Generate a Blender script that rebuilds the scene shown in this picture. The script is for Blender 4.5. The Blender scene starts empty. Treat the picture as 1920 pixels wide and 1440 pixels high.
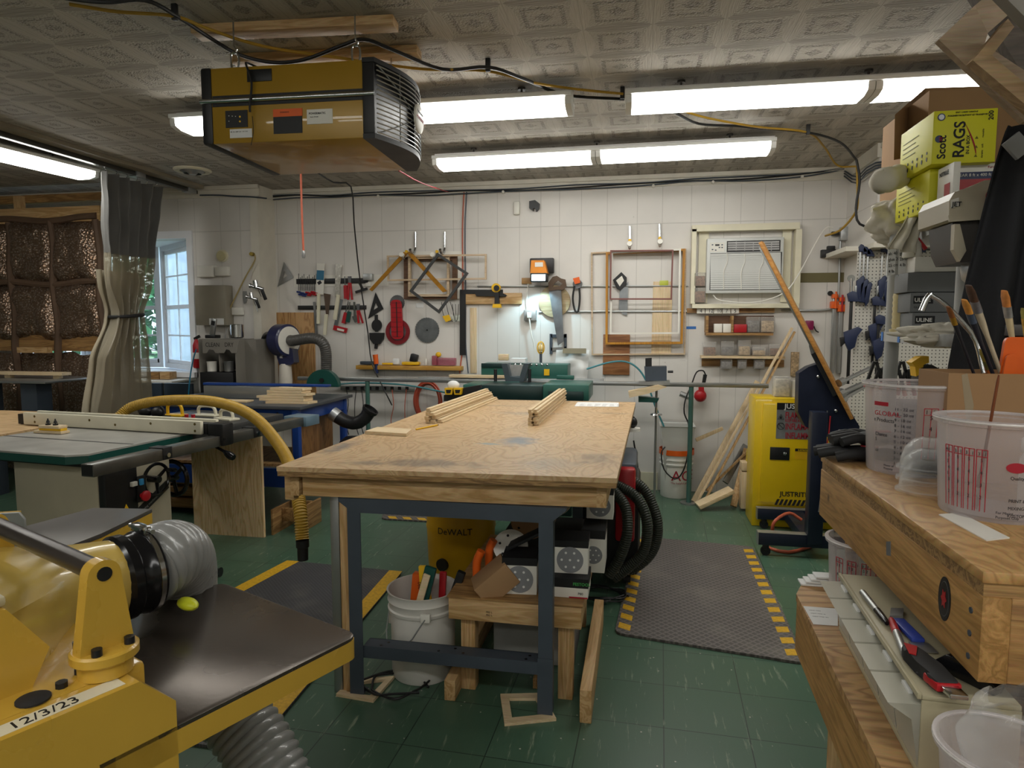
import bpy,bmesh,math,random
from mathutils import Vector,Matrix,noise
PI=math.pi
rnd=random.Random(7)
scene=bpy.context.scene
COL=scene.collection
# ------------------------------------------------------------------ camera
CAMZ=1.5;FPX=1250.0;PITCH=math.radians(5.12);YAW=math.radians(10.83)
cam_d=bpy.data.cameras.new('camera');cam=bpy.data.objects.new('camera',cam_d);COL.objects.link(cam)
cam_d.sensor_width=36.0;cam_d.lens=36.0*FPX/1920.0;cam_d.clip_start=0.02;cam_d.clip_end=100
cam.location=(0,0,CAMZ);cam.rotation_euler=(PI/2-PITCH,0,YAW)
scene.camera=cam
CR=cam.rotation_euler.to_matrix()
def ray(px,py):return CR@Vector(((px-960)/FPX,(720-py)/FPX,-1))
C0=Vector((0,0,CAMZ))
def aY(px,py,Y):d=ray(px,py);return C0+d*(Y/d.y)
def aX(px,py,X):d=ray(px,py);return C0+d*(X/d.x)
def aZ(px,py,Z):d=ray(px,py);return C0+d*((Z-CAMZ)/d.z)
YW=6.1                      # plane of the back wall
def V(*a):return Vector(a)
def W(px,py,off=0.0):       # a point of the back wall, off metres in front of it
    return aY(px,py,YW-off)
# ------------------------------------------------------------------ materials
def _new(name):
    m=bpy.data.materials.new(name);m.use_nodes=True
    nt=m.node_tree;b=nt.nodes['Principled BSDF']
    return m,nt,b
def rgb(h):
    if isinstance(h,str):
        h=h.lstrip('#');c=[int(h[i:i+2],16)/255 for i in (0,2,4)]
    else:c=list(h)
    return tuple((x/12.92 if x<=0.04045 else ((x+0.055)/1.055)**2.4) for x in c)+(1,)
def N(nt,t,**kw):
    n=nt.nodes.new(t)
    for k,v in kw.items():
        if hasattr(n,k):setattr(n,k,v)
        else:n.inputs[k].default_value=v
    return n
def L(nt,a,b):nt.links.new(a,b)
MC={}
def mat(name,col,rough=0.5,metal=0.0,var=0.08,scale=8.0,bump=0.0,bscale=None,alpha=None,trans=0.0,ior=1.45,emit=None,es=0.0,coat=0.0,spec=0.5):
    if name in MC:return MC[name]
    m,nt,b=_new(name)
    c=rgb(col)
    b.inputs['Roughness'].default_value=rough;b.inputs['Metallic'].default_value=metal
    b.inputs['Specular IOR Level'].default_value=spec;b.inputs['IOR'].default_value=ior
    tc=N(nt,'ShaderNodeTexCoord')
    if var>0:
        nz=N(nt,'ShaderNodeTexNoise',Scale=scale,Detail=4.0);L(nt,tc.outputs['Object'],nz.inputs['Vector'])
        rp=N(nt,'ShaderNodeValToRGB')
        rp.color_ramp.elements[0].position=0.3;rp.color_ramp.elements[1].position=0.7
        rp.color_ramp.elements[0].color=tuple(x*(1-var) for x in c[:3])+(1,)
        rp.color_ramp.elements[1].color=tuple(min(1,x*(1+var)) for x in c[:3])+(1,)
        L(nt,nz.outputs['Fac'],rp.inputs['Fac']);L(nt,rp.outputs['Color'],b.inputs['Base Color'])
        mr=N(nt,'ShaderNodeMapRange');mr.inputs['To Min'].default_value=max(0,rough-0.08);mr.inputs['To Max'].default_value=min(1,rough+0.08)
        L(nt,nz.outputs['Fac'],mr.inputs['Value']);L(nt,mr.outputs['Result'],b.inputs['Roughness'])
    else:b.inputs['Base Color'].default_value=c
    if bump>0:
        n2=N(nt,'ShaderNodeTexNoise',Scale=bscale or scale*4,Detail=5.0);L(nt,tc.outputs['Object'],n2.inputs['Vector'])
        bp=N(nt,'ShaderNodeBump',Strength=bump,Distance=0.01);L(nt,n2.outputs['Fac'],bp.inputs['Height']);L(nt,bp.outputs['Normal'],b.inputs['Normal'])
    if alpha is not None:b.inputs['Alpha'].default_value=alpha
    if trans:b.inputs['Transmission Weight'].default_value=trans
    if emit is not None:
        b.inputs['Emission Color'].default_value=rgb(emit);b.inputs['Emission Strength'].default_value=es
    if coat:b.inputs['Coat Weight'].default_value=coat
    MC[name]=m;return m
def wood(name,c1,c2,axis='X',scale=1.0,rough=0.55,knots=True,contrast=1.0):
    """boards: stretched grain along one object axis, rings and knots"""
    if name in MC:return MC[name]
    m,nt,b=_new(name)
    tc=N(nt,'ShaderNodeTexCoord');mp=N(nt,'ShaderNodeMapping')
    s=[14*scale]*3;s['XYZ'.index(axis)]=1.2*scale;mp.inputs['Scale'].default_value=s
    L(nt,tc.outputs['Object'],mp.inputs['Vector'])
    n1=N(nt,'ShaderNodeTexNoise',Scale=1.4,Detail=3.0,Distortion=1.2);L(nt,mp.outputs['Vector'],n1.inputs['Vector'])
    ml=N(nt,'ShaderNodeMath',operation='MULTIPLY');ml.inputs[1].default_value=9.0;L(nt,n1.outputs['Fac'],ml.inputs[0])
    fr=N(nt,'ShaderNodeMath',operation='PINGPONG');fr.inputs[1].default_value=1.0;L(nt,ml.outputs[0],fr.inputs[0])
    rp=N(nt,'ShaderNodeValToRGB');e=rp.color_ramp.elements
    e[0].color=rgb(c1);e[1].color=rgb(c2);e[0].position=0.0;e[1].position=1.0/contrast if contrast>1 else 1.0
    L(nt,fr.outputs[0],rp.inputs['Fac'])
    n2=N(nt,'ShaderNodeTexNoise',Scale=30.0,Detail=6.0);L(nt,mp.outputs['Vector'],n2.inputs['Vector'])
    mx=N(nt,'ShaderNodeMix',data_type='RGBA',blend_type='MULTIPLY');mx.inputs[0].default_value=0.35
    L(nt,rp.outputs['Color'],mx.inputs[6]);L(nt,n2.outputs['Color'],mx.inputs[7])
    gm=N(nt,'ShaderNodeHueSaturation',Value=1.18);L(nt,mx.outputs[2],gm.inputs['Color'])
    out=gm.outputs['Color']
    if knots:
        vo=N(nt,'ShaderNodeTexVoronoi',Scale=5.0*scale);L(nt,tc.outputs['Object'],vo.inputs['Vector'])
        r2=N(nt,'ShaderNodeValToRGB');r2.color_ramp.elements[0].position=0.03;r2.color_ramp.elements[1].position=0.09
        r2.color_ramp.elements[0].color=(1,1,1,1);r2.color_ramp.elements[1].color=(0,0,0,1)
        L(nt,vo.outputs['Distance'],r2.inputs['Fac'])
        m2=N(nt,'ShaderNodeMix',data_type='RGBA');L(nt,r2.outputs['Color'],m2.inputs[0])
        L(nt,out,m2.inputs[6]);m2.inputs[7].default_value=tuple(x*0.35 for x in rgb(c2)[:3])+(1,)
        out=m2.outputs[2]
    L(nt,out,b.inputs['Base Color']);b.inputs['Roughness'].default_value=rough
    bp=N(nt,'ShaderNodeBump',Strength=0.15,Distance=0.003);L(nt,n2.outputs['Fac'],bp.inputs['Height']);L(nt,bp.outputs['Normal'],b.inputs['Normal'])
    MC[name]=m;return m
def glassy(name,col,amount=0.25,rough=0.1,tint=None):
    """thin clear or milky sheet: transparent mixed with a glossy / diffuse body"""
    if name in MC:return MC[name]
    m,nt,b=_new(name)
    b.inputs['Base Color'].default_value=rgb(col);b.inputs['Roughness'].default_value=rough
    tr=N(nt,'ShaderNodeBsdfTransparent');tr.inputs['Color'].default_value=rgb(tint or '#ffffff')
    fr=N(nt,'ShaderNodeLayerWeight',Blend=0.25)
    ad=N(nt,'ShaderNodeMapRange');ad.inputs['To Min'].default_value=amount;ad.inputs['To Max'].default_value=min(1,amount+0.6)
    L(nt,fr.outputs['Facing'],ad.inputs['Value'])
    mx=N(nt,'ShaderNodeMixShader');L(nt,ad.outputs['Result'],mx.inputs[0]);L(nt,tr.outputs[0],mx.inputs[1]);L(nt,b.outputs[0],mx.inputs[2])
    L(nt,mx.outputs[0],nt.nodes['Material Output'].inputs['Surface'])
    MC[name]=m;return m
# ------------------------------------------------------------------ mesh builder
def frame(o,xd,yd):          # matrix with local x along xd, local y roughly along yd
    x=Vector(xd).normalized();z=x.cross(Vector(yd)).normalized();y=z.cross(x)
    m=Matrix((x,y,z)).transposed().to_4x4();m.translation=Vector(o);return m
def T(x,y=0,z=0,rz=0,rx=0,ry=0):
    return Matrix.Translation((x,y,z) if not isinstance(x,Vector) else x)@Matrix.Rotation(rz,4,'Z')@Matrix.Rotation(ry,4,'Y')@Matrix.Rotation(rx,4,'X')
I4=Matrix.Identity(4)
class MB:
    def __init__(s,M=None):s.bm=bmesh.new();s.M=M.copy() if M is not None else I4.copy();s.mi=0
    def _v(s,p):return s.bm.verts.new(s.M@Vector(p))
    def _f(s,vs):
        try:f=s.bm.faces.new(vs);f.material_index=s.mi;return f
        except ValueError:return None
    def box(s,a,b,bev=0.0,M=None):
        """box between two corners"""
        x0,x1=sorted((a[0],b[0]));y0,y1=sorted((a[1],b[1]));z0,z1=sorted((a[2],b[2]))
        MM=s.M if M is None else s.M@M
        t=bmesh.new()
        vs=[t.verts.new((x,y,z)) for x in (x0,x1) for y in (y0,y1) for z in (z0,z1)]
        for q in ((0,1,3,2),(4,6,7,5),(0,4,5,1),(2,3,7,6),(0,2,6,4),(1,5,7,3)):t.faces.new([vs[i] for i in q])
        if bev>0:
            bev=min(bev,0.45*min(x1-x0,y1-y0,z1-z0))
            bmesh.ops.bevel(t,geom=list(t.edges),offset=bev,segments=2,affect='EDGES',profile=0.5)
        s.merge(t,MM);return s
    def merge(s,t,MM=None):
        mp={}
        for v in t.verts:mp[v]=s.bm.verts.new(MM@v.co if MM is not None else v.co)
        for f in t.faces:s._f([mp[v] for v in f.verts])
        t.free()
    def cbox(s,c,size,bev=0.0,M=None):
        c=Vector(c);h=Vector(size)*0.5
        return s.box(c-h,c+h,bev,M)
    def beam(s,p,q,w,h,up=(0,0,1),bev=0.0):
        """rectangular bar from p to q; w across, h along up"""
        p=Vector(p);q=Vector(q);d=q-p;l=d.length
        up=Vector(up)
        if abs(d.normalized().dot(up))>0.99:up=Vector((0,1,0))
        x=d.normalized();y=up.cross(x).normalized();z=x.cross(y)
        m=Matrix((x,y,z)).transposed().to_4x4();m.translation=p
        return s.box((0,-w/2,-h/2),(l,w/2,h/2),bev,m)
    def rings(s,rs,cap0=True,cap1=True,closed=False):
        rv=[[s._v(p) for p in r] for r in rs]
        n=len(rv[0]);k=len(rv)
        for i in range(k if closed else k-1):
            a,b=rv[i],rv[(i+1)%k]
            for j in range(n):s._f((a[j],a[(j+1)%n],b[(j+1)%n],b[j]))
        if not closed:
            if cap0:s._f(list(reversed(rv[0])))
            if cap1:s._f(rv[-1])
        return s
    def cyl(s,p,q,r,r2=None,n=16,caps=True):
        p=Vector(p);q=Vector(q);r2=r if r2 is None else r2
        d=(q-p).normalized();a=d.orthogonal().normalized();b=d.cross(a)
        c=lambda o,R:[o+(a*math.cos(2*PI*i/n)+b*math.sin(2*PI*i/n))*R for i in range(n)]
        return s.rings([c(p,r),c(q,r2)],caps,caps)
    def lathe(s,prof,o=(0,0,0),axis=(0,0,1),n=24,cap0=True,cap1=True,arc=None):
        """prof = [(r, h), ...] turned about axis"""
        o=Vector(o);d=Vector(axis).normalized();a=d.orthogonal().normalized();b=d.cross(a)
        rs=[[o+d*h+(a*math.cos(2*PI*i/n)+b*math.sin(2*PI*i/n))*max(r,1e-4) for i in range(n)] for r,h in prof]
        return s.rings(rs,cap0,cap1)
    def tube(s,pts,r,n=8,closed=False,smooth=3,rf=None):
        """round tube through pts (Catmull-Rom)"""
        P=spline(pts,smooth,closed) if smooth else [Vector(p) for p in pts]
        k=len(P);up=None;rs=[]
        for i,p in enumerate(P):
            if closed:d=(P[(i+1)%k]-P[i-1])
            else:d=P[min(i+1,k-1)]-P[max(i-1,0)]
            if d.length<1e-9:d=Vector((0,0,1))
            d.normalize()
            if up is None:up=d.orthogonal().normalized()
            up=up-d*up.dot(d)
            if up.length<1e-6:up=d.orthogonal()
            up.normalize();b=d.cross(up)
            R=r if rf is None else rf(i,k)
            rs.append([p+(up*math.cos(2*PI*j/n)+b*math.sin(2*PI*j/n))*R for j in range(n)])
        return s.rings(rs,closed=closed)
    def prism(s,poly,z0,z1,M=None,bev=0):
        """polygon in local xy extruded z0..z1"""
        MM=M if M is not None else I4
        t=bmesh.new()
        lo=[t.verts.new((x,y,z0)) for x,y in poly];hi=[t.verts.new((x,y,z1)) for x,y in poly]
        n=len(poly)
        t.faces.new(list(reversed(lo)));t.faces.new(hi)
        for i in range(n):t.faces.new((lo[i],lo[(i+1)%n],hi[(i+1)%n],hi[i]))
        if bev:bmesh.ops.bevel(t,geom=list(t.edges),offset=bev,segments=2,affect='EDGES',profile=0.5)
        s.merge(t,s.M@MM);return s
    def sphere(s,c,r,sc=(1,1,1),n=14,M=None):
        t=bmesh.new();bmesh.ops.create_uvsphere(t,u_segments=n,v_segments=max(6,n // 2+1),radius=r)
        m=Matrix.Translation(c)@(M or I4)@Matrix.Diagonal((sc[0],sc[1],sc[2],1))
        s.merge(t,s.M@m);return s
    def grid(s,fn,nu,nv,thick=0.0,closeu=False):
        """surface fn(u, v) -> point, u, v in 0..1, optional thickness along normal (solidify)"""
        g=[[Vector(fn(i/nu,j/nv)) for j in range(nv+1)] for i in range(nu+1)]
        def lay(gg,rev):
            vv=[[s._v(p) for p in row] for row in gg]
            for i in range(nu):
                for j in range(nv):
                    q=(vv[i][j],vv[i+1][j],vv[i+1][j+1],vv[i][j+1])
                    s._f(tuple(reversed(q)) if rev else q)
            return vv
        a=lay(g,False)
        if thick:
            gg=[]
            for i in range(nu+1):
                row=[]
                for j in range(nv+1):
                    du=g[min(i+1,nu)][j]-g[max(i-1,0)][j];dv=g[i][min(j+1,nv)]-g[i][max(j-1,0)]
                    nn=du.cross(dv);nn=nn.normalized() if nn.length>1e-12 else Vector((0,0,1))
                    row.append(g[i][j]-nn*thick)
                gg.append(row)
            b=lay(gg,True)
            for i in range(nu):
                s._f((a[i+1][0],a[i][0],b[i][0],b[i+1][0]));s._f((a[i][nv],a[i+1][nv],b[i+1][nv],b[i][nv]))
            for j in range(nv):
                s._f((a[0][j],a[0][j+1],b[0][j+1],b[0][j]));s._f((a[nu][j+1],a[nu][j],b[nu][j],b[nu][j+1]))
        return s
    def picture_frame(s,x0,y0,x1,y1,w,d,M,z0=0.0):
        """four mitred sides in local xy"""
        for q in (((x0,y0),(x1,y0),(x1-w,y0+w),(x0+w,y0+w)),((x1,y0),(x1,y1),(x1-w,y1-w),(x1-w,y0+w)),
                  ((x1,y1),(x0,y1),(x0+w,y1-w),(x1-w,y1-w)),((x0,y1),(x0,y0),(x0+w,y0+w),(x0+w,y1-w))):
            s.prism(q,z0,z0+d,M)
        return s
    def build(s,name,m=None,parent=None,smooth=40,label=None):
        bmesh.ops.recalc_face_normals(s.bm,faces=s.bm.faces)
        me=bpy.data.meshes.new(name)
        if len(s.bm.verts):
            lo=Vector((min(v.co[i] for v in s.bm.verts) for i in range(3)));hi=Vector((max(v.co[i] for v in s.bm.verts) for i in range(3)))
            c=(lo+hi)/2;c.z=lo.z
        else:c=Vector((0,0,0))
        bmesh.ops.translate(s.bm,verts=s.bm.verts,vec=-c)
        if smooth:
            lim=math.radians(smooth)
            for f in s.bm.faces:f.smooth=True
            for e in s.bm.edges:
                if len(e.link_faces)==2:
                    if e.calc_face_angle(0)>lim:e.smooth=False
        s.bm.to_mesh(me);s.bm.free()
        for x in (m if isinstance(m,(list,tuple)) else [m]):
            if x:me.materials.append(x)
        o=bpy.data.objects.new(name,me);COL.objects.link(o);o.location=c
        if parent:attach(o,parent)
        if label:o['label']=label
        return o
def world_of(o):
    m=o.matrix_basis.copy()
    if o.parent:m=world_of(o.parent)@o.matrix_parent_inverse@m
    return m
def attach(o,parent):o.parent=parent;o.matrix_parent_inverse=world_of(parent).inverted()
def spline(pts,k,closed=False):
    P=[Vector(p) for p in pts];n=len(P);out=[]
    if n<3 and not closed:return P
    for i in range(n if closed else n-1):
        p0=P[i-1] if (closed or i>0) else P[0]*2-P[1]
        p1=P[i];p2=P[(i+1)%n]
        p3=P[(i+2)%n] if (closed or i+2<n) else P[-1]*2-P[-2]
        for j in range(k):
            t=j/k
            out.append(0.5*((2*p1)+(p2-p0)*t+(2*p0-5*p1+4*p2-p3)*t*t+(3*p1-p0-3*p2+p3)*t**3))
    if not closed:out.append(P[-1])
    return out
def tag(o,label,cat,group=None,kind=None):
    if label:o['label']=label
    if cat:o['category']=cat
    if group:o['group']=group
    if kind:o['kind']=kind
    return o
def thing(name,label,cat,loc=(0,0,0),rz=0.0,group=None):
    o=bpy.data.objects.new(name,None);COL.objects.link(o);o.empty_display_size=0.05
    o.location=loc;o.rotation_euler=(0,0,rz)
    return tag(o,label,cat,group)
def struct(o):o['kind']='structure';return o
KIDS={}
def kids(o):return [c for c in bpy.data.objects if c.parent==o]
def dup(root,M,label=None,group=None):
    """copy of a thing with its parts; M is applied in world space"""
    r=root.copy();COL.objects.link(r);r.matrix_basis=M@root.matrix_basis
    if label:r['label']=label
    if group:r['group']=group
    def rec(a,b):
        for ch in kids(a):
            c=ch.copy();COL.objects.link(c);c.parent=b;rec(ch,c)
    rec(root,r);return r
_tc={}
def text(s,o,xd,yd,h,m,parent=None,depth=0.0006,align='LEFT',name='lettering',label=None,bold=False,squash=1.0,group=None,cat=None):
    """lettering of cap height h at o, reading along xd, upright along yd"""
    cu=bpy.data.curves.new('t','FONT');cu.body=s;cu.align_x=align;cu.extrude=0.5;cu.size=1.0
    if bold:cu.offset=0.02
    cu.resolution_u=3
    t=bpy.data.objects.new('t',cu);COL.objects.link(t)
    dg=bpy.context.evaluated_depsgraph_get();dg.update()
    me=bpy.data.meshes.new_from_object(t.evaluated_get(dg))
    bpy.data.objects.remove(t);bpy.data.curves.remove(cu)
    F=frame(o,xd,yd);k=h/0.72
    for v in me.vertices:v.co=F@Vector((v.co.x*k*squash,v.co.y*k,(v.co.z+0.5)*depth))
    me.name=name;me.materials.clear();me.materials.append(m)
    ob=bpy.data.objects.new(name,me);COL.objects.link(ob)
    c=sum((v.co for v in me.vertices),Vector())/max(1,len(me.vertices))
    for v in me.vertices:v.co -= c
    ob.location=c
    if parent:attach(ob,parent)
    if label:ob['label']=label
    return ob
XA,YA,ZA=V(1,0,0),V(0,1,0),V(0,0,1)
WF=lambda p:frame(p,XA,ZA)      # frame on the back wall: local x right, y up, z towards the camera (-Y)
def one(name,label,cat,mb,m,group=None,smooth=40):
    return tag(mb.build(name,m,smooth=smooth),label,cat,group)
# ------------------------------------------------------------------ room shell
CEIL=2.8
XL,XR,YB=-8.2,2.9,-2.6
XP=-3.55      # x of the corner where the left wall section steps forward
YP=5.82       # its plane
XWIN=-4.30    # right end of the window opening
def floor_mat():
    m,nt,b=_new('green_floor_tile')
    tc=N(nt,'ShaderNodeTexCoord');mp=N(nt,'ShaderNodeMapping');mp.inputs['Rotation'].default_value=(0,0,0.03)
    L(nt,tc.outputs['Object'],mp.inputs['Vector'])
    br=N(nt,'ShaderNodeTexBrick',offset=0.0);br.inputs['Scale'].default_value=1.0
    for k,v in (('Brick Width',0.305),('Row Height',0.305),('Mortar Size',0.0022),('Mortar Smooth',0.3),('Bias',0.0)):br.inputs[k].default_value=v
    br.inputs['Color1'].default_value=(0.054,0.112,0.070,1);br.inputs['Color2'].default_value=(0.066,0.132,0.085,1);br.inputs['Mortar'].default_value=(0.012,0.028,0.02,1)
    L(nt,mp.outputs['Vector'],br.inputs['Vector'])
    m2=N(nt,'ShaderNodeMapping');m2.inputs['Rotation'].default_value=(0,0,0.6);m2.inputs['Scale'].default_value=(20,2.4,1);L(nt,tc.outputs['Object'],m2.inputs['Vector'])
    n1=N(nt,'ShaderNodeTexNoise',Scale=2.2,Detail=6.0,Roughness=0.65);L(nt,m2.outputs['Vector'],n1.inputs['Vector'])
    r1=N(nt,'ShaderNodeValToRGB');r1.color_ramp.elements[0].position=0.60;r1.color_ramp.elements[1].position=0.70;L(nt,n1.outputs['Fac'],r1.inputs['Fac'])
    mx=N(nt,'ShaderNodeMix',data_type='RGBA');L(nt,r1.outputs['Color'],mx.inputs[0]);L(nt,br.outputs['Color'],mx.inputs[6]);mx.inputs[7].default_value=(0.22,0.27,0.19,1)
    n2=N(nt,'ShaderNodeTexNoise',Scale=1.3,Detail=5.0);L(nt,tc.outputs['Object'],n2.inputs['Vector'])
    r2=N(nt,'ShaderNodeValToRGB');r2.color_ramp.elements[0].position=0.48;r2.color_ramp.elements[1].position=0.72;L(nt,n2.outputs['Fac'],r2.inputs['Fac'])
    m3=N(nt,'ShaderNodeMix',data_type='RGBA');
    mm=N(nt,'ShaderNodeMath',operation='MULTIPLY');mm.inputs[1].default_value=0.45;L(nt,r2.outputs['Color'],mm.inputs[0]);L(nt,mm.outputs[0],m3.inputs[0])
    L(nt,mx.outputs[2],m3.inputs[6]);m3.inputs[7].default_value=(0.10,0.13,0.10,1)
    # sawdust flecks
    vo=N(nt,'ShaderNodeTexVoronoi',Scale=17.0,Randomness=1.0);L(nt,tc.outputs['Object'],vo.inputs['Vector'])
    r3=N(nt,'ShaderNodeValToRGB');r3.color_ramp.elements[0].position=0.045;r3.color_ramp.elements[0].color=(1,1,1,1);r3.color_ramp.elements[1].position=0.07;r3.color_ramp.elements[1].color=(0,0,0,1)
    L(nt,vo.outputs['Distance'],r3.inputs['Fac'])
    m4=N(nt,'ShaderNodeMix',data_type='RGBA');L(nt,r3.outputs['Color'],m4.inputs[0]);L(nt,m3.outputs[2],m4.inputs[6]);m4.inputs[7].default_value=(0.45,0.42,0.36,1)
    L(nt,m4.outputs[2],b.inputs['Base Color'])
    mr=N(nt,'ShaderNodeMapRange');mr.inputs['To Min'].default_value=0.22;mr.inputs['To Max'].default_value=0.5;L(nt,n2.outputs['Fac'],mr.inputs['Value']);L(nt,mr.outputs['Result'],b.inputs['Roughness'])
    bp=N(nt,'ShaderNodeBump',Strength=0.25,Distance=0.002);L(nt,n1.outputs['Fac'],bp.inputs['Height']);L(nt,bp.outputs['Normal'],b.inputs['Normal'])
    return m
def ceiling_mat():
    m,nt,b=_new('embossed_ceiling_tile')
    tc=N(nt,'ShaderNodeTexCoord');mp=N(nt,'ShaderNodeMapping');mp.inputs['Scale'].default_value=(1/0.305,1/0.305,1);mp.inputs['Location'].default_value=(0.2,0.1,0)
    L(nt,tc.outputs['Object'],mp.inputs['Vector'])
    sp=N(nt,'ShaderNodeSeparateXYZ');L(nt,mp.outputs['Vector'],sp.inputs[0])
    def mth(op,a,c=None,c2=None):
        n=N(nt,'ShaderNodeMath',operation=op)
        for i,x in enumerate((a,c,c2)):
            if x is None:continue
            if isinstance(x,(int,float)):n.inputs[i].default_value=x
            else:L(nt,x,n.inputs[i])
        return n.outputs[0]
    pu=mth('PINGPONG',sp.outputs[0],0.5);pv=mth('PINGPONG',sp.outputs[1],0.5)     # 0 at the tile seams
    # lens shaped bands along the seams, pinched at the corners
    wu=mth('MULTIPLY',mth('POWER',mth('MULTIPLY',pv,2.0),0.45),0.15);wv=mth('MULTIPLY',mth('POWER',mth('MULTIPLY',pu,2.0),0.45),0.15)
    bu=mth('LESS_THAN',pu,wu);bv=mth('LESS_THAN',pv,wv)
    # fine grain in the bands
    m1=N(nt,'ShaderNodeMapping');m1.inputs['Scale'].default_value=(90,5,1);L(nt,tc.outputs['Object'],m1.inputs['Vector'])
    g1=N(nt,'ShaderNodeTexNoise',Scale=1.5,Detail=2.0);L(nt,m1.outputs['Vector'],g1.inputs['Vector'])
    m2=N(nt,'ShaderNodeMapping');m2.inputs['Scale'].default_value=(5,90,1);L(nt,tc.outputs['Object'],m2.inputs['Vector'])
    g2=N(nt,'ShaderNodeTexNoise',Scale=1.5,Detail=2.0);L(nt,m2.outputs['Vector'],g2.inputs['Vector'])
    g3=N(nt,'ShaderNodeTexVoronoi',Scale=95.0);L(nt,tc.outputs['Object'],g3.inputs['Vector'])
    # a second, inner frame in the panel
    iu=mth('ABSOLUTE',mth('SUBTRACT',mth('MAXIMUM',mth('SUBTRACT',0.5,pu),mth('SUBTRACT',0.5,pv)),0.27));ring=mth('LESS_THAN',iu,0.035)
    cu=mth('LESS_THAN',mth('ADD',mth('SUBTRACT',0.5,pu),mth('SUBTRACT',0.5,pv)),0.14)
    pan=mth('MULTIPLY',g3.outputs['Distance'],mth('ADD',0.35,mth('ADD',ring,cu)))
    h=mth('ADD',mth('MULTIPLY',bu,mth('ADD',0.55,mth('MULTIPLY',g1.outputs['Fac'],0.6))),mth('MULTIPLY',mth('SUBTRACT',1.0,bu),mth('ADD',mth('MULTIPLY',bv,mth('SUBTRACT',mth('MULTIPLY',g2.outputs['Fac'],0.6),0.2)),mth('MULTIPLY',mth('SUBTRACT',1.0,bv),mth('MULTIPLY',pan,1.2)))))
    seam=mth('LESS_THAN',mth('MINIMUM',pu,pv),0.004)
    bp=N(nt,'ShaderNodeBump',Strength=1.0,Distance=0.010);L(nt,h,bp.inputs['Height']);L(nt,bp.outputs['Normal'],b.inputs['Normal'])
    n2=N(nt,'ShaderNodeTexNoise',Scale=0.9,Detail=4.0);L(nt,tc.outputs['Object'],n2.inputs['Vector'])
    rp=N(nt,'ShaderNodeValToRGB');rp.color_ramp.elements[0].position=0.3;rp.color_ramp.elements[1].position=0.75
    rp.color_ramp.elements[0].color=rgb('#a8a195');rp.color_ramp.elements[1].color=rgb('#bfb9ae');L(nt,n2.outputs['Fac'],rp.inputs['Fac'])
    mx=N(nt,'ShaderNodeMix',data_type='RGBA');nbu=mth('SUBTRACT',1.0,bu);mm=mth('ADD',mth('MULTIPLY',mth('MULTIPLY',bv,nbu),mth('MULTIPLY',g2.outputs['Fac'],0.75)),mth('ADD',mth('MULTIPLY',seam,0.3),mth('MULTIPLY',mth('MULTIPLY',nbu,mth('SUBTRACT',1.0,bv)),mth('ADD',0.12,mth('MULTIPLY',mth('GREATER_THAN',g3.outputs['Distance'],0.42),mth('MULTIPLY',mth('ADD',ring,cu),0.3))))));L(nt,mm,mx.inputs[0])  # shading of the horizontal bands painted into the colour, beside seams and panel pattern
    L(nt,rp.outputs['Color'],mx.inputs[6]);mx.inputs[7].default_value=rgb('#5f5950');L(nt,mx.outputs[2],b.inputs['Base Color'])
    b.inputs['Roughness'].default_value=0.8
    return m
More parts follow.
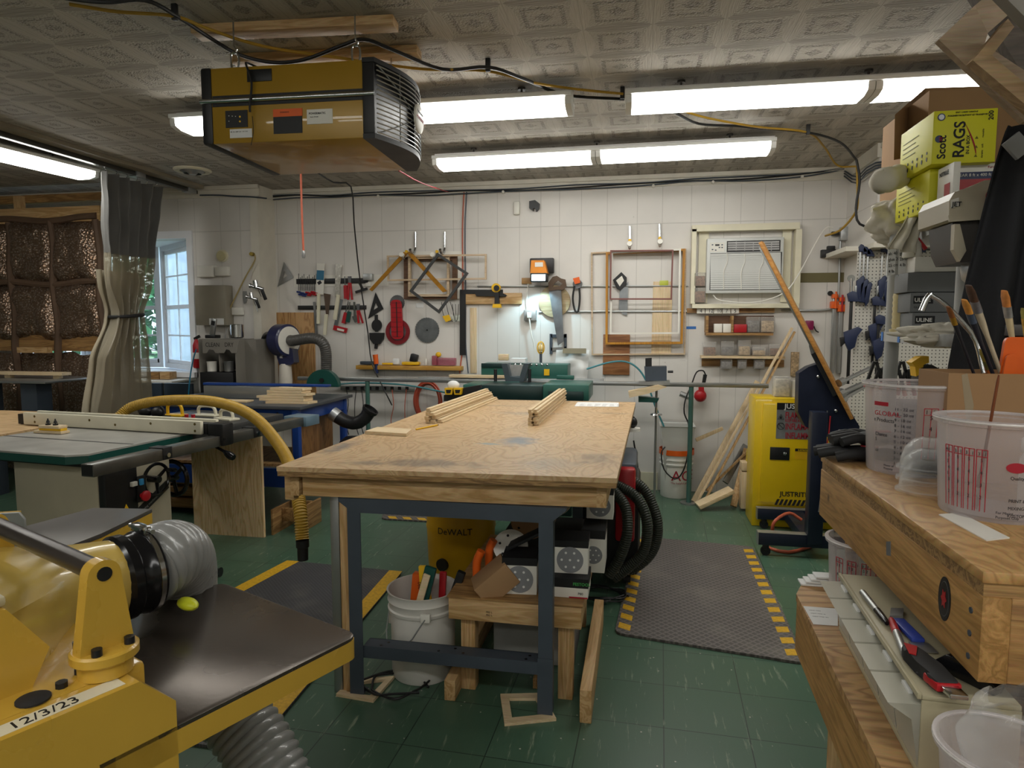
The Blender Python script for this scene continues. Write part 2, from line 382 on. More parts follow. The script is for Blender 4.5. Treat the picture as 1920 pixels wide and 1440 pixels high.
def wall_mat(name,col,axis=0,joint=None):
    m,nt,b=_new(name)
    tc=N(nt,'ShaderNodeTexCoord');geo=N(nt,'ShaderNodeNewGeometry');sp=N(nt,'ShaderNodeSeparateXYZ');L(nt,geo.outputs['Position'],sp.inputs[0])
    vo=N(nt,'ShaderNodeTexVoronoi',voronoi_dimensions='1D',feature='DISTANCE_TO_EDGE');vo.inputs['Scale'].default_value=4.6;vo.inputs['Randomness'].default_value=0.85
    L(nt,sp.outputs[axis],vo.inputs['W'])
    lt=N(nt,'ShaderNodeMath',operation='LESS_THAN');lt.inputs[1].default_value=0.010;L(nt,vo.outputs['Distance'],lt.inputs[0])
    out=lt.outputs[0]
    if joint:
        sb=N(nt,'ShaderNodeMath',operation='SUBTRACT');sb.inputs[1].default_value=joint;L(nt,sp.outputs[2],sb.inputs[0])
        ab=N(nt,'ShaderNodeMath',operation='ABSOLUTE');L(nt,sb.outputs[0],ab.inputs[0])
        l2=N(nt,'ShaderNodeMath',operation='LESS_THAN');l2.inputs[1].default_value=0.003;L(nt,ab.outputs[0],l2.inputs[0])
        mxx=N(nt,'ShaderNodeMath',operation='MAXIMUM');L(nt,out,mxx.inputs[0]);L(nt,l2.outputs[0],mxx.inputs[1]);out=mxx.outputs[0]
    nz=N(nt,'ShaderNodeTexNoise',Scale=2.0,Detail=6.0);L(nt,geo.outputs['Position'],nz.inputs['Vector'])
    rp=N(nt,'ShaderNodeValToRGB');rp.color_ramp.elements[0].position=0.25;rp.color_ramp.elements[1].position=0.7
    c=rgb(col);rp.color_ramp.elements[0].color=tuple(x*0.88 for x in c[:3])+(1,);rp.color_ramp.elements[1].color=c;L(nt,nz.outputs['Fac'],rp.inputs['Fac'])
    # small nail holes and scuffs
    v2=N(nt,'ShaderNodeTexVoronoi',Scale=4.5);L(nt,geo.outputs['Position'],v2.inputs['Vector'])
    l3=N(nt,'ShaderNodeMath',operation='LESS_THAN');l3.inputs[1].default_value=0.022;L(nt,v2.outputs['Distance'],l3.inputs[0])
    ad=N(nt,'ShaderNodeMath',operation='MAXIMUM');L(nt,out,ad.inputs[0]);L(nt,l3.outputs[0],ad.inputs[1])
    mm=N(nt,'ShaderNodeMath',operation='MULTIPLY');mm.inputs[1].default_value=0.30;L(nt,ad.outputs[0],mm.inputs[0])
    mx=N(nt,'ShaderNodeMix',data_type='RGBA');L(nt,mm.outputs[0],mx.inputs[0]);L(nt,rp.outputs['Color'],mx.inputs[6]);mx.inputs[7].default_value=rgb('#5a554c')
    L(nt,mx.outputs[2],b.inputs['Base Color']);b.inputs['Roughness'].default_value=0.5
    bp=N(nt,'ShaderNodeBump',Strength=0.6,Distance=0.004,invert=True);L(nt,out,bp.inputs['Height']);L(nt,bp.outputs['Normal'],b.inputs['Normal'])
    return m
JZ=2.382
MW=wall_mat('white_wall_panelling','#d8d4ce',0,JZ);MWY=wall_mat('white_side_panelling','#d9d6ce',1,JZ)
MTRIM=mat('white_trim_paint','#d2cdc0',0.5,var=0.05)
MCREAM=mat('cream_trim_paint','#d8d2ba',0.5,var=0.05)
struct(MB().box((XL,YB,-0.08),(XR,YW+0.3,0)).build('floor',floor_mat(),smooth=0))
struct(MB().box((XL,YB,CEIL),(XR,YW+0.3,CEIL+0.06)).build('ceiling',ceiling_mat(),smooth=0))
# back wall with a window opening at the far left of the left section
struct(MB().box((XP-0.02,YW,0),(XR,YW+0.14,CEIL)).build('wall_back',MW,smooth=0))
b=MB();b.box((XWIN,YP,0),(XP,YW+0.14,CEIL));struct(b.build('wall_back_left',MW,smooth=0))
WX0=-6.3;WZ0=aY(330,697,YP).z;WZ1=aY(350,447,YP).z
b=MB();b.box((XL,YP,WZ1),(XWIN,YP+0.14,CEIL));b.box((XL,YP,0),(XWIN,YP+0.14,WZ0));b.box((XL,YP,WZ0),(WX0,YP+0.14,WZ1))
struct(b.build('wall_window',MW,smooth=0))
struct(MB().box((XL-0.1,YB,0),(XL,YW+0.3,CEIL)).build('wall_left',MWY,smooth=0))
struct(MB().box((XR,YB,0),(XR+0.1,YW+0.3,CEIL)).build('wall_right',MWY,smooth=0))
struct(MB().box((XL,YB-0.1,0),(XR,YB,CEIL)).build('wall_front',MW,smooth=0))
# right section steps forward
XS,YS=1.68,5.36
ZLEDGE=aY(1640,457,YS).z
b=MB();b.box((XS,YS,ZLEDGE),(XR,YW,CEIL));b.box((XS,YS+0.12,0),(XR,YW,ZLEDGE));struct(b.build('wall_back_right',MW,smooth=0))
b=MB();b.box((XS-0.04,YS-0.09,ZLEDGE-0.035),(XR,YS+0.14,ZLEDGE));b.box((XS-0.16,YS+0.14,ZLEDGE-0.035),(XS,YW,ZLEDGE));struct(b.build('trim_1',MTRIM,smooth=0))
# cornices
def cornice(n,p,q,side):
    d=(Vector(q)-Vector(p));l=d.length
    m=frame(p,d,ZA)
    s=side
    struct(MB(m).prism([(0,-0.10),(l,-0.10),(l,0),(0,0)],0,0.012*s).prism([(0,-0.035),(l,-0.035),(l,0),(0,0)],0,0.035*s).build('trim_%d'%n,MTRIM,smooth=0))
cornice(2,(XP,YW,CEIL),(XS,YW,CEIL),1)
cornice(3,(XL,YP,CEIL),(XP+0.03,YP,CEIL),1)
cornice(4,(XS,YS,CEIL),(XR,YS,CEIL),1)
b=MB();b.box((XP,YP,CEIL-0.10),(XP+0.02,YW,CEIL));struct(b.build('trim_5',MTRIM,smooth=0))
b=MB();b.box((XS-0.02,YS-0.02,CEIL-0.10),(XS,YW,CEIL));struct(b.build('trim_6',MTRIM,smooth=0))
b=MB();b.box((XP-0.07,YP-0.012,0),(XP+0.012,YP,CEIL-0.1));b.box((XP,YP,0),(XP+0.012,YW,CEIL-0.1));struct(b.build('trim_7',MTRIM,smooth=0))
struct(MB().box((-2.6,YW-0.016,0),(0.18,YW,0.16)).build('baseboard_back',MCREAM,smooth=0))
# bay window (window_1): angled sash at the right, straight sash beyond
MFR=mat('white_window_paint','#e6e8ec',0.4,var=0.03)
MGL=glassy('window_glass','#dfe9ee',0.04,0.02)
b=MB()
b.box((WX0,YP-0.02,WZ1),(XWIN+0.06,YP,WZ1+0.07));b.box((XWIN,YP-0.02,WZ0-0.05),(XWIN+0.06,YP,WZ1));b.box((WX0,YP-0.06,WZ0-0.05),(XWIN+0.06,YP+0.02,WZ0))
b.box((WX0,YP+0.14,WZ0-0.04),(XWIN,YP+0.75,WZ0-0.01));b.box((WX0,YP+0.14,WZ1),(XWIN,YP+0.75,WZ1+0.04))
struct(b.build('window_1',MFR,smooth=0))
def sash(n,p,q,cols,meet=True):
    p,q=Vector(p),Vector(q);d=q-p;l=d.length;h=WZ1-WZ0;M=frame((p.x,p.y,WZ0),d,ZA)
    root=thing('window_%d'%n,None,None,(p.x,p.y,WZ0));struct(root)
    f=MB(M);f.picture_frame(0,0,l,h,0.05,0.06,I4,-0.03)
    f.box((0.05,h*0.5-0.02,-0.02),(l-0.05,h*0.5+0.02,0.025));f.box((0.05,0.05,-0.01),(l-0.05,0.09,0.02));f.box((0.05,h-0.09,-0.01),(l-0.05,h-0.05,0.02))
    f.box((0.05,0.05,-0.01),(0.085,h-0.05,0.02));f.box((l-0.085,0.05,-0.01),(l-0.05,h-0.05,0.02))
    f.build('window_frame',MFR,root)
    g=MB(M)
    for i in range(1,cols):g.box((l*i/cols-0.008,0.05,-0.006),(l*i/cols+0.008,h-0.05,0.006))
    for i in (0.27,0.75):g.box((0.05,h*i-0.008,-0.006),(l-0.05,h*i+0.008,0.006))
    g.build('muntins',MFR,root)
    MB(M).box((0.05,0.05,-0.002),(l-0.05,h-0.05,0.002)).build('pane',MGL,root)
pR=Vector((XWIN-0.06,YP+0.14));pM=Vector((aY(309,560,YP+0.62).x,YP+0.62));pL=Vector((pM.x-0.95,YP+0.62))
sash(2,(pR.x,pR.y,0),(pM.x,pM.y,0),2);sash(3,(pM.x-0.03,pM.y,0),(pL.x,pL.y,0),3);sash(4,(pL.x-0.03,pL.y,0),(WX0+0.05,YP+0.16,0),2)
# outdoors: ground, pale siding, hedge
mg=mat('outdoor_grass','#5f7f4a',0.9,var=0.3)
g=MB().box((-30,YW+0.6,-0.3),(6,40,-0.2));struct(g.build('trim_8',mg,smooth=0))['label']='ground outside the bay window'
hd=MB();rr=random.Random(3)
for i in range(900):
    p=V(-10.6+rr.random()*3.6,10.2+rr.random()*0.9,rr.random()*3.6);a=rr.random()*6.28
    for k in range(5):
        d=V(math.cos(a+k*1.3),rr.random()-0.5,rr.random()*1.2-0.3)*0.24;s_=d.cross(ZA).normalized()*0.09
        hd._f([hd._v(p),hd._v(p+d*0.5+s_),hd._v(p+d),hd._v(p+d*0.5-s_)])
one('hedge','leafy green hedge outside, seen through the straight bay window sash','hedge',hd,mat('hedge_leaf','#4c8a58',0.6,var=0.35),smooth=0)
sd=MB()
fx_=aY(312,560,9.3).x+0.1
for i in range(8):sd.cbox((fx_+i*0.24,9.3+0.0*i,1.35),(0.225,0.03,3.1),0.004)
sd.cbox((fx_+0.85,9.34,0.5),(1.9,0.04,0.09));sd.cbox((fx_+0.85,9.34,2.4),(1.9,0.04,0.09))
one('board_fence','pale blue vertical board fence outside, seen through the angled window sash','fence',sd,mat('pale_fence_paint','#b4c4d2',0.7,var=0.12),smooth=0)
# world daylight
w=bpy.data.worlds.new('world');scene.world=w;w.use_nodes=True
bg=w.node_tree.nodes['Background'];bg.inputs['Color'].default_value=(0.62,0.80,1.0,1);bg.inputs['Strength'].default_value=2.2
# ------------------------------------------------------------------ ceiling lamps
MLENS=mat('lamp_diffuser','#ffffff',0.4,var=0,emit='#fdfcf6',es=7.0)
MLW=mat('lamp_white_housing','#dcdcd8',0.45,var=0.02)
MCLEAR=glassy('lamp_end_lens','#e8e8e4',0.5,0.3)
def lamp(p,q,label,units=2):
    p=Vector(p);q=Vector(q);d=(q-p);l=d.length;x=d.normalized()
    root=thing('ceiling_light',label,'ceiling light',(p+q)/2,0,'fluorescent shop lights under the ceiling')
    M=frame(p,x,ZA)         # local x along, y up, z sideways
    h=0.075
    hs=MB(M)
    W2=0.115
    hs.box((0,-0.012,-W2*1.12),(l,0.012,W2*1.12),0.004)
    hs.box((0,0,-W2*0.45),(l,0.04,W2*0.45))
    hs.build('housing',MLW,root)
    ul=l/units
    prof=[(-W2*1.0,-0.0125),(-W2,-0.03),(-W2*0.95,-0.052),(-W2*0.5,-0.066),(W2*0.5,-0.066),(W2*0.95,-0.052),(W2,-0.03),(W2*1.0,-0.0125)]
    for u in range(units):
        a,bb=u*ul+0.035,(u+1)*ul-0.035
        e=MB(M);e.rings([[V(xx,y-0.001,z) for z,y in prof] for xx in (a,bb)]);e.build('diffuser',MLENS,root,smooth=25)
        for (c0,c1) in ((a-0.033,a),(bb,bb+0.033)):
            c=MB(M);c.rings([[V(xx,y*1.01-0.001,z*1.01) for z,y in prof] for xx in (c0,c1)]);c.build('end_cap',MLW,root,smooth=25)
    for t in (0.12,0.5,0.88):
        r_=MB(M);r_.cyl((l*t,0.04,0),(l*t,CEIL-p.z,0),0.006,n=8);r_.cyl((l*t,CEIL-p.z-0.012,0),(l*t,CEIL-p.z,0),0.022,n=12)
        r_.build('hanger',mat('dark_hanger_metal','#4a4640',0.4,0.7),root)
    return root
ZL=2.72
lamp((-2.75,3.72,ZL),(-0.38,3.76,ZL),'fluorescent ceiling light running behind the hanging gold air filter')
lamp((-0.10,3.80,ZL),(2.36,3.86,ZL),'fluorescent ceiling light ending behind the cardboard box on the shelf')
lamp((-1.52,4.94,ZL),(0.87,4.90,ZL),'farthest fluorescent ceiling light, nearest the back wall')
lamp((-4.62,2.3,ZL),(-4.38,4.75,ZL),'fluorescent ceiling light on the left beyond the curtain track')
scene.view_settings.view_transform='Standard';scene.view_settings.look='None';scene.view_settings.gamma=1;scene.view_settings.exposure=0.0
# ------------------------------------------------------------------ shared materials
def ply_face(name,c1,c2,c3,scale=1.0,stain=False,axis=None,rough=0.5):
    """rotary cut plywood / OSB like figure, optional worktop stains"""
    m,nt,b=_new(name)
    tc=N(nt,'ShaderNodeTexCoord');mp=N(nt,'ShaderNodeMapping');sc=[3.0*scale,1.6*scale,3.0*scale]
    if axis=='Z':sc=[5.0*scale,5.0*scale,0.9*scale]
    if axis=='X':sc=[0.9*scale,5.0*scale,5.0*scale]
    mp.inputs['Scale'].default_value=sc;L(nt,tc.outputs['Object'],mp.inputs['Vector'])
    n1=N(nt,'ShaderNodeTexNoise',Scale=1.5,Detail=3.0,Distortion=0.6);L(nt,mp.outputs['Vector'],n1.inputs['Vector'])
    ml=N(nt,'ShaderNodeMath',operation='MULTIPLY');ml.inputs[1].default_value=26.0;L(nt,n1.outputs['Fac'],ml.inputs[0])
    fr=N(nt,'ShaderNodeMath',operation='PINGPONG');fr.inputs[1].default_value=1.0;L(nt,ml.outputs[0],fr.inputs[0])
    rp=N(nt,'ShaderNodeValToRGB');rp.color_ramp.elements[0].color=rgb(c1);rp.color_ramp.elements[1].color=rgb(c2);rp.color_ramp.elements[0].position=0.35
    L(nt,fr.outputs[0],rp.inputs['Fac'])
    n2=N(nt,'ShaderNodeTexNoise',Scale=60.0,Detail=6.0);L(nt,mp.outputs['Vector'],n2.inputs['Vector'])
    mx=N(nt,'ShaderNodeMix',data_type='RGBA',blend_type='MULTIPLY');mx.inputs[0].default_value=0.4;L(nt,rp.outputs['Color'],mx.inputs[6]);L(nt,n2.outputs['Color'],mx.inputs[7])
    hs=N(nt,'ShaderNodeHueSaturation',Value=1.25);L(nt,mx.outputs[2],hs.inputs['Color']);out=hs.outputs['Color']
    n3=N(nt,'ShaderNodeTexNoise',Scale=3.0,Detail=6.0,Roughness=0.7);L(nt,tc.outputs['Object'],n3.inputs['Vector'])
    r3=N(nt,'ShaderNodeValToRGB');r3.color_ramp.elements[0].position=0.55;r3.color_ramp.elements[1].position=0.75;L(nt,n3.outputs['Fac'],r3.inputs['Fac'])
    k=N(nt,'ShaderNodeMath',operation='MULTIPLY');k.inputs[1].default_value=0.55 if stain else 0.25;L(nt,r3.outputs['Color'],k.inputs[0])
    m3=N(nt,'ShaderNodeMix',data_type='RGBA');L(nt,k.outputs[0],m3.inputs[0]);L(nt,out,m3.inputs[6]);m3.inputs[7].default_value=rgb(c3);out=m3.outputs[2]
    if stain:
        for (cx,cy,rx,ry,col,st) in stain:
            m4=N(nt,'ShaderNodeMapping');m4.inputs['Location'].default_value=(-cx/rx,-cy/ry,0);m4.inputs['Scale'].default_value=(1/rx,1/ry,0);L(nt,tc.outputs['Object'],m4.inputs['Vector'])
            ln=N(nt,'ShaderNodeVectorMath',operation='LENGTH');L(nt,m4.outputs['Vector'],ln.inputs[0])
            nn=N(nt,'ShaderNodeTexNoise',Scale=18.0,Detail=6.0);L(nt,tc.outputs['Object'],nn.inputs['Vector'])
            sb=N(nt,'ShaderNodeMath',operation='MULTIPLY_ADD');sb.inputs[1].default_value=1.6;L(nt,nn.outputs['Fac'],sb.inputs[0]);L(nt,ln.outputs['Value'],sb.inputs[2])
            mr=N(nt,'ShaderNodeMapRange');mr.inputs['From Min'].default_value=1.9;mr.inputs['From Max'].default_value=1.1;mr.inputs['To Max'].default_value=st;L(nt,sb.outputs[0],mr.inputs['Value'])
            m5=N(nt,'ShaderNodeMix',data_type='RGBA');L(nt,mr.outputs['Result'],m5.inputs[0]);L(nt,out,m5.inputs[6]);m5.inputs[7].default_value=rgb(col);out=m5.outputs[2]
    L(nt,out,b.inputs['Base Color'])
    mr=N(nt,'ShaderNodeMapRange');mr.inputs['To Min'].default_value=rough-0.1;mr.inputs['To Max'].default_value=rough+0.15;L(nt,n3.outputs['Fac'],mr.inputs['Value']);L(nt,mr.outputs['Result'],b.inputs['Roughness'])
    bp=N(nt,'ShaderNodeBump',Strength=0.12,Distance=0.003);L(nt,fr.outputs[0],bp.inputs['Height']);L(nt,bp.outputs['Normal'],b.inputs['Normal'])
    return m
MPINE=wood('pine_lumber','#c9a779','#a8824f','X');MPINEY=wood('pine_lumber_long','#c9a779','#a8824f','Y');MPINEZ=wood('pine_lumber_upright','#c9a779','#a8824f','Z')
MMAPLE=wood('pale_maple','#dcc6a2','#cdb48c','Y',knots=False);MMAPLEX=wood('pale_maple_cross','#dcc6a2','#cdb48c','X',knots=False);MMAPLEZ=wood('pale_maple_upright','#dcc6a2','#cdb48c','Z',knots=False)
MFIR=wood('weathered_fir','#b08a58','#7d5a33','Y',contrast=1.1);MFIRX=wood('weathered_fir_cross','#a9824f','#7d5a33','X')
MEDGE=wood('plywood_edge','#a88555','#6f5231','X',scale=2.0)
MSTEEL=mat('grey_steel_frame','#4a525c',0.45,0.3,var=0.08);MSTEELD=mat('worn_steel','#8d8d8c',0.35,0.8,var=0.15)
MBLK=mat('black_plastic','#1b1b1c',0.45,var=0.15);MRUB=mat('black_rubber','#232324',0.7,var=0.15);MBLKG=mat('gloss_black','#151517',0.18,var=0.0)
MCHR=mat('chrome','#c9cbcc',0.16,1.0,var=0.03);MALU=mat('aluminium','#a5a7a6',0.35,0.85,var=0.06);MZINC=mat('zinc_plate','#b0b2b2',0.4,0.8,var=0.15,scale=20)
MWHT=mat('white_plastic','#dedbd2',0.4,var=0.04);MPAPER=mat('paper','#dcdcda',0.8,var=0.03);MCARD=mat('brown_cardboard','#9c7a56',0.85,var=0.06,scale=4)
MRED=mat('red_plastic','#a81c24',0.35,var=0.1);MORG=mat('orange_plastic','#e0611c',0.4,var=0.08);MYEL=mat('yellow_plastic','#e2b21c',0.4,var=0.08);MBLUE=mat('navy_plastic','#1f2c55',0.4,var=0.1)
MMUST=mat('mustard_enamel','#c79f3d',0.28,var=0.06,scale=5,bump=0.03,bscale=60,coat=0.3)
MGRN=mat('dark_green_enamel','#1c4a42',0.3,var=0.08);MINK=mat('black_ink','#121214',0.6,var=0.0);MINKR=mat('red_ink','#a01c2c',0.6,var=0);MINKW=mat('white_ink','#e4e2dc',0.6,var=0)
MTAPEB=mat('blue_tape','#3a6fb4',0.7,var=0.05)
# ------------------------------------------------------------------ centre worktable
wt=thing('worktable','large central worktable with stained plywood top on a grey steel frame','table',(-0.7,3.5,0))
FL,FR_,BR_,BL=V(-1.376,2.33,0.95),V(-0.072,2.378,0.95),V(-0.021,4.78,0.95),V(-1.325,4.74,0.95)
ctr=(FL+FR_+BR_+BL)/4
def rel(px,py,z=0.95):p=aZ(px,py,z)-ctr;return p.x,p.y
st=[]
for px,py,rx,ry,c,a_ in ((970,827,0.10,0.13,'#33698a',0.6),(915,832,0.07,0.03,'#4a8ea6',0.6),(800,868,0.24,0.09,'#3f4044',0.55),(640,838,0.06,0.20,'#4a5560',0.6),(690,868,0.16,0.05,'#55504a',0.45),(990,775,0.22,0.10,'#5f6f7c',0.3),(1120,860,0.10,0.16,'#5c564e',0.45),(1150,775,0.15,0.05,'#666058',0.4),(1030,870,0.14,0.12,'#7e7f7c',0.35),(920,760,0.3,0.04,'#6c665c',0.35)):
    x,y=rel(px,py);st.append((x,y,rx,ry,c,a_))
MTOP=ply_face('stained_plywood_top','#c2a47c','#ad8b62','#b3a084',1.0,stain=st,rough=0.38)
b=MB();b.prism([(p.x,p.y) for p in (FL,FR_,BR_,BL)],0.932,0.95);b.build('tabletop',MTOP,wt,smooth=0)
b=MB();b.prism([(p.x,p.y) for p in (FL+V(.002,.002,0),FR_+V(-.002,.002,0),BR_+V(-.002,-.002,0),BL+V(.002,-.002,0))],0.912,0.9318);b.build('tabletop_underlayer',MEDGE,wt,smooth=0)
dy=0.0375
for nm,p,q,mt in (('front_rail',(-1.30,2.405,0.868),(-0.13,2.45,0.868),MPINE),('back_rail',(-1.26,4.66,0.868),(-0.1,4.69,0.868),MPINE),('side_rail',(-1.33,2.38,0.868),(-1.29,4.68,0.868),MPINEY),('side_rail',(-0.13,2.43,0.868),(-0.09,4.7,0.868),MPINEY)):
    MB().beam(p,q,0.038,0.088,bev=0.002).build(nm,mt,wt)
MB().box((-1.385,2.40,0.80),(-1.345,2.44,0.911),0.003).build('corner_block',MPINE,wt)
MB().box((-1.165,2.425,0.0),(-1.13,2.50,0.80),0.002).build('wooden_post',MPINEZ,wt)
MB().box((-1.205,2.425,0.0),(-1.168,2.50,0.82),0.002).build('aluminium_post',MALU,wt)
fy=2.41
def steel(nm,fn):b=MB();fn(b);return b.build(nm,MSTEEL,wt,smooth=30)
def frontapron(b):
    b.prism([(-1.16,0.822),(-0.255,0.822),(-0.255,0.815),(-0.315,0.762),(-1.10,0.762),(-1.16,0.805)],0,0.004,frame((0,fy,0),XA,ZA));b.box((-1.16,fy,0.818),(-0.255,fy+0.05,0.822))
steel('front_apron',frontapron)
for y0 in (fy,3.72):
    for x0 in (-1.125,-0.36):
        s_=1 if x0<-0.7 else -1
        def leg(b,x0=x0,y0=y0,s_=s_):
            b.box((x0,y0,0.0125),(x0+0.055,y0+0.004,0.80));xx=x0 if s_>0 else x0+0.051
            b.box((xx,y0+0.004,0.0125),(xx+0.004,y0+0.05,0.80));b.box((x0-0.002,y0-0.003,0.0125),(x0+0.057,y0,0.235));b.box((x0,y0,0.0125),(x0+0.055,y0+0.05,0.016))
        steel('leg',leg)
for y0 in (fy+0.004,3.73):
    def st_(b,y0=y0):b.box((-1.07,y0,0.165),(-0.36,y0+0.003,0.215));b.box((-1.07,y0+0.003,0.212),(-0.36,y0+0.07,0.215));b.box((-1.07,y0+0.067,0.165),(-0.36,y0+0.07,0.215))
    steel('lower_stretcher',st_)
for x in (-1.125,-0.309):steel('side_apron',lambda b,x=x:b.box((x,fy+0.05,0.762),(x+0.004,3.77,0.822)))
for x in (-1.09,-0.98,-0.78,-0.56,-0.34):MB().cyl((x,fy-0.002,0.795),(x,fy+0.001,0.795),0.006,n=10).build('bolt_hole',MBLKG,wt)
for x,y in ((-1.0,0.02),(-0.98,0.05),(-0.76,0.02),(-0.7,0.05),(-0.66,0.02),(-0.4,0.05),(-0.41,0.02)):MB().cyl((x,fy+y,0.2149),(x,fy+y,0.2155),0.006,n=10).build('bolt_hole',MBLKG,wt)
# mitred offcut frames under the table feet, pencil, board, moulding stacks, paper
def quadframe(px,w,z0,z1,label,nm='mitred_frame',m=MMAPLEX):
    P=[aZ(x,y,z0) for x,y in px];c=sum(P,Vector())/4;b=MB();Q=[p+(c-p).normalized()*w*1.35 for p in P]
    for i in range(4):
        j=(i+1)%4;b.prism([(P[i].x,P[i].y),(P[j].x,P[j].y),(Q[j].x,Q[j].y),(Q[i].x,Q[i].y)],z0,z1)
    return one(nm,label,'wooden frame',b,m,'small mitred frames on the floor',smooth=0)
quadframe([(938,1306),(1016,1304),(1043,1352),(946,1362)],0.035,0.0,0.012,'small pale mitred frame lying under the right front steel leg')
quadframe([(630,1306),(660,1278),(740,1272),(700,1318)],0.03,0.0,0.012,'small pale mitred frame on the floor by the left front steel leg')
p=aZ(780,805,0.955);q=aZ(820,797,0.955);b=MB();b.cyl(p,q,0.0042,n=6);o=one('pencil','yellow pencil lying on the worktable beside the left moulding stack','pencil',b,MYEL)
b=MB();b.cyl(q,q+(q-p).normalized()*0.012,0.0042,0.001,n=6);b.build('point',MBLK,o)
P=[aZ(*t,0.95) for t in ((684,814),(708,806),(772,810),(762,819))]
b=MB();b.prism([(t.x,t.y) for t in P],0.9505,0.966);one('offcut_board','short flat pale board lying alone on the left of the worktable','board',b,MMAPLEX,smooth=0)
# moulding sticks: profile with a rebate
def stick(p,q,w,h,flip=1):
    b=MB();d=(Vector(q)-Vector(p));l=d.length;M=frame(p,(d.x,d.y,0),ZA)   # x along, y up, z right-hand side
    prof=[(-w/2,0),(w/2,0),(w/2,h*0.35),(w/2-0.008*flip,h*0.4),(w/2-0.008*flip,h),(-w/2,h)]
    b.M=M;b.rings([[V(x,y,z) for z,y in prof] for x in (0,l)]);return b.build('moulding_stick',MMAPLE,smooth=0)
def stack(n0,f0,f1,cols,rows,w,h,lab,grp):
    A=aZ(*f0,n0);B=aZ(*f1,n0);d=(B-A).normalized();s_=V(d.y,-d.x,0)
    k=0
    for r in range(rows):
        for c in range(cols if isinstance(cols,int) else cols[r]):
            off=s_*(c*(w+0.002))+d*rnd.uniform(-0.03,0.03);
            p=A+off+V(0,0,0.001+r*(h+0.0015));q=B+off+V(0,0,0.001+r*(h+0.0015))
            o=stick(p,q,w,h)
            pos=('bottom','second','third','top')[r] if r<rows-1 else 'top'
            tag(o,'pale moulding stick, %s layer, %s column, of the %s stack on the worktable'%(pos,('left','middle','right')[c],lab),'moulding',grp);k += 1
stack(0.95,(804,793),(914,749),[3,2,2,1],4,0.03,0.019,'left','moulding sticks stacked on the left of the worktable')
stack(0.95,(996,797),(1052,750),[2,2,2,2],4,0.026,0.0205,'right','moulding sticks stacked on the right of the worktable')
P=[aZ(*t,0.95) for t in ((1077,762),(1083,754),(1160,755),(1160,763))]
b=MB();b.prism([(t.x,t.y) for t in P],0.9505,0.9512);o=one('paper_sheet','white written sheet lying on the far right of the worktable','paper',b,MPAPER,smooth=0)
b=MB()
for i in range(5):
    y=P[0].y+0.03+i*0.03
    for j in range(6):x=P[0].x+0.03+j*0.05;b.box((x,y,0.9512),(x+rnd.uniform(0.02,0.045),y+0.003,0.9514))
b.build('handwriting',MINK,o,smooth=0)
# ------------------------------------------------------------------ mats
def mat_mat(name,col,sc=42.0):
    m,nt,b=_new(name);tc=N(nt,'ShaderNodeTexCoord');mp=N(nt,'ShaderNodeMapping');mp.inputs['Rotation'].default_value=(0,0,PI/4);mp.inputs['Scale'].default_value=(sc,sc,sc)
    L(nt,tc.outputs['Object'],mp.inputs['Vector']);sp=N(nt,'ShaderNodeSeparateXYZ');L(nt,mp.outputs['Vector'],sp.inputs[0])
    a=N(nt,'ShaderNodeMath',operation='PINGPONG');a.inputs[1].default_value=0.5;L(nt,sp.outputs[0],a.inputs[0]);c=N(nt,'ShaderNodeMath',operation='PINGPONG');c.inputs[1].default_value=0.5;L(nt,sp.outputs[1],c.inputs[0])
    mn=N(nt,'ShaderNodeMath',operation='MINIMUM');L(nt,a.outputs[0],mn.inputs[0]);L(nt,c.outputs[0],mn.inputs[1])
    rp=N(nt,'ShaderNodeValToRGB');rp.color_ramp.elements[0].position=0.05;rp.color_ramp.elements[1].position=0.2;cc=rgb(col)
    rp.color_ramp.elements[0].color=tuple(x*1.6 for x in cc[:3])+(1,);rp.color_ramp.elements[1].color=tuple(x*0.75 for x in cc[:3])+(1,);L(nt,mn.outputs[0],rp.inputs['Fac'])
    nz=N(nt,'ShaderNodeTexNoise',Scale=3.5,Detail=5.0);L(nt,tc.outputs['Object'],nz.inputs['Vector']);r2=N(nt,'ShaderNodeValToRGB');r2.color_ramp.elements[0].position=0.5;r2.color_ramp.elements[1].position=0.8;L(nt,nz.outputs['Fac'],r2.inputs['Fac'])
    k=N(nt,'ShaderNodeMath',operation='MULTIPLY');k.inputs[1].default_value=0.4;L(nt,r2.outputs['Color'],k.inputs[0])
    mx=N(nt,'ShaderNodeMix',data_type='RGBA');L(nt,k.outputs[0],mx.inputs[0]);L(nt,rp.outputs['Color'],mx.inputs[6]);mx.inputs[7].default_value=rgb('#8a8478');L(nt,mx.outputs[2],b.inputs['Base Color'])
    b.inputs['Roughness'].default_value=0.55;bp=N(nt,'ShaderNodeBump',Strength=0.5,Distance=0.004,invert=True);L(nt,mn.outputs[0],bp.inputs['Height']);L(nt,bp.outputs['Normal'],b.inputs['Normal']);return m
MMAT=mat_mat('diamond_rubber','#56514e',34);MMAT2=mat_mat('pebbled_rubber','#3c3c3e',60);MHAZ=mat('hazard_yellow','#cc9f24',0.5,var=0.2,scale=60)
def rrect(P,r,k=6):
    """rounded polygon through corner points"""
    out=[]
    n=len(P)
    for i in range(n):
        a,c,e=P[i-1],P[i],P[(i+1)%n];u=(a-c).normalized()*r;v=(e-c).normalized()*r
        for j in range(k+1):
            t=j/k;out.append((c+u)*(1-t)**2+c*2*t*(1-t)+(c+v)*t*t)
    return [(q.x,q.y) for q in out]
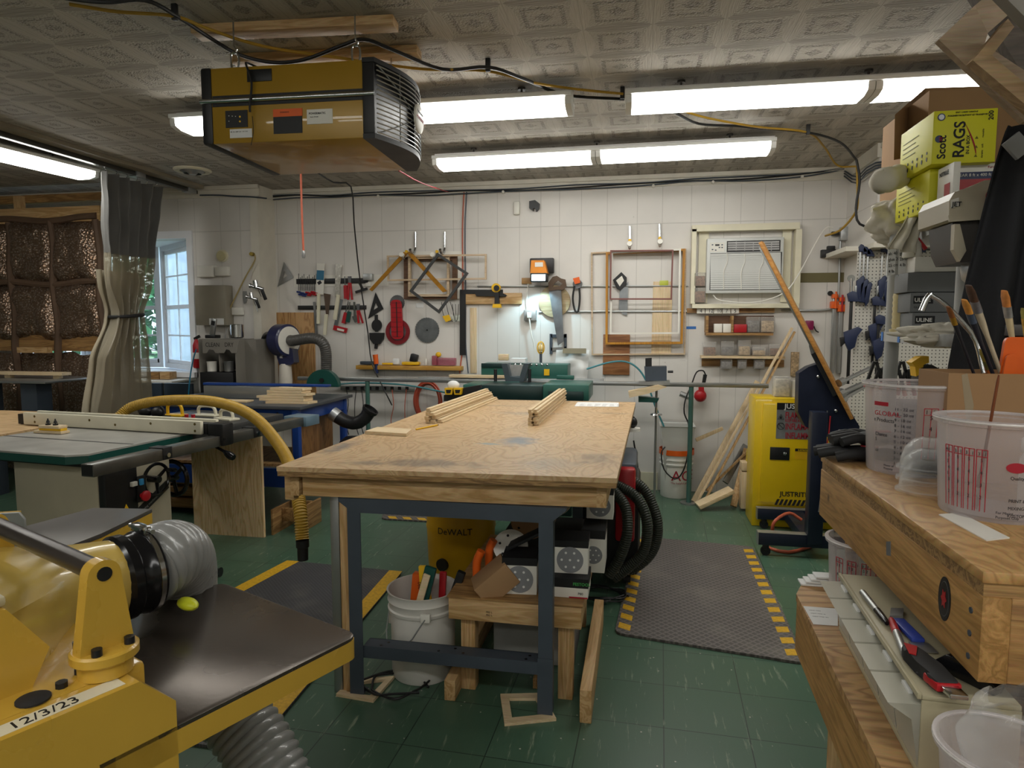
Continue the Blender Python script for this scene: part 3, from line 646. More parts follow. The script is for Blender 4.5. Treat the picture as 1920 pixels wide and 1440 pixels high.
def floormat(corners,label,base,stripes,edge,n,r=0.05,world=None):
    P=[V(x,y,0) for x,y in world] if world else [aZ(*c,0.0) for c in corners]      # near-left, near-right, far-right, far-left
    root=thing('floor_mat',label,'mat',(sum(P,Vector())/4),0,'anti-fatigue mats on the floor')
    b=MB();b.prism(rrect(P,r),0.0005,0.012);b.build('mat_body',base,root)
    nl,nr,fr,fl=P;b=MB()
    for (a,c,ins) in edge(nl,nr,fr,fl):
        d=(c-a);l=d.length;d.normalize();ins=ins.normalized()
        if stripes:
            k=n
            for i in range(k):
                t0=l*(i+0.55)/(k+0.6);w_=l/k*0.5;p0=a+d*t0+ins*0.012
                q=[p0,p0+d*w_,p0+d*(w_-0.02)+ins*0.06,p0+d*(-0.02)+ins*0.06]
                MB().prism([(x.x,x.y) for x in q],0.012,0.0128).build('hazard_stripe',MHAZ,root)
        else:
            q=[a+ins*0.002,c+ins*0.002,c+ins*0.085,a+ins*0.085];MB().prism([(x.x,x.y) for x in q],0.012,0.0128).build('yellow_border',MHAZ,root)
    return root
floormat([(1152,1190),(1512,1248),(1412,1028),(1195,1008)],'dark diamond-tread mat with yellow hazard dashes right of the worktable',MMAT,True,lambda nl,nr,fr,fl:((nl,fl,nr-nl),(nr,fr,nl-nr)),13)
floormat([(500,1350),(860,1380),(840,1075),(515,1055)],'black pebbled mat with solid yellow borders left of the worktable',MMAT2,False,lambda nl,nr,fr,fl:((nl,fl,nr-nl),(nr,fr,nl-nr)),1,world=[(-2.42,2.0),(-1.31,2.0),(-1.385,3.72),(-2.17,3.76)])
floormat([(715,975),(900,985),(890,955),(722,952)],'small dark mat with yellow dashes on its near edge beyond the worktable',MMAT,True,lambda nl,nr,fr,fl:((nl,nr,fl-nl),),6)
# ------------------------------------------------------------------ hoses
def hose(pts,r,pitch,m,name,parent=None,label=None,cat='hose',amp=0.1,n=20,group=None,ends=None):
    P=spline(pts,40);ds=[0.0]
    for i in range(1,len(P)):ds.append(ds[-1]+(P[i]-P[i-1]).length)
    tot=ds[-1];step=pitch/4;k=max(8,int(tot/step));Q=[];j=0
    for i in range(k+1):
        s=tot*i/k
        while j<len(ds)-2 and ds[j+1]<s:j += 1
        t=(s-ds[j])/max(1e-9,ds[j+1]-ds[j]);Q.append(P[j].lerp(P[j+1],min(1,t)))
    b=MB();b.tube(Q,r,n=n,smooth=0,rf=lambda i,kk:r*(1+amp*(0.5 if i%4 in (1,3) else (1 if i%4==2 else -0.6))))
    o=b.build(name,m,parent,smooth=60)
    if label and not parent:tag(o,label,cat,group)
    return o
MHOSEG=mat('grey_hose_plastic','#8c8c8a',0.3,var=0.04,coat=0.3);MHOSEY=mat('yellow_hose_plastic','#b28f36',0.4,var=0.08,scale=30);MHOSEB=mat('dark_hose_plastic','#2f332b',0.4,var=0.1)
# ------------------------------------------------------------------ foreground planer, local frame: x = feed direction towards the camera, y = across, z up
PC=V(-.658,1.459,0);PU=V(-.404,-.915,0);PV_=V(-.915,.404,0)
PM=Matrix((PU,PV_,ZA)).transposed().to_4x4();PM.translation=PC
MIRON=mat('ground_iron','#5e564f',0.27,0.7,var=0.18,scale=3,bump=0.02,bscale=90)
MDUST=mat('dusty_cream_metal','#b5a988',0.35,var=0.1)
pl=thing('thickness_planer','mustard yellow planer in the foreground with a dark iron table and grey dust hose','planer',PC,0)
b=MB(PM)
def rr2(x0,y0,x1,y1,r):return rrect([V(x0,y0,0),V(x1,y0,0),V(x1,y1,0),V(x0,y1,0)],r,5)
b.prism(rr2(0,0,0.62,0.58,0.035),0.742,0.750,bev=0.001);b.build('table_surface',MIRON,pl)
b=MB(PM);b.prism(rr2(0.0,0.0,0.62,0.58,0.03),0.695,0.7418);b.build('table_casting',MMUST,pl)
b=MB(PM);b.box((0.46,0.06,0.10),(1.35,0.60,0.70),0.02);b.build('stand',MMUST,pl)
# right side belt cover with chamfered top
b=MB(PM)
sec=[(0.449,0.60),(0.449,0.800),(0.512,0.866),(1.25,0.866),(1.25,0.60)]
rs=lambda v,ins:[V(x+(ins if i in (0,1,2) else 0),v,z) for i,(x,z) in enumerate(sec)]
b.rings([rs(0.0,0),rs(0.062,0)]);o=b.build('belt_cover',MMUST,pl,smooth=20)
b=MB(PM);b.box((0.53,0.012,0.8662),(1.2,0.046,0.8668));tp=b.build('masking_tape',mat('cream_tape','#d8cfb4',0.8,var=0.06),pl)
text('12/3/23',PM@V(0.70,0.018,0.8669),-PU,PV_*1.0,0.024,MINK,tp,name='handwritten_date')
text('2',PM@V(0.80,0.018,0.8669),-PU,PV_*1.0,0.024,MINK,tp,name='handwritten_date')
# body casting behind the cover
b=MB(PM)
b.box((0.47,0.0625,0.60),(1.30,0.60,0.868),0.008);b.build('body_casting',MMUST,pl)
b=MB(PM)     # raised sloping head
sec=[(0.63,0.868),(0.60,0.93),(0.66,1.02),(0.75,1.035),(1.30,1.0),(1.30,0.868)]
b.rings([[V(x,0.13,z) for x,z in sec],[V(x,0.56,z) for x,z in sec]]);b.build('cutter_hood',MMUST,pl,smooth=20)
b=MB(PM)
for (x,y,z,r) in ((0.60,0.25,1.005,0.008),):pass
b.box((0.655,0.14,1.022),(0.75,0.54,1.040),0.006);b.build('hood_cover_plate',MDUST,pl)
for y in (0.18,0.36,0.52):MB(PM).cyl((0.70,y,1.04),(0.70,y,1.052),0.009,n=8).build('bolt',MBLK,pl)
for (x,y,z) in ((0.485,0.10,0.868),(0.60,0.09,0.868),(0.56,0.045+0.07,0.868)):MB(PM).cyl((x,y,z),(x,y,z+0.010),0.010,n=8).build('bolt',MBLK,pl)
MB(PM).lathe([(0.026,0),(0.026,0.003),(0.015,0.008)],(0.645,0.085,0.868),n=20).build('rubber_plug',MRUB,pl)
MB(PM).cyl((0.72,0.082,0.868),(0.72,0.082,0.870),0.014,n=16).build('screw_hole',MBLK,pl)
b=MB(PM);b.box((0.745,0.066,0.8682),(0.86,0.10,0.870));b.build('name_badge',MALU,pl)
# bracket: disc base and upright ear carrying the return roller
def bracket(y,nm='roller_bracket'):
    b=MB(PM);b.lathe([(0.052,0),(0.056,0.004),(0.056,0.018),(0.052,0.022)],(0.53,y,0.895),n=32)
    b.cyl((0.53,y,0.868),(0.53,y,0.896),0.045,n=24)
    sec=[(0.575,0.917),(0.487,0.917)];top=[(0.531+0.026*math.cos(a),1.050+0.026*math.sin(a)) for a in [PI*i/10 for i in range(11)]]
    poly=[(0.487+0.09,0.917)]+[] 
    pts=[(0.578,0.917),(0.560,1.045)]+[(0.531+0.028*math.cos(a),1.052+0.028*math.sin(a)) for a in [0.15+(PI-.3)*i/10 for i in range(11)]]+[(0.502,1.045),(0.486,0.917)]
    b.rings([[V(x,y-0.018,z) for x,z in pts],[V(x,y+0.012,z) for x,z in pts]])
    o=b.build(nm,MMUST,pl)
    MB(PM).cyl((0.531,y-0.0195,1.055),(0.531,y-0.016,1.055),0.013,n=16).build('axle_end',MBLK,o)
    for a in (0.7,2.2,3.9,5.4):MB(PM).cyl((0.53+0.042*math.cos(a),y+0.042*math.sin(a),0.917),(0.53+0.042*math.cos(a),y+0.042*math.sin(a),0.930),0.009,n=10).build('bolt',MBLK,o)
bracket(0.085);bracket(0.60)
b=MB(PM);b.cyl((0.531,0.10,1.055),(0.531,0.585,1.055),0.019,n=20);b.build('return_roller',mat('dark_roller_steel','#4b443f',0.3,0.6,var=0.05),pl)
# dust hood and port
b=MB(PM)
hp=V(0.20,0.49,0.885)
def sq(x,y0,y1,z0,z1,n=24):
    out=[]
    for i in range(n):
        a=2*PI*(i+0.5)/n;c,s=math.cos(a),math.sin(a);k=1/max(abs(c),abs(s));out.append(V(x,(y0+y1)/2+c*k*(y1-y0)/2,(z0+z1)/2+s*k*(z1-z0)/2))
    return out
def ci(x,cy,cz,r,n=24):return [V(x,cy+math.cos(2*PI*(i+0.5)/n)*r,cz+math.sin(2*PI*(i+0.5)/n)*r) for i in range(n)]
b.rings([sq(0.66,0.13,0.60,0.87,1.025),sq(0.55,0.25,0.66,0.83,1.005),ci(0.44,0.485,0.90,0.098),ci(0.30,hp.y,hp.z,0.092)]);b.build('dust_hood',mat('yellow_hood_enamel','#c9ab55',0.25,var=0.06,coat=0.4),pl,smooth=50)
b=MB(PM);b.lathe([(0.094,0),(0.104,0.01),(0.104,0.03),(0.099,0.035),(0.099,0.055),(0.103,0.06),(0.103,0.085),(0.096,0.09)],(0.335,hp.y,hp.z),(-1,0,0),n=32,cap0=False,cap1=False);b.build('hose_coupler',MBLKG,pl)
b=MB(PM);b.lathe([(0.104,0),(0.1055,0.001),(0.1055,0.012),(0.104,0.013)],(0.268,hp.y,hp.z),(-1,0,0),n=32);b.box((0.252,hp.y-0.035,hp.z+0.10),(0.272,hp.y+0.03,hp.z+0.12),0.003);b.cyl((0.262,hp.y-0.06,hp.z+0.111),(0.262,hp.y+0.05,hp.z+0.109),0.006,n=8);b.build('hose_clamp',MCHR,pl)
HP=[PM@V(*q) for q in ((0.26,0.49,0.885),(0.20,0.51,0.895),(0.14,0.56,0.87),(0.09,0.63,0.80),(0.055,0.69,0.71),(0.06,0.67,0.55),(0.04,0.52,0.42),(0.02,0.37,0.30),(0.04,0.26,0.17),(0.20,0.16,0.10))]
hose(HP,0.090,0.024,MHOSEG,'dust_hose',pl,amp=0.06,n=28)
b=MB(PM);b.sphere((0.20,0.40,0.80),0.02,(1.0,1.9,0.75),n=14);b.build('knob',mat('lime_plastic','#c9cf2a',0.4),pl)
# second machine behind: jointer
J=thing('jointer','yellow jointer with a bare grey iron table behind the planer hood','jointer',(-1.95,1.9,0))
P=[aZ(*t,0.80) for t in ((40,1058),(190,1000),(285,954),(175,952),(-40,1010),(-80,1040))]
b=MB();b.prism([(p.x,p.y) for p in P],0.785,0.80,bev=0.001);b.build('infeed_table',mat('dull_iron','#6e6a66',0.4,0.7,var=0.12,scale=6),J)
b=MB();b.prism([(p.x*0.995-0.01,p.y) for p in P],0.70,0.7848);b.build('table_casting',MMUST,J)
b=MB();b.prism([(-2.25,1.75),(-1.95,1.75),(-2.1,2.15),(-2.4,2.15)],0.0,0.70);b.build('base',MMUST,J)
f0=aZ(-30,1020,0.801);f1=aZ(48,1015,0.801)
M=frame(f0,f1-f0,ZA);l=(f1-f0).length
b=MB(M);b.prism([(0,0),(l,0),(l,0.072),(l-0.015,0.095),(0,0.095)],-0.012,0.0);fo=b.build('fence',MALU,J)
b=MB(M);b.prism([(0,0.02),(l-0.02,0.02),(l-0.02,0.0945),(0,0.0945)],-0.03,-0.0125);b.build('fence_backing',MMUST,J)
# ------------------------------------------------------------------ table saw, local frame: x away along the rail, y to the left, z up
SM=Matrix((V(.108,.994,0),V(-.994,.108,0),ZA)).transposed().to_4x4();SM.translation=V(-2.63,2.74,0)
MBEIGE=mat('beige_enamel','#a8a08a',0.4,var=0.05);MCASTT=mat('dusty_iron_top','#a8a69f',0.38,0.3,var=0.18,scale=6)
MUHMW=mat('ivory_plastic','#dad4be',0.35,var=0.04)
ts=thing('table_saw','table saw on the left with an ivory plastic fence and green-edged iron top','table saw',SM.translation)
b=MB(SM);b.prism([(0.0,0.13),(0.06,0.05),(0.75,0.05),(0.75,1.0),(0.0,1.0)],0.851,0.860);b.build('iron_top',MCASTT,ts,smooth=0)
b=MB(SM);b.prism([(0.0,0.13),(0.06,0.05),(0.75,0.05),(0.75,1.0),(0.0,1.0)],0.812,0.8505);b.build('top_casting',MGRN,ts,smooth=0)
b=MB(SM);b.box((0.33,0.06,0.8601),(0.345,1.0,0.8606));b.box((0.02,0.06,0.8601),(0.021,0.061,0.8602));b.build('mitre_slot',MBLK,ts,smooth=0)
b=MB(SM);b.box((0.10,0.05,0.03),(0.57,0.62,0.80),0.012);b.build('cabinet',MBEIGE,ts)
b=MB(SM);b.box((0.06,0.04,0.79),(0.62,0.95,0.812));b.build('neck',MBLK,ts,smooth=0)
b=MB(SM);b.box((0.098,0.0,0.0),(0.60,0.66,0.03));b.build('base',MBLK,ts)
b=MB(SM);b.box((0.75,0.05,0.815),(1.62,0.85,0.860),0.003);b.build('extension_table',mat('black_laminate','#3b3b3a',0.4,var=0.15),ts)
b=MB(SM);b.box((-0.13,-0.20,0.800),(1.50,-0.125,0.860),0.004);b.build('fence_rail',mat('scuffed_rail_steel','#6c6b66',0.3,0.75,var=0.25,scale=6),ts)
b=MB(SM);b.box((-0.131,-0.195,0.806),(-0.129,-0.13,0.855));b.build('rail_end',MBLK,ts)
b=MB(SM);b.box((-0.02,-0.12,0.80),(1.60,-0.112,0.855));b.box((-0.02,-0.112,0.80),(1.60,-0.06,0.806));b.build('rail_angle',MBLK,ts,smooth=0)
b=MB(SM);b.box((1.50,-0.22,0.795),(1.66,-0.04,0.862),0.003);b.build('rail_end_bracket',mat('blue_steel','#7c96a8',0.35,0.5,var=0.1),ts)
for x in (0.27,0.98):b=MB(SM);b.box((x,-0.205,0.803),(x+0.06,-0.11,0.866),0.003);o=b.build('rail_bracket',MBLK,ts);MB(SM).cyl((x+0.03,-0.212,0.825),(x+0.03,-0.204,0.825),0.012,n=10).build('bolt',MCHR,o)
# fence: two ivory faces on a steel tube
b=MB(SM);b.box((0.70,-0.10,0.862),(0.76,1.38,0.925));b.build('fence_tube',MBLK,ts)
for x in (0.672,0.762):
    b=MB(SM);b.box((x,-0.08-(0.03 if x>.7 else 0),0.864),(x+0.026,1.30,0.942),0.006);fc=b.build('fence_face',MUHMW,ts)
    if x<0.7:
        for y,z in ((-0.04,0.925),(-0.04,0.885),(0.28,0.915),(0.55,0.895),(0.75,0.915),(1.2,0.92),(1.2,0.885)):MB(SM).cyl((x-0.001,y,z),(x+0.001,y,z),0.008,n=10).build('screw',mat('brass_screw','#6b5b2d',0.4,0.6),fc)
b=MB(SM);b.box((0.69,-0.22,0.80),(0.78,-0.11,0.93),0.01);b.build('fence_head',MBLK,ts)
h0=SM@V(0.70,-0.22,0.845);b=MB();hd=[h0,aY(398,832,h0.y+0.02),aY(418,845,h0.y),aY(428,852,h0.y-0.02),aY(438,858,h0.y-0.03)]
b.tube(hd,0.009,n=10,rf=lambda i,k:0.008 if i<k*0.5 else (0.008+0.014*math.sin(PI*min(1,(i-k*0.5)/(k*0.5))*0.9)));b.build('lock_lever',MBLKG,ts)
# hand wheels, switch, badge on the cabinet front (faces -y)
def wheel(cx,cz,r,y,nm,mt):
    b=MB(SM);pts=[(cx+r*math.cos(2*PI*i/28),y,cz+r*math.sin(2*PI*i/28)) for i in range(28)];b.tube(pts,r*0.11,n=8,closed=True,smooth=0)
    for k in range(3):a=k*2*PI/3+0.6;b.cyl((cx,y,cz),(cx+r*math.cos(a),y,cz+r*math.sin(a)),r*0.13,r*0.09,n=8)
    b.cyl((cx,y-0.02,cz),(cx,y+0.05,cz),r*0.22,n=16);o=b.build(nm,mt,ts)
    c=MB(SM);c.lathe([(0.006,0),(0.012,0.02),(0.011,0.06),(0.004,0.07)],(cx+r*0.75,y-0.01,cz+r*0.5),(0,-1,0),n=12);c.build('crank_handle',MBLKG,o)
wheel(0.42,0.655,0.085,0.0,'handwheel',MBLKG)
b=MB(SM);M=SM@T(0.66,0.12,0.60,rz=PI/2)
SMold=SM;
pts=[(0.66,0.12+0.10*math.cos(2*PI*i/28),0.60+0.10*math.sin(2*PI*i/28)) for i in range(28)];b.tube(pts,0.013,n=8,closed=True,smooth=0)
for k in range(3):a=k*2.09+.3;b.cyl((0.66,0.12,0.60),(0.66,0.12+0.10*math.cos(a),0.60+0.10*math.sin(a)),0.011,n=8)
b.cyl((0.57,0.12,0.60),(0.69,0.12,0.60),0.018,n=12);b.build('handwheel',MBLKG,ts)
b=MB(SM);b.box((0.10,0.0,0.50),(0.30,0.05,0.77),0.012);b.build('switch_box',MBLK,ts)
b=MB(SM);b.box((0.285,-0.012,0.56),(0.335,0.0,0.70),0.004);sw=b.build('switch_plate',MBLK,ts)
MB(SM).box((0.245,-0.02,0.655),(0.278,-0.001,0.678),0.002).build('label_tag',MWHT,ts);MB(SM).box((0.292,-0.024,0.652),(0.315,-0.012,0.685),0.003).build('start_button',mat('sky_blue_plastic','#3b9bd6',0.35),ts)
MB(SM).lathe([(0.012,0),(0.012,0.02),(0.028,0.025),(0.028,0.035),(0.015,0.042)],(0.305,-0.012,0.595),(0,-1,0),n=20).build('stop_button',MRED,ts)
b=MB(SM);b.prism([(0.20,0.535),(0.235,0.535),(0.2175,0.57)],0.0,0.002,SM.inverted()@frame(SM@V(0,0,0),SM.to_3x3()@XA,ZA));b.build('warning_label',MYEL,ts)
o=MB(SM).prism([(0.31,0.50),(0.53,0.62),(0.55,0.575),(0.34,0.46)],0,0.004,frame((0,0.048,0),XA,ZA)).build('name_plate',MBLK,ts)
text('sawing machines',SM@V(0.35,0.040,0.485),SM.to_3x3()@V(0.87,0,0.47),SM.to_3x3()@V(-0.47,0,0.87),0.014,mat('grey_ink','#8a8a86',0.6,var=0),ts)
# plywood leg panel, little wooden box
a0=SM@V(1.372,0.648,0);a1=SM@V(1.437,0.108,0)
MPLYZ=ply_face('fir_plywood_upright','#e2c69b','#cba673','#cfae7c',0.9,axis='Z')
b=MB();d_=(a1-a0).normalized();b.prism([(a0.x,a0.y),(a1.x,a1.y),(a1.x+0.002,a1.y+0.02),(a0.x,a0.y+0.02)],0,0.795);o=b.build('support_panel',MPLYZ,ts,smooth=0,label='fir plywood support panel with wavy grain')
bx=thing('step_box','small open-ended wooden box on the floor beside the plywood support panel','box',(-2.45,4.3,0))
for nm,p,q in (('side_panel',(-2.56,4.24,0),(-2.545,4.62,0.185)),('side_panel',(-2.38,4.30,0),(-2.365,4.62,0.185)),('cross_panel',(-2.545,4.36,0.07),(-2.38,4.375,0.165)),('cross_panel',(-2.545,4.58,0.07),(-2.38,4.595,0.165))):
    MB().box(p,q,0.001).build(nm,MFIR,bx)
# wooden run-out table at far left, items on the saw
ot=thing('outfeed_table','pale wooden run-out table at the far left behind the saw top','table',(-4.3,3.8,0))
MB().box((-5.2,3.10,0.835),(-3.66,4.15,0.858)).build('tabletop',ply_face('birch_top','#c7a67b','#b08f62','#b89a70',0.8,axis='X'),ot,smooth=0)
for x in (-5.1,-3.75):
    for y in (3.15,4.05):MB().box((x,y,0),(x+0.06,y+0.06,0.835)).build('leg',MPINEZ,ot)
def onsaw(px,py,z=0.861):return aZ(px,py,z)
# featherboards stack
p=onsaw(100,812);fb=thing('featherboard','stacked pale wooden featherboard with black knobs beside the ivory saw fence','featherboard',p)
M=T(p.x,p.y,0.8615,rz=-0.06)
MB(M).box((-0.115,-0.03,0),(0.09,0.03,0.016),0.003).build('lower_board',MMAPLEX,fb);MB(M).box((-0.08,-0.022,0.016),(0.08,0.022,0.03),0.002).build('yellow_spacer',MYEL,fb);MB(M).box((-0.075,-0.03,0.03),(0.075,0.03,0.047),0.003).build('upper_board',MMAPLEX,fb)
for x in (-0.035,0.02):MB(M).cyl((x,0,0.047),(x,0,0.055),0.014,n=10).cyl((x,0,0.055),(x,0,0.085),0.004,n=8).cyl((x,0,0.06),(x,0,0.075),0.011,0.006,n=8).build('clamp_knob',MBLK,fb)
p=onsaw(145,803);M=T(p.x+0.02,p.y+0.03,0.885,rz=0.03);cl=thing('folding_rule','yellow wooden folding rule lying across the featherboard on the saw','rule',p)
MB(M).box((-0.06,-0.012,0),(0.12,0.012,0.016),0.001).build('folded_sticks',MYEL,cl)
text('090',M@V(0.065,-0.0125,0.002),M.to_3x3()@XA,ZA,0.012,MINK,cl);text('Professional',M@V(-0.04,-0.0125,0.004),M.to_3x3()@XA,ZA,0.008,MINK,cl)
# ear muffs
p=onsaw(285,782,0.862);em=thing('ear_muffs','black ear muffs lying on the saw extension behind the ivory fence','ear muffs',p)
for dx in (-0.05,0.045):MB().sphere((p.x+dx,p.y,p.z+0.035),0.045,(1.05,0.75,0.8),n=20).build('ear_cup',MBLK,em);
b=MB();b.tube([(p.x-0.09,p.y,p.z+0.02),(p.x-0.10,p.y,p.z+0.05),(p.x-0.05,p.y,p.z+0.085),(p.x+0.05,p.y,p.z+0.085),(p.x+0.095,p.y,p.z+0.05),(p.x+0.09,p.y,p.z+0.015)],0.008,n=8);b.build('headband',MRUB,em)
MB().box((p.x-0.12,p.y-0.04,p.z),(p.x+0.12,p.y+0.05,p.z+0.008),0.003).build('cushion',MRUB,em)
# push blocks
def pushblock(px,py,w,m,label,rz=0.0,h=0.07):
    p=onsaw(px,py,0.862);r=thing('push_block',label,'push block',p,0,'push blocks on the saw extension');M=T(p.x,p.y,p.z,rz=rz)
    MB(M).box((-w/2,-0.04,0),(w/2,0.04,0.014),0.003).build('sole',m,r);MB(M).tube([(-w*0.36,0,0.01),(-w*0.36,0,h*0.7),(-w*0.22,0,h),(w*0.22,0,h*0.98),(w*0.36,0,h*0.68),(w*0.40,0,0.01)],0.011,n=8).build('handle',m,r)
pushblock(328,780,0.15,MYEL,'yellow push block with an arched handle next to the ear muffs',h=0.085);pushblock(388,780,0.19,MUHMW,'ivory push block with a wide squared handle left of its twin',-0.1);pushblock(425,787,0.17,MUHMW,'ivory push block with a sloping handle nearest the end of the saw table',-0.35,0.065)
p=onsaw(350,785,0.862)
for i,dx in enumerate((0,0.05)):tag(MB().cyl((p.x+dx,p.y,p.z),(p.x+dx,p.y,p.z+0.03),0.012,0.014,n=12).build('knob',MRED),'small dark red knob on the saw extension, %s one of the pair'%('left','right')[i],'knob','red knobs on the saw extension')
# yellow vacuum hose over the saw
HY=[aY(222,782,3.75),aY(250,762,3.8),aY(310,751,3.8),aY(400,753,3.75),aY(470,778,3.6),aY(520,830,3.4),aY(548,885,3.15),aY(562,950,2.95),aY(567,1012,2.9)]
vh=hose(HY,0.030,0.013,MHOSEY,'vacuum_hose',None,'ribbed yellow vacuum hose arching over the saw and hanging beside the worktable',amp=0.13,n=16)
e0=HY[-1];MB().lathe([(0.031,0),(0.031,-0.035),(0.026,-0.04),(0.025,-0.10),(0.018,-0.10)],e0,(0,0,1),n=20).build('hose_cuff',MBLK,vh)
# ------------------------------------------------------------------ blue router table
rt=thing('router_table','blue steel router table with an aluminium fence behind the yellow hose','router table',(-2.95,4.9,0))
MBLU=mat('royal_blue_steel','#1c3f86',0.35,0.2,var=0.1);MDKTOP=mat('charcoal_top','#45474a',0.35,var=0.1)
MB().box((-3.78,4.45,0.875),(-2.42,5.35,0.900),0.003).build('tabletop',MDKTOP,rt)
MB().box((-3.75,4.48,0.76),(-2.46,4.50,0.872)).build('front_apron',MBLU,rt);MB().box((-2.48,4.50,0.78),(-2.46,5.30,0.872)).build('side_apron',MBLU,rt)
for x,y in ((-2.50,4.46),(-2.50,5.25),(-3.75,4.46),(-3.75,5.25)):MB().box((x,y,0),(x+0.05,y+0.05,0.875),0.003).build('leg',MBLU,rt)
MB().box((-3.7,4.50,0.28),(-2.5,4.52,0.42)).build('lower_rail',MBLU,rt);MB().box((-2.49,4.5,0.28),(-2.47,5.3,0.36)).build('lower_rail',MBLU,rt)
MB().box((-2.56,4.56,0.30),(-2.54,5.2,0.85)).build('side_panel',ply_face('brown_ply','#8a6238','#6d4a28','#7a5630',1.0,axis='Z'),rt,smooth=0)
MB().box((-3.7,4.53,0.43),(-2.57,5.2,0.45)).build('shelf',MFIR,rt)
for i,(x,y) in enumerate(((-2.62,4.478),(-2.62,4.478),(-2.56,4.478))):MB().cyl((x,y,0.80+0.04*(i%2)),(x,y-0.006,0.80+0.04*(i%2)),0.012,n=10).build('bolt',MCHR,rt)
f=MB();f.box((-3.50,4.86,0.902),(-2.85,4.90,1.0),0.002);f.build('fence',MALU,rt);MB().box((-3.52,4.88,1.004),(-2.42,4.95,1.022),0.003).build('fence_rail',MBLU,rt)
MB().box((-2.84,4.84,0.902),(-2.76,4.89,0.985),0.004).build('router_fence_guard',MBLK,rt)
for i in range(6):
    w_=0.30+rnd.uniform(-0.06,0.05);x=-2.62+rnd.uniform(-0.04,0.04);z=0.902+i*0.020
    P=[V(x-w_*0.5-0.04,4.58+0.01*i,0),V(x+w_*0.5,4.60,0),V(x+w_*0.5+0.03,4.69,0),V(x-w_*0.5+0.03,4.69,0)]
    tag(MB().prism([(q.x,q.y) for q in P],z,z+0.018).build('pale_board',MMAPLEX),'pale wooden board, number %s from the bottom of the pile on the blue router table'%('one','two','three','four','five','six')[i],'board','pale boards piled on the blue router table')
o=MB().box((-3.42,4.60,0.902),(-2.95,4.70,0.914),0.001).build('flat_strip',MMAPLEX);tag(o,'long pale strip lying alone on the black top of the router table','board')
# black elbow and disc guard at its right end
el=thing('dust_elbow','black flexible dust elbow with a grey blast gate right of the router table','duct',(-2.3,5.0,0.8))
E=[aY(628,778,5.0),aY(648,790,5.0),aY(668,793,5.0),aY(684,784,5.0),aY(692,772,5.0)]
b=MB();b.tube(E,0.055,n=18,rf=lambda i,k:0.052*(1+0.04*(i%2)));b.build('elbow',MBLK,el);MB().lathe([(0.062,0),(0.066,0.01),(0.066,0.03),(0.060,0.03),(0.060,0.005)],E[-1],(E[-1]-E[-2]),n=20).build('rim',MBLK,el)
MB().cyl(aY(623,774,5.0),aY(634,782,5.0),0.055,n=18).build('blast_gate',MZINC,el)
MB().lathe([(0.09,0),(0.11,0.1),(0.10,0.22),(0.05,0.26)],aY(660,832,5.05)-V(0,0,0.2),(0,0,1),n=20).build('motor_cover',MBLK,el)
g=thing('green_blade_guard','dark green round guard standing behind the pale boards','guard',aY(605,718,5.5));c=aY(607,725,5.55)
b=MB(frame(c,XA,ZA));b.prism([(0.155*math.cos(a),0.155*math.sin(a)) for a in [PI*i/20 for i in range(21)]],-0.03,0.03,bev=0.006);b.build('guard_shell',MGRN,g)
b=MB(frame(c,XA,ZA));b.cyl((0,0.06,0.03),(0,0.06,0.045),0.02,n=12);b.build('hub',MBLK,g)
# ------------------------------------------------------------------ curtain track and curtain
tk=thing('curtain_track','dark metal curtain track running along the ceiling on the left','curtain track',(-4.17,4,CEIL))
MB().box((-4.30,0.5,CEIL-0.030),(-4.05,5.75,CEIL-0.001)).build('mounting_board',mat('aged_board','#8d8370',0.7,var=0.2,scale=3),tk)
MB().box((-4.20,0.5,CEIL-0.066),(-4.15,YP-0.02,CEIL-0.0305),0.003).build('rail',mat('dark_galvanised','#55534f',0.35,0.7,var=0.2),tk)
b=MB().box((-4.215,5.0,CEIL-0.072),(-4.135,5.10,CEIL-0.0295),0.002).build('bracket',MZINC,tk);MB().box((-4.215,5.66,CEIL-0.072),(-4.135,5.76,CEIL-0.0295),0.002).build('bracket',MZINC,tk)
ct=thing('curtain','tied-back curtain, grey fabric above clear vinyl, hanging beside the bay window','curtain',(-4.18,4.95,0))
XC=-4.18;z_top=CEIL-0.10;z_mid=aX(230,478,XC).z;z_tie=aX(237,592,XC).z
yc=[(z_top,aX(186,325,XC).y,aX(300,345,XC).y),(z_mid,aX(193,475,XC).y,aX(283,475,XC).y),((z_mid+z_tie)/2,aX(196,530,XC).y,aX(280,530,XC).y),(z_tie+0.02,aX(212,590,XC).y,aX(262,590,XC).y),(z_tie-0.03,aX(210,600,XC).y,aX(264,600,XC).y),(z_tie-0.35,aX(180,670,XC).y,aX(275,670,XC).y),(0.75,aX(167,775,XC).y,aX(280,775,XC).y),(0.06,aX(165,900,XC).y,aX(282,900,XC).y)]
def cz(z):
    for i in range(len(yc)-1):
        if yc[i][0]>=z>=yc[i+1][0]:
            t=(yc[i][0]-z)/(yc[i][0]-yc[i+1][0]);t=t*t*(3-2*t)*0.6+t*0.4;return [yc[i][k]+(yc[i+1][k]-yc[i][k])*t for k in (1,2)]
    return yc[0][1:] if z>yc[0][0] else yc[-1][1:]
def cur(z0,z1):
    def f(u,v):
        z=z0+(z1-z0)*v;a,c=cz(z);w_=(c-a)
        amp=0.05+0.03*noise.noise(V(u*3,z*1.2,0));ph=u*2*PI*5.5+0.9*noise.noise(V(u*2.5,z*1.5,4))
        return V(XC+amp*math.sin(ph)+0.02*noise.noise(V(u*9,z*5,1)),a+w_*u+0.02*math.cos(ph),z)
    return f
b=MB();b.grid(cur(z_top,z_mid),90,24,0.003);b.build('fabric_top',mat('grey_curtain_fabric','#6f6e6b',0.75,var=0.06),ct,smooth=80)
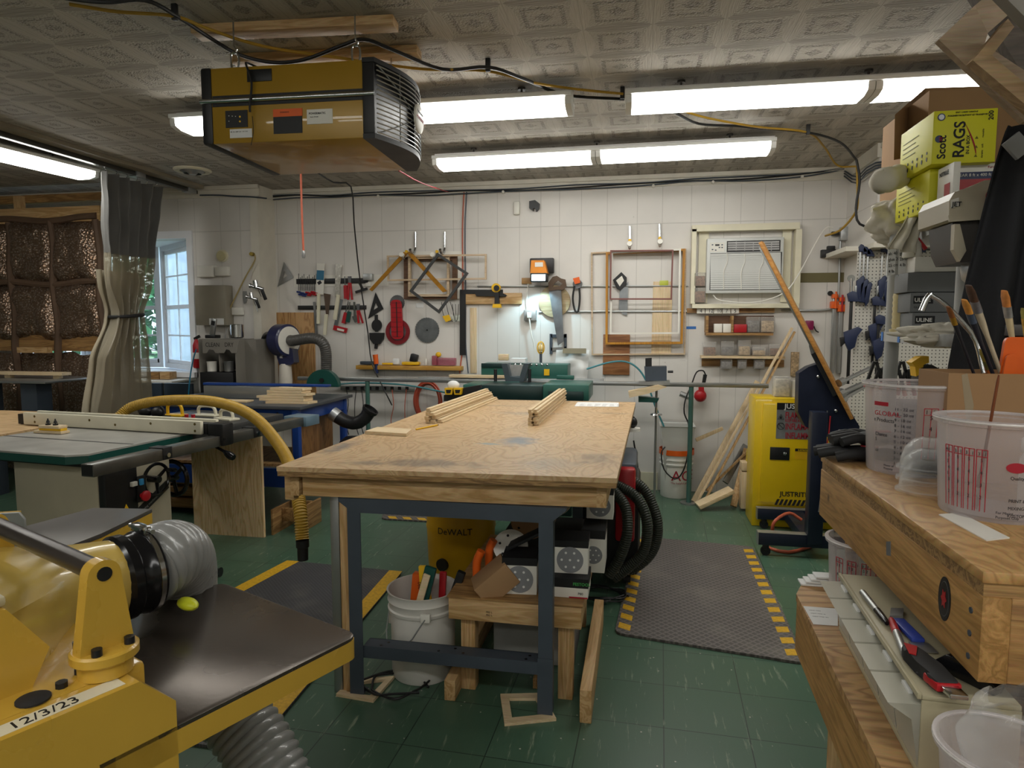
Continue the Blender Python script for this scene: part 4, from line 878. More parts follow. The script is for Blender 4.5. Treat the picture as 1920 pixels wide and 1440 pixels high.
MVIN=glassy('clear_vinyl','#b3ab98',0.42,0.12,'#d8d2c4')
b=MB();b.grid(cur(z_mid+0.01,0.05),90,60,0.0);b.build('vinyl_panel',MVIN,ct,smooth=80)
def cur2(u,v):
    z=z_mid-0.13+(0.06-z_mid+0.13)*v;a,c=cz(z);w_=c-a
    return V(XC-0.09+0.03*math.sin(u*30+noise.noise(V(u*3,z,0))),a+w_*(0.03+0.92*u),z)
b=MB();b.grid(cur2,70,40,0.003);b.build('canvas_lining',mat('beige_canvas','#a59b86',0.8,var=0.1,scale=4),ct,smooth=80)
a_,c_=cz(z_tie);b=MB();b.tube([(XC+0.085*math.cos(t),(a_+c_)/2+(c_-a_)*0.53*math.sin(t),z_tie+0.012*math.sin(t)) for t in [2*PI*i/20 for i in range(20)]],0.014,n=8,closed=True,smooth=0);b.build('tie_strap',MRUB,ct)
for i in range(6):
    y=yc[0][1]+(yc[0][2]-yc[0][1])*(i+0.5)/6;b=MB();b.tube([(XC,y,CEIL-0.066),(XC+0.012,y,CEIL-0.08),(XC,y,CEIL-0.10),(XC-0.01,y,CEIL-0.112)],0.003,n=6);b.build('curtain_hook',MCHR,ct)
# ------------------------------------------------------------------ insulated partition at the far left
def foil_mat():
    m,nt,b=_new('foil_bubble_insulation');tc=N(nt,'ShaderNodeTexCoord');vo=N(nt,'ShaderNodeTexVoronoi',Scale=55.0);L(nt,tc.outputs['Object'],vo.inputs['Vector'])
    rp=N(nt,'ShaderNodeValToRGB');rp.color_ramp.elements[0].color=rgb('#c2b4a8');rp.color_ramp.elements[1].color=rgb('#7c6552');rp.color_ramp.elements[1].position=0.5;L(nt,vo.outputs['Distance'],rp.inputs['Fac']);L(nt,rp.outputs['Color'],b.inputs['Base Color'])
    b.inputs['Metallic'].default_value=0.75;b.inputs['Roughness'].default_value=0.28
    bp=N(nt,'ShaderNodeBump',Strength=0.8,Distance=0.008);L(nt,vo.outputs['Distance'],bp.inputs['Height']);L(nt,bp.outputs['Normal'],b.inputs['Normal']);return m
MFOIL=foil_mat();MKRAFT=mat('brown_kraft_edge','#5b4635',0.7,var=0.2,scale=5)
YI=5.45
pt=thing('insulated_partition','timber partition lined with brown foil bubble insulation at the far left','partition',(-6,YI,0))
def pI(px,py):return aY(px,py,YI)
xs=[-8.1,pI(-70,500).x,pI(28,500).x,pI(107,500).x,pI(193,500).x];zt=pI(50,418).z;zm=pI(50,532).z;zb=pI(50,638).z;zl=pI(50,662).z
for z0,z1 in ((zm+0.02,zt),(zb+0.02,zm-0.015),(0.10,zl)):
    for i in range(4):
        x0,x1=xs[i],xs[i+1];sd_=i*3.1+z0
        def q(u,v,x0=x0,x1=x1,z0=z0,z1=z1,s=sd_):
            e=min(u,1-u,v,1-v);bul=0.06*min(1,e*7)+0.05*noise.noise(V(u*2.5+s,v*2.5,s))+0.012*noise.noise(V(u*11,v*11,s))
            return V(x0+(x1-x0)*u+0.025*noise.noise(V(v*3,s,1)),YI-bul,z0+(z1-z0)*v+0.03*noise.noise(V(u*3,s,7)))
        b=MB();b.grid(q,26,26,-0.02);b.build('insulation_quilt',MFOIL,pt,smooth=80)
for i,x in enumerate(xs[1:]):
    b=MB();b.tube([(x+0.015*math.sin(k*1.7+i),YI-0.035,0.1+(zt-0.1)*k/12) for k in range(13)],0.035,n=8);b.build('kraft_seam',MKRAFT,pt)
for z,m_ in ((zm,MKRAFT),(zt+0.02,MKRAFT)):
    b=MB();b.tube([(-8.1+(xs[-1]+8.1)*k/16,YI-0.035,z+0.018*math.sin(k*1.3)) for k in range(17)],0.032,n=8);b.build('kraft_seam',m_,pt)
zp0,zp1=pI(100,418).z,pI(100,390).z
MB().box((-8.1,YI-0.04,zp0),(xs[-1]+0.03,YI+0.05,zp1)).build('top_plate',MPINE,pt);MB().box((-8.1,YI-0.03,zb-0.10),(xs[-1],YI+0.05,zb+0.05)).build('middle_rail',MFIRX,pt)
zq=pI(100,370).z;MB().box((-8.1,YI,zq-0.04),(xs[-1]+0.03,YI+0.05,zq+0.03)).build('upper_rail',MFIRX,pt)
for px in (40,-90):x=pI(px,380).x;MB().box((x-0.04,YI-0.045,zp1),(x+0.045,YI,CEIL-0.1)).build('stud',MPINEZ,pt)
o=MB().box((pI(60,655).x,YI-0.16,pI(60,660).z),(pI(115,655).x,YI-0.10,pI(60,650).z)).build('short_rail',MPINE,pt)
# benches in the far-left room
fbch=thing('side_bench','grey flat bench with thin boards on it below the foil insulation','bench',(-5.9,4.9,0))
p0=aY(-60,712,4.9);p1=aY(122,712,4.9);MB().box((p0.x,4.7,p1.z-0.02),(p1.x,5.25,p1.z),0.003).build('bench_top',MALU,fbch)
for x in (p0.x+0.2,p1.x-0.3):MB().box((x,4.75,0),(x+0.16,4.9,p1.z-0.02)).build('leg',MSTEEL,fbch)
tag(MB().box((p0.x,4.95,p1.z+0.03),(p1.x-0.08,5.05,p1.z+0.055)).build('ledge_board',MMAPLEX),'narrow pale board propped along the back of the grey side bench','board')
for k,(x0,x1) in enumerate(((p0.x+0.3,p0.x+0.36),(p1.x-0.2,p1.x-0.14))):MB().box((x0,4.98,p1.z),(x1,5.02,p1.z+0.03)).build('prop_block',MMAPLEX,fbch)
rk=thing('lumber_rack','low wooden lumber pile behind the saw handwheel','lumber',(-3.9,4.9,0))
for i in range(4):MB().box((-4.0,4.6+0.02*i,0.05+i*0.09),(-3.2,4.95,0.12+i*0.09),0.003).build('plank',MFIRX,rk)
# bins and block below the bay window
sh=thing('window_bench','white ledge below the bay window','ledge',(-4.6,5.6,0));zz=aY(330,712,5.6).z
MB().box((-5.3,5.45,zz-0.02),(-4.25,YP-0.02,zz),0.003).build('ledge_top',MWHT,sh)
for x in (-5.25,-4.3):MB().box((x,5.5,0),(x+0.04,5.55,zz-0.02)).build('leg',MWHT,sh)
for k,(a_,c_) in enumerate(((283,303),(306,360))):
    p0=aY(a_,718,5.4);p1=aY(c_,748,5.4);tag(MB().box((p0.x,5.40,0.001),(p1.x,5.44,p0.z),0.012).build('storage_bin',mat('slate_plastic','#2e3944',0.35)),('narrow dark slate bin front under the window ledge, left of the wide one','wide dark slate bin front under the window ledge')[k],'bin','dark bins under the window ledge')
for k,(a_,c_) in enumerate(((278,301),(302,321))):
    p0=aY(a_,697,5.6);p1=aY(c_,711,5.6);tag(MB().box((p0.x,5.58,p1.z+0.001),(p1.x,5.68,p0.z),0.002).build('wood_block',MFIRX if k==0 else MPINE),('brown wooden block on the window ledge, left of the pale one','pale wooden block on the window ledge')[k],'wood block','wood blocks on the window ledge')
# ------------------------------------------------------------------ helpers for outlines standing in a plane Y = const
def outline(b,pts,Y,t):
    """real outline of a thing, front face in the plane Y, t metres deep"""
    P=[aY(x,y,Y) for x,y in pts]
    b.prism([(p.x,p.z) for p in P],0,t,Matrix(((1,0,0,0),(0,0,1,Y),(0,1,0,0),(0,0,0,1))));return b
def flat(pts,Y,t,name,m,parent=None,bev=0.0):return outline(MB(),pts,Y,t).build(name,m,parent,smooth=25)
def wallbox(px0,py0,px1,py1,off,d,bev=0.003):
    """box on the back wall from pixel corners; off = gap to wall, d = depth"""
    p=aY(px0,py0,YW-off-d);q=aY(px1,py1,YW-off-d);return MB().box((p.x,YW-off-d,q.z),(q.x,YW-off,p.z),bev)
def bent_text(s,c,R,z,a0,h,m,parent,drdz=0.0,squash=1.0,name='lettering'):
    o=text(s,(0,0,0),XA,YA,h,m,None,0.0004,name=name,squash=squash);me=o.data
    for v in me.vertices:
        p=v.co+o.location;a=a0+p.x/R;zz=z+p.y;r=R+drdz*p.y+0.0006+p.z
        v.co=V(c.x+r*math.sin(a),c.y-r*math.cos(a),zz)
    o.location=(0,0,0);attach(o,parent);return o
# ------------------------------------------------------------------ two level bench at the right
MBPLY=ply_face('bench_plywood','#b58f5c','#9c7445','#9a8260',1.3,stain=[(0.1,0.2,0.08,0.05,'#5d5a58',0.6),(-0.12,-0.1,0.05,0.12,'#5a4a38',0.5),(0.15,-0.25,0.1,0.06,'#6b5a45',0.5)],rough=0.42)
MLPLY=ply_face('lower_bench_plywood','#b48e5e','#8d6840','#a3835a',1.0,axis='X',rough=0.55)
MFIRD=wood('bench_side_fir','#b48a52','#8f6a38','Y',scale=1.3)
ub=thing('paint_bench','worn plywood bench at the right carrying the mixing cups','bench',(.8,1.5,0))
MB().box((.485,1.03,1.132),(1.45,1.90,1.150),0.003).build('bench_top',MBPLY,ub)
MB().box((.489,1.034,1.112),(1.45,1.897,1.1318)).build('top_underlayer',MEDGE,ub)
MB().box((.487,1.03,0.985),(.525,1.90,1.1118),0.002).build('side_rail',MFIRD,ub)
MB().box((.5252,1.032,0.985),(1.45,1.07,1.1118),0.002).build('end_rail',MFIRX,ub);MB().box((.5252,1.86,0.985),(1.45,1.898,1.1118),0.002).build('end_rail',MFIRX,ub)
for x,y in ((1.36,1.07),(1.36,1.78)):MB().box((x,y,0),(x+0.08,y+0.08,0.985)).build('leg',MPINEZ,ub)
for x,y in ((.60,1.78),(0.66,1.071)):MB().box((x,y,0.8205),(x+0.07,y+0.07,0.985)).build('leg',MPINEZ,ub)
for z in (1.08,1.045,1.01):MB().cyl((.4872,1.06,z),(.4855,1.06,z),0.005,n=8).build('screw',MSTEEL,ub)
stk=MB();P=[(0.0215*math.cos(a),0.036*math.sin(a)) for a in [2*PI*i/28 for i in range(28)]]
SF=frame(V(.4868,1.145,1.062),-YA,ZA)
so=stk.prism(P,0,0.0008,SF).build('oval_sticker',MBLK,ub);
MB().prism([(x*0.75,y*0.8) for x,y in P],0.0009,0.0011,SF).build('sticker_ring',mat('grey_print','#5b5b5e',0.6,var=0),so)
MB().prism([(x*0.70,y*0.76) for x,y in P],0.0012,0.0014,SF).build('sticker_field',MBLK,so)
MB().prism([(0.010*math.cos(a)*k,0.016*math.sin(a)*k) for a,k in [(2*PI*i/12,1.0 if i%2==0 else 0.6) for i in range(12)]],0.0015,0.002,SF).build('red_emblem',MRED,so)
MB().prism([(0,0),(0.022,0.006),(0.018,0.034),(-0.004,0.026)],0,0.0008,frame(V(.4868,1.40,1.045),-YA,ZA)).build('grey_sticker',mat('silver_sticker','#8c8f92',0.35,0.5),ub)
lb=thing('lower_bench','lower stepped plywood bench at the right holding the drawer organizer','bench',(.7,1.0,0))
MB().prism([(0.40,1.74),(0.44,1.84),(1.34,1.84),(1.34,0.2),(0.345,0.2),(0.376,1.06)],0.802,0.82).build('bench_top',MLPLY,lb,smooth=0)
b=MB();b.prism([(0.402,1.74),(0.376+0.002,1.06),(0.347,0.2),(0.385,0.2),(0.416,1.06),(0.44,1.74)],0.675,0.8018);b.build('side_rail',MFIRD,lb,smooth=0)
MB().prism([(0.402,1.7405),(0.442,1.84),(0.48,1.84),(0.4405,1.7405)],0.675,0.8018).build('corner_rail',MFIRD,lb,smooth=0);MB().box((0.4805,1.80,0.675),(1.34,1.838,0.8018)).build('end_rail',MFIRX,lb)
for x,y in ((0.50,1.70),(1.2,1.70),(0.45,0.3),(1.2,0.3)):MB().box((x,y,0),(x+0.08,y+0.08,0.8015)).build('leg',MPINEZ,lb)
def note(z,pts,label,lines,m=MPAPER,nm='paper_note'):
    P=[aZ(x,y,z) for x,y in pts];o=one(nm,label,'note',MB().prism([(p.x,p.y) for p in P],z+0.0004,z+0.0010),m,smooth=0)
    u=(P[1]-P[0]);v=(P[3]-P[0])
    for i in range(lines):text(('ripe mix','oil first','wax only','sand 220','dry 24h')[i%5][:0] or 'mlnu uvm wr nu'[:9+i%4],P[0]+u*0.1+v*(0.2+i*0.17)+V(0,0,0.0011),u,v,0.006,MINK,o,name='handwriting',squash=0.8)
    return o
o=note(0.82,[(1506,1137),(1571,1142),(1571,1174),(1525,1171)],'white handwritten note on the corner of the lower bench',3)
b=MB();p=aZ(1527,1098,0.82)
for k in range(4):b.box((p.x-0.035+k*0.012,p.y-0.01,0.821+k*0.007),(p.x+0.02+k*0.008,p.y+0.03,0.826+k*0.007),0.001,T(0,0,0))
one('folded_tissue','folded white paper towel behind the scrap filled cup on the lower bench','paper towel',b,MPAPER)
# mixing cups
MCUP=glassy('cup_plastic','#e2dfe0',0.15,0.2,'#f6f2f2');MCLR=glassy('clear_pet','#eef0f0',0.02,0.03)
def cup(c,rt,rb,h,label,nm='mixing_cup',g='printed mixing cups'):
    r=thing(nm,label,'cup',c,0,g);b=MB();t=0.0022
    b.lathe([(0.001,0.004),(rb-0.004,0.004),(rb,0),(rb+0.002,0.004),(rt,h-0.012),(rt+0.007,h-0.010),(rt+0.008,h),(rt,h+0.001),(rt-t,h-0.004),(rb-t,0.008),(0.001,0.007)],c,n=48,cap0=False,cap1=False)
    b.build('cup_wall',MCUP,r,smooth=50)
    MB().tube([(c.x+(rt+0.006)*math.cos(2*PI*i/40),c.y+(rt+0.006)*math.sin(2*PI*i/40),c.z+h-0.003) for i in range(40)],0.0028,n=6,closed=True,smooth=0).build('rim',glassy('cup_rim_plastic','#e9e6e4',0.55,0.2),r)
    return r
def cupR(c,rt,rb,h,z):return rb+(rt-rb)*(z-c.z)/h
def scale_print(c,rt,rb,h,a0,n,m,par,big=0.008,sq=1.0):
    dr=(rt-rb)/h
    for i in range(n):
        z=c.z+h*(0.12+0.66*i/n);R=cupR(c,rt,rb,h,z)+0.001
        bent_text('%d - %d oz'%(i+1,(i+1)*2),c,R,z,a0,h*0.032,m,par,dr,sq,'scale_print')
def gridlines(c,rt,rb,h,a0,a1,cols,z0,z1,m,par,t=0.0012,heads=None):
    dr=(rt-rb)/h
    b=MB()
    for i in range(cols+1):
        a=a0+(a1-a0)*i/cols;pts=[V(c.x+(cupR(c,rt,rb,h,z)+0.0012)*math.sin(a),c.y-(cupR(c,rt,rb,h,z)+0.0012)*math.cos(a),z) for z in (c.z+z0*h,c.z+z1*h)];b.beam(pts[0],pts[1],t,t)
    for z in (z1,z1-0.07):
        zz=c.z+z*h;R=cupR(c,rt,rb,h,zz)+0.0012;k=12
        for i in range(k):aa,ab=a0+(a1-a0)*i/k,a0+(a1-a0)*(i+1)/k;b.beam((c.x+R*math.sin(aa),c.y-R*math.cos(aa),zz),(c.x+R*math.sin(ab),c.y-R*math.cos(ab),zz),t,t)
    b.build('printed_grid',m,par,smooth=0)
def rows(c,rt,rb,h,strs,a0,z0,dz,hh,m,par,sq=0.9):
    dr=(rt-rb)/h
    for i,s in enumerate(strs):
        z=c.z+h*(z0-dz*i)
        if s:bent_text(s,c,cupR(c,rt,rb,h,z)+0.001,z,a0,h*hh,m,par,dr,sq)
c1=V(.645,1.735,1.1502);k1=cup(c1,0.104,0.092,0.212,'large translucent printed mixing cup standing farthest back on the right bench')
A=0.12
scale_print(c1,0.104,0.092,0.212,-0.72,11,MINK,k1)
gridlines(c1,.104,.092,.212,-0.14,0.14,2,0.10,0.76,MINKR,k1);gridlines(c1,.104,.092,.212,0.24,0.6,2,0.10,0.76,MINKR,k1)
rows(c1,.104,.092,.212,['1 : 1','   5','','   4','','   3','','   2','','   1'],-0.12,0.70,0.06,0.045,MINK,k1);rows(c1,.104,.092,.212,['2 :1:','   4','','   3','','   2'],0.27,0.70,0.06,0.045,MINK,k1)
rows(c1,.104,.092,.212,['GLOBAL'],-1.22,0.65,0.06,0.052,MINKR,k1,1.1);rows(c1,.104,.092,.212,['e Products'],-1.24,0.58,0.06,0.045,MINK,k1)
b=MB();rr_=cupR(c1,.104,.092,.212,c1.z+.165)+0.0015
for i in range(6):a_,b_=-1.22+i*0.06,-1.22+(i+1)*0.06;b.beam((c1.x+rr_*math.sin(a_),c1.y-rr_*math.cos(a_),c1.z+.165),(c1.x+rr_*math.sin(b_),c1.y-rr_*math.cos(b_),c1.z+.165),0.001,0.009)
b.build('logo_bar',MINKR,k1,smooth=0)
rows(c1,.104,.092,.212,['Chance','S','','cs'],-1.2,0.42,0.06,0.04,MINK,k1);rows(c1,.104,.092,.212,['Master of','Property'],-0.95,0.09,0.035,0.022,MINK,k1)
c2=V(.648,1.365,1.1502);k2=cup(c2,0.092,0.081,0.180,'translucent mixing cup at the front of the right bench with a brush standing in it')
for i in range(4):gridlines(c2,.092,.081,.180,-1.38+i*0.22,-1.2+i*0.22,2,0.10,0.72,MINKR,k2);rows(c2,.092,.081,.180,['4:1','  5',' 2','  4',' 1','  3','','  2'] if i==0 else ['3 : 1','  5','','  4','','  3','','  2'],-1.36+i*0.22,0.66,0.062,0.035,MINK,k2)
rows(c2,.092,.081,.180,['TCP'],0.10,0.52,0.1,0.085,MINKR,k2,1.1)
b=MB();R=cupR(c2,.092,.081,.18,c2.z+0.10)+0.0012;F=frame(V(c2.x+R*math.sin(-0.06),c2.y-R*math.cos(-0.06),c2.z+0.102),V(math.cos(-0.06),math.sin(-0.06),0),ZA);b.prism([(0.016*math.cos(2*PI*i/20),0.009*math.sin(2*PI*i/20)) for i in range(20)],0,0.0006,F);b.build('red_logo',MINKR,k2)
rows(c2,.092,.081,.180,['Quality Adhesives','','','PRINT & FILL','MIXING CUP','KUSTOM'],-0.15,0.45,0.075,0.032,MINK,k2);rows(c2,.092,.081,.180,['For Mixing','Purposes Only'],-0.35,0.10,0.045,0.026,MINK,k2)
c3=V(.545,1.715,.8205);k3=cup(c3,0.079,0.070,0.160,'mixing cup filled with wooden scraps on the lower bench')
for i in range(4):gridlines(c3,.079,.070,.160,-1.15+i*0.4,-0.9+i*0.4,2,0.08,0.76,MINKR,k3);rows(c3,.079,.070,.160,[('1 : 1','2 : 1 : 1','3 : 1 : 1','4 : 1')[i],' 5 2','',' 4','',' 3'],-1.14+i*0.4,0.70,0.07,0.04,MINK,k3)
for i,(dx,dy,ry,rx,L_,w_) in enumerate(((-0.025,0.0,-0.10,0.05,0.19,0.022),(0.012,-0.01,0.35,0.1,0.15,0.03),(0.035,0.02,0.5,-0.15,0.13,0.026),(0.0,0.03,-0.3,-0.1,0.14,0.024),(0.04,-0.02,0.15,0.2,0.14,0.02))):
    M=T(c3.x+dx,c3.y+dy,c3.z+0.01,ry=ry*0.5,rx=rx*0.4)
    tag(MB(M).cbox((0,0,L_/2),(w_,0.012,L_),0.001).build('wood_scrap',MMAPLEZ if i%2 else MFIR),('tall pale wood scrap at the left of the scrap cup','pale wood scrap leaning right at the front of the scrap cup','brown wood scrap at the right of the scrap cup','short pale wood scrap at the back of the scrap cup','thin brown wood scrap at the far right of the scrap cup')[i] if i else 'tall pale wood scrap at the left of the scrap cup','wood scrap','wood scraps in the cup')
c4=V(.492,0.948,.8205);k4=cup(c4,0.080,0.070,0.12,'clear mixing cup with a plastic bag in it at the bottom right corner')
gridlines(c4,.080,.070,.12,-0.9,-0.5,3,0.1,0.7,MINKR,k4)
b=MB()
def bag(u,v):a=u*2*PI;r=0.055+0.03*math.sin(v*PI)+0.015*noise.noise(V(u*6,v*5,3));return V(c4.x+0.03+r*math.cos(a),c4.y-0.0+r*math.sin(a),c4.z+0.05+v*0.13+0.02*noise.noise(V(math.cos(a)*2,math.sin(a)*2,v*3)))
b.grid(bag,40,16);one('plastic_bag','crumpled clear plastic bag stuffed in the cup at the bottom right','bag',b,glassy('bag_film','#e6e8e8',0.04,0.06),smooth=80)
# brush in cup 2, dome lids, strip, bottle, gloves
def brush(p,q,w,label,cH='#6b3a1c',cB='#c79a55',flat_=True,grp='paint brushes',paint=None):
    """p bristle tip, q handle end"""
    p,q=Vector(p),Vector(q);d=q-p;l=d.length;M=frame(p,d,YA);r=thing('paint_brush',label,'brush',q,0,grp)
    bl=w*1.3
    def sec(x,a,c):return [V(x,a*math.cos(2*PI*i/14),c*math.sin(2*PI*i/14)) for i in range(14)]
    MB(M).rings([sec(0,w*0.42,w*0.10),sec(bl*0.4,w*0.55,w*0.2),sec(bl,w*0.46,w*0.22)]).build('bristles',mat('bristle_'+cB,cB,0.8,var=0.25,scale=60),r)
    MB(M).rings([sec(bl,w*0.48,w*0.24),sec(bl*1.7,w*0.40,w*0.26)]).build('ferrule',MCHR if not paint else mat('ferrule_'+paint,paint,0.35,0.6,var=0.3,scale=30),r)
    MB(M).rings([sec(bl*1.7,w*0.34,w*0.24),sec(bl*2.4,w*0.30,w*0.22),sec(bl*3.2,w*0.20,w*0.16),sec(l*0.95,w*0.16,w*0.13),sec(l,w*0.10,w*0.08)]).build('handle',mat('brush_handle_'+cH,cH,0.35,var=0.2,scale=20),r)
    return r
brush(V(c2.x-0.035,c2.y-0.02,c2.z+0.012),aY(1873,703,1.33),0.018,'dark-tipped brown handled brush standing in the front mixing cup','#6f3a1a','#8a6f66')
dm=None
for i in range(3):
    c=V(0.595,1.505,1.1505+i*0.024);r=0.056
    b=MB();b.lathe([(r,0),(r+0.004,0.002),(r+0.003,0.006),(r*0.95,0.008),(r*0.93,0.022),(r*0.80,0.046),(r*0.55,0.062),(0.014,0.068),(0.012,0.068),(r*0.54,0.0605),(r*0.78,0.045),(r*0.91,0.022),(r*0.93,0.007)],c,n=40,cap0=False,cap1=False)
    one('dome_lid','clear plastic dome lid, %s of the stack of three beside the mixing cups'%('bottom','middle','top')[i],'lid',b,MCLR,'stacked clear dome lids',smooth=50)
P=[aZ(x,y,1.1502) for x,y in ((1760,966),(1800,963),(1893,1010),(1850,1015))];one('plastic_strip','white flat plastic strip lying at the front of the right bench','strip',MB().prism([(p.x,p.y) for p in P],1.1503,1.1523),MWHT)
c=aZ(1944,965,1.1502);bt=thing('bottle','white capped plastic bottle at the right picture edge on the bench','bottle',c)
MB().lathe([(0.028,0),(0.031,0.004),(0.031,0.10),(0.026,0.112),(0.022,0.114)],c,n=28).build('bottle_body',MWHT,bt);MB().lathe([(0.029,0.1145),(0.030,0.118),(0.030,0.138),(0.027,0.142)],c,n=28).build('cap',MWHT,bt)
def glove(c,rz,label,flip=1):
    r=thing('work_glove',label,'glove',c,0,'black work gloves');M=T(c.x,c.y,c.z,rz=rz);b=MB(M)
    b.sphere((0,0,0.018),0.045,(1.1,0.95,0.42),n=18);b.sphere((0.06,0,0.018),0.035,(1.2,0.95,0.5),n=16)
    b.build('palm',MRUB,r)
    for k,(y,l) in enumerate(((-0.033,0.055),(-0.011,0.068),(0.012,0.064),(0.033,0.048))):
        MB(M).tube([(-0.03,y*0.9,0.02),(-0.055,y*1.1,0.024),(-0.04-l,y*1.25,0.014)],0.0125,n=10).build('finger',MRUB,r)
    MB(M).tube([(0.01,-0.035*flip,0.02),(-0.02,-0.062*flip,0.022),(-0.05,-0.07*flip,0.014)],0.013,n=10).build('thumb',MRUB,r)
    MB(M).cbox((0.02,0,0.037),(0.04,0.02,0.004),0.001).build('red_patch',MRED,r);return r
glove(V(0.565,1.84,1.151),-0.35,'black work glove lying on the far corner of the right bench',1);glove(V(0.60,1.86,1.186),0.1,'black work glove with red patch on top of the other glove',-1)
# cardboard box of brushes
Yb=1.62;x0=aY(1779,700,Yb).x;zt_=aY(1790,700,Yb).z;cb=thing('cardboard_box','open brown cardboard box full of paint brushes at the right picture edge','box',(x0+.12,Yb,1.15))
def carton(par,x0,y0,z0,x1,y1,z1,m=MCARD,t=0.004):
    for nm,p,q in (('front_panel',(x0,y0,z0),(x1,y0+t,z1)),('back_panel',(x0,y1-t,z0),(x1,y1,z1)),('side_panel',(x0,y0+t,z0),(x0+t,y1-t,z1)),('side_panel',(x1-t,y0+t,z0),(x1,y1-t,z1)),('bottom',(x0+t,y0+t,z0),(x1-t,y1-t,z0+t))):MB().box(p,q).build(nm,m,par,smooth=0)
carton(cb,x0,Yb,1.1505,x0+0.28,Yb+0.16,zt_)
flat([(1803,703),(1814,700),(1826,760),(1818,800),(1812,790)],Yb-0.0005,0.0005,'packing_tape',glassy('glossy_tape','#c9b89a',0.5,0.08),cb)
for i,(tx,ty,bx_,by_,w_,ch,cbr,pn,lab) in enumerate(((1778,575,1862,735,0.020,'#23232a','#7d4a1e','#b58a32','brush with a dark handle and gold ferrule, leftmost in the cardboard box'),(1808,562,1890,715,0.026,'#20222b','#c78838','#5d6a80','brush with round golden bristles and dark handle'),(1816,535,1895,690,0.030,'#c3b59a','#4c3526','#8d8d92','brush with dark brown bristles and a paint-spotted pale handle'),(1883,545,1915,680,0.028,'#c9b792','#c87f3e','#a0a0a0','brush with orange bristles and paint-spotted handle beside the orange spatula'),(1918,578,1935,690,0.018,'#c9a24a','#a49a4a','#c9a24a','thin brush with greenish bristles at the right picture edge'),(1840,655,1880,740,0.022,'#b0602c','#8c7b2c','#7a7a44','short greenish bristled brush deep in the cardboard box'))):
    brush(aY(tx,ty,Yb-0.02+0.02*i),aY(bx_,by_+60,Yb+0.05+0.01*i),w_,lab,ch,cbr,paint=pn)
sp=thing('silicone_spatula','orange silicone spatula standing in the cardboard box','spatula',aY(1890,690,Yb+.02));
P_=rrect([V(*t,0) for t in ((1886,632),(1930,632),(1922,706),(1874,706))],12);o=flat(P_,Yb+0.05,0.010,'blade',MORG,sp);flat(rrect([V(*t,0) for t in ((1888,664),(1912,664),(1908,706),(1880,706))],9),Yb+0.0395,0.006,'handle',MORG,sp)
# organizer with tilt bins
og=thing('bin_organizer','beige drawer organizer with five tilting clear bins on the lower bench','organizer',(0.5,1.3,.82))
MORGZ=mat('beige_organizer_plastic','#a79f84',0.4,var=0.06);MBIN=glassy('clear_bin_plastic','#c4c2b4',0.45,0.25)
oa=V(0.447,1.545,0);od=V(-0.050,-0.998,0).normalized();orr=V(0.998,-0.05,0)
OM=Matrix((od,orr,ZA)).transposed();
OM=Matrix((od,V(-orr.x,-orr.y,0)*-1,ZA)).transposed().to_4x4();OM.translation=oa
Lo=0.50
MB(OM).box((0,0.0,0.942),(Lo,0.13,0.950),0.002).build('top_panel',MORGZ,og);MB(OM).box((0,0,0.8205),(Lo,0.13,0.832),0.002).build('base_panel',MORGZ,og);MB(OM).box((0,0.12,0.832),(Lo,0.13,0.942)).build('back_panel',MORGZ,og)
MB(OM).box((0,0,0.9425),(Lo,-0.006,0.952),0.001).build('top_lip',MORGZ,og)
for i in range(6):MB(OM).box((Lo*i/5-(0.003 if i==5 else 0),0.0,0.832),(Lo*i/5+(0.003 if i<5 else 0),0.12,0.942)).build('divider',MORGZ,og)
for i in range(5):
    a_,b_=Lo*i/5+0.005,Lo*(i+1)/5-0.002;b=MB(OM);b.prism([(0.0,0.0),(-0.012,0.075),(-0.042,0.094),(-0.045,0.097),(0.004,0.10),(0.1,0.09),(0.1,0.0)],a_,b_,frame((0,0.0,0.834),YA,ZA)@Matrix.Scale(1,4))
    bb=b.build('tilt_bin',MBIN,og,smooth=25);MB(OM).box((a_+0.03,-0.002,0.925),(b_-0.03,-0.008,0.938)).build('label_holder',MPAPER,bb)
zo=0.9508
def marker(p,q,cap,body,label):
    p,q=Vector(p),Vector(q);d=(q-p).normalized();l=(q-p).length;r=thing('marker_pen',label,'marker',p,0,'marker pens on the organizer')
    MB().cyl(p,p+d*l*0.60,0.0062,n=14).cyl(p+d*0,p+d*0.004,0.004).build('barrel',body,r);MB().lathe([(0.0068,0),(0.0068,l*0.12),(0.006,l*0.3),(0.004,l*0.38)],p+d*l*0.60,d,n=14).build('cap',cap,r)
marker(aZ(1617,1117,zo)+V(0,0,.007),aZ(1664,1177,zo)+V(0,0,.007),MBLKG,MALU,'silver marker with black cap on the drawer organizer');marker(aZ(1697,1236,zo)+V(0,0,.007),aZ(1670,1166,zo)+V(0,0,.007),MRED,MALU,'silver marker with red cap beside the utility knife')
A_,B_=aZ(1683,1168,zo),aZ(1722,1208,zo);sc_=thing('putty_knife','putty knife with a blue handle lying on the drawer organizer','putty knife',A_);MB().beam(A_+V(0,0,.006),B_+V(0,0,.006),0.022,0.009,bev=0.003).build('handle',mat('blue_handle','#2a3d8f',0.4),sc_);d_=(B_-A_).normalized();MB().beam(B_+V(0,0,.003),B_+d_*0.035+V(0,0,.003),0.032,0.0015).build('blade',MALU,sc_)
A_,B_=aZ(1703,1232,zo),aZ(1778,1305,zo);uk=thing('utility_knife','black and red utility knife lying on the drawer organizer','knife',A_);M=frame(A_+V(0,0,.003),B_-A_,V(-(B_-A_).y,(B_-A_).x,0));l=(B_-A_).length
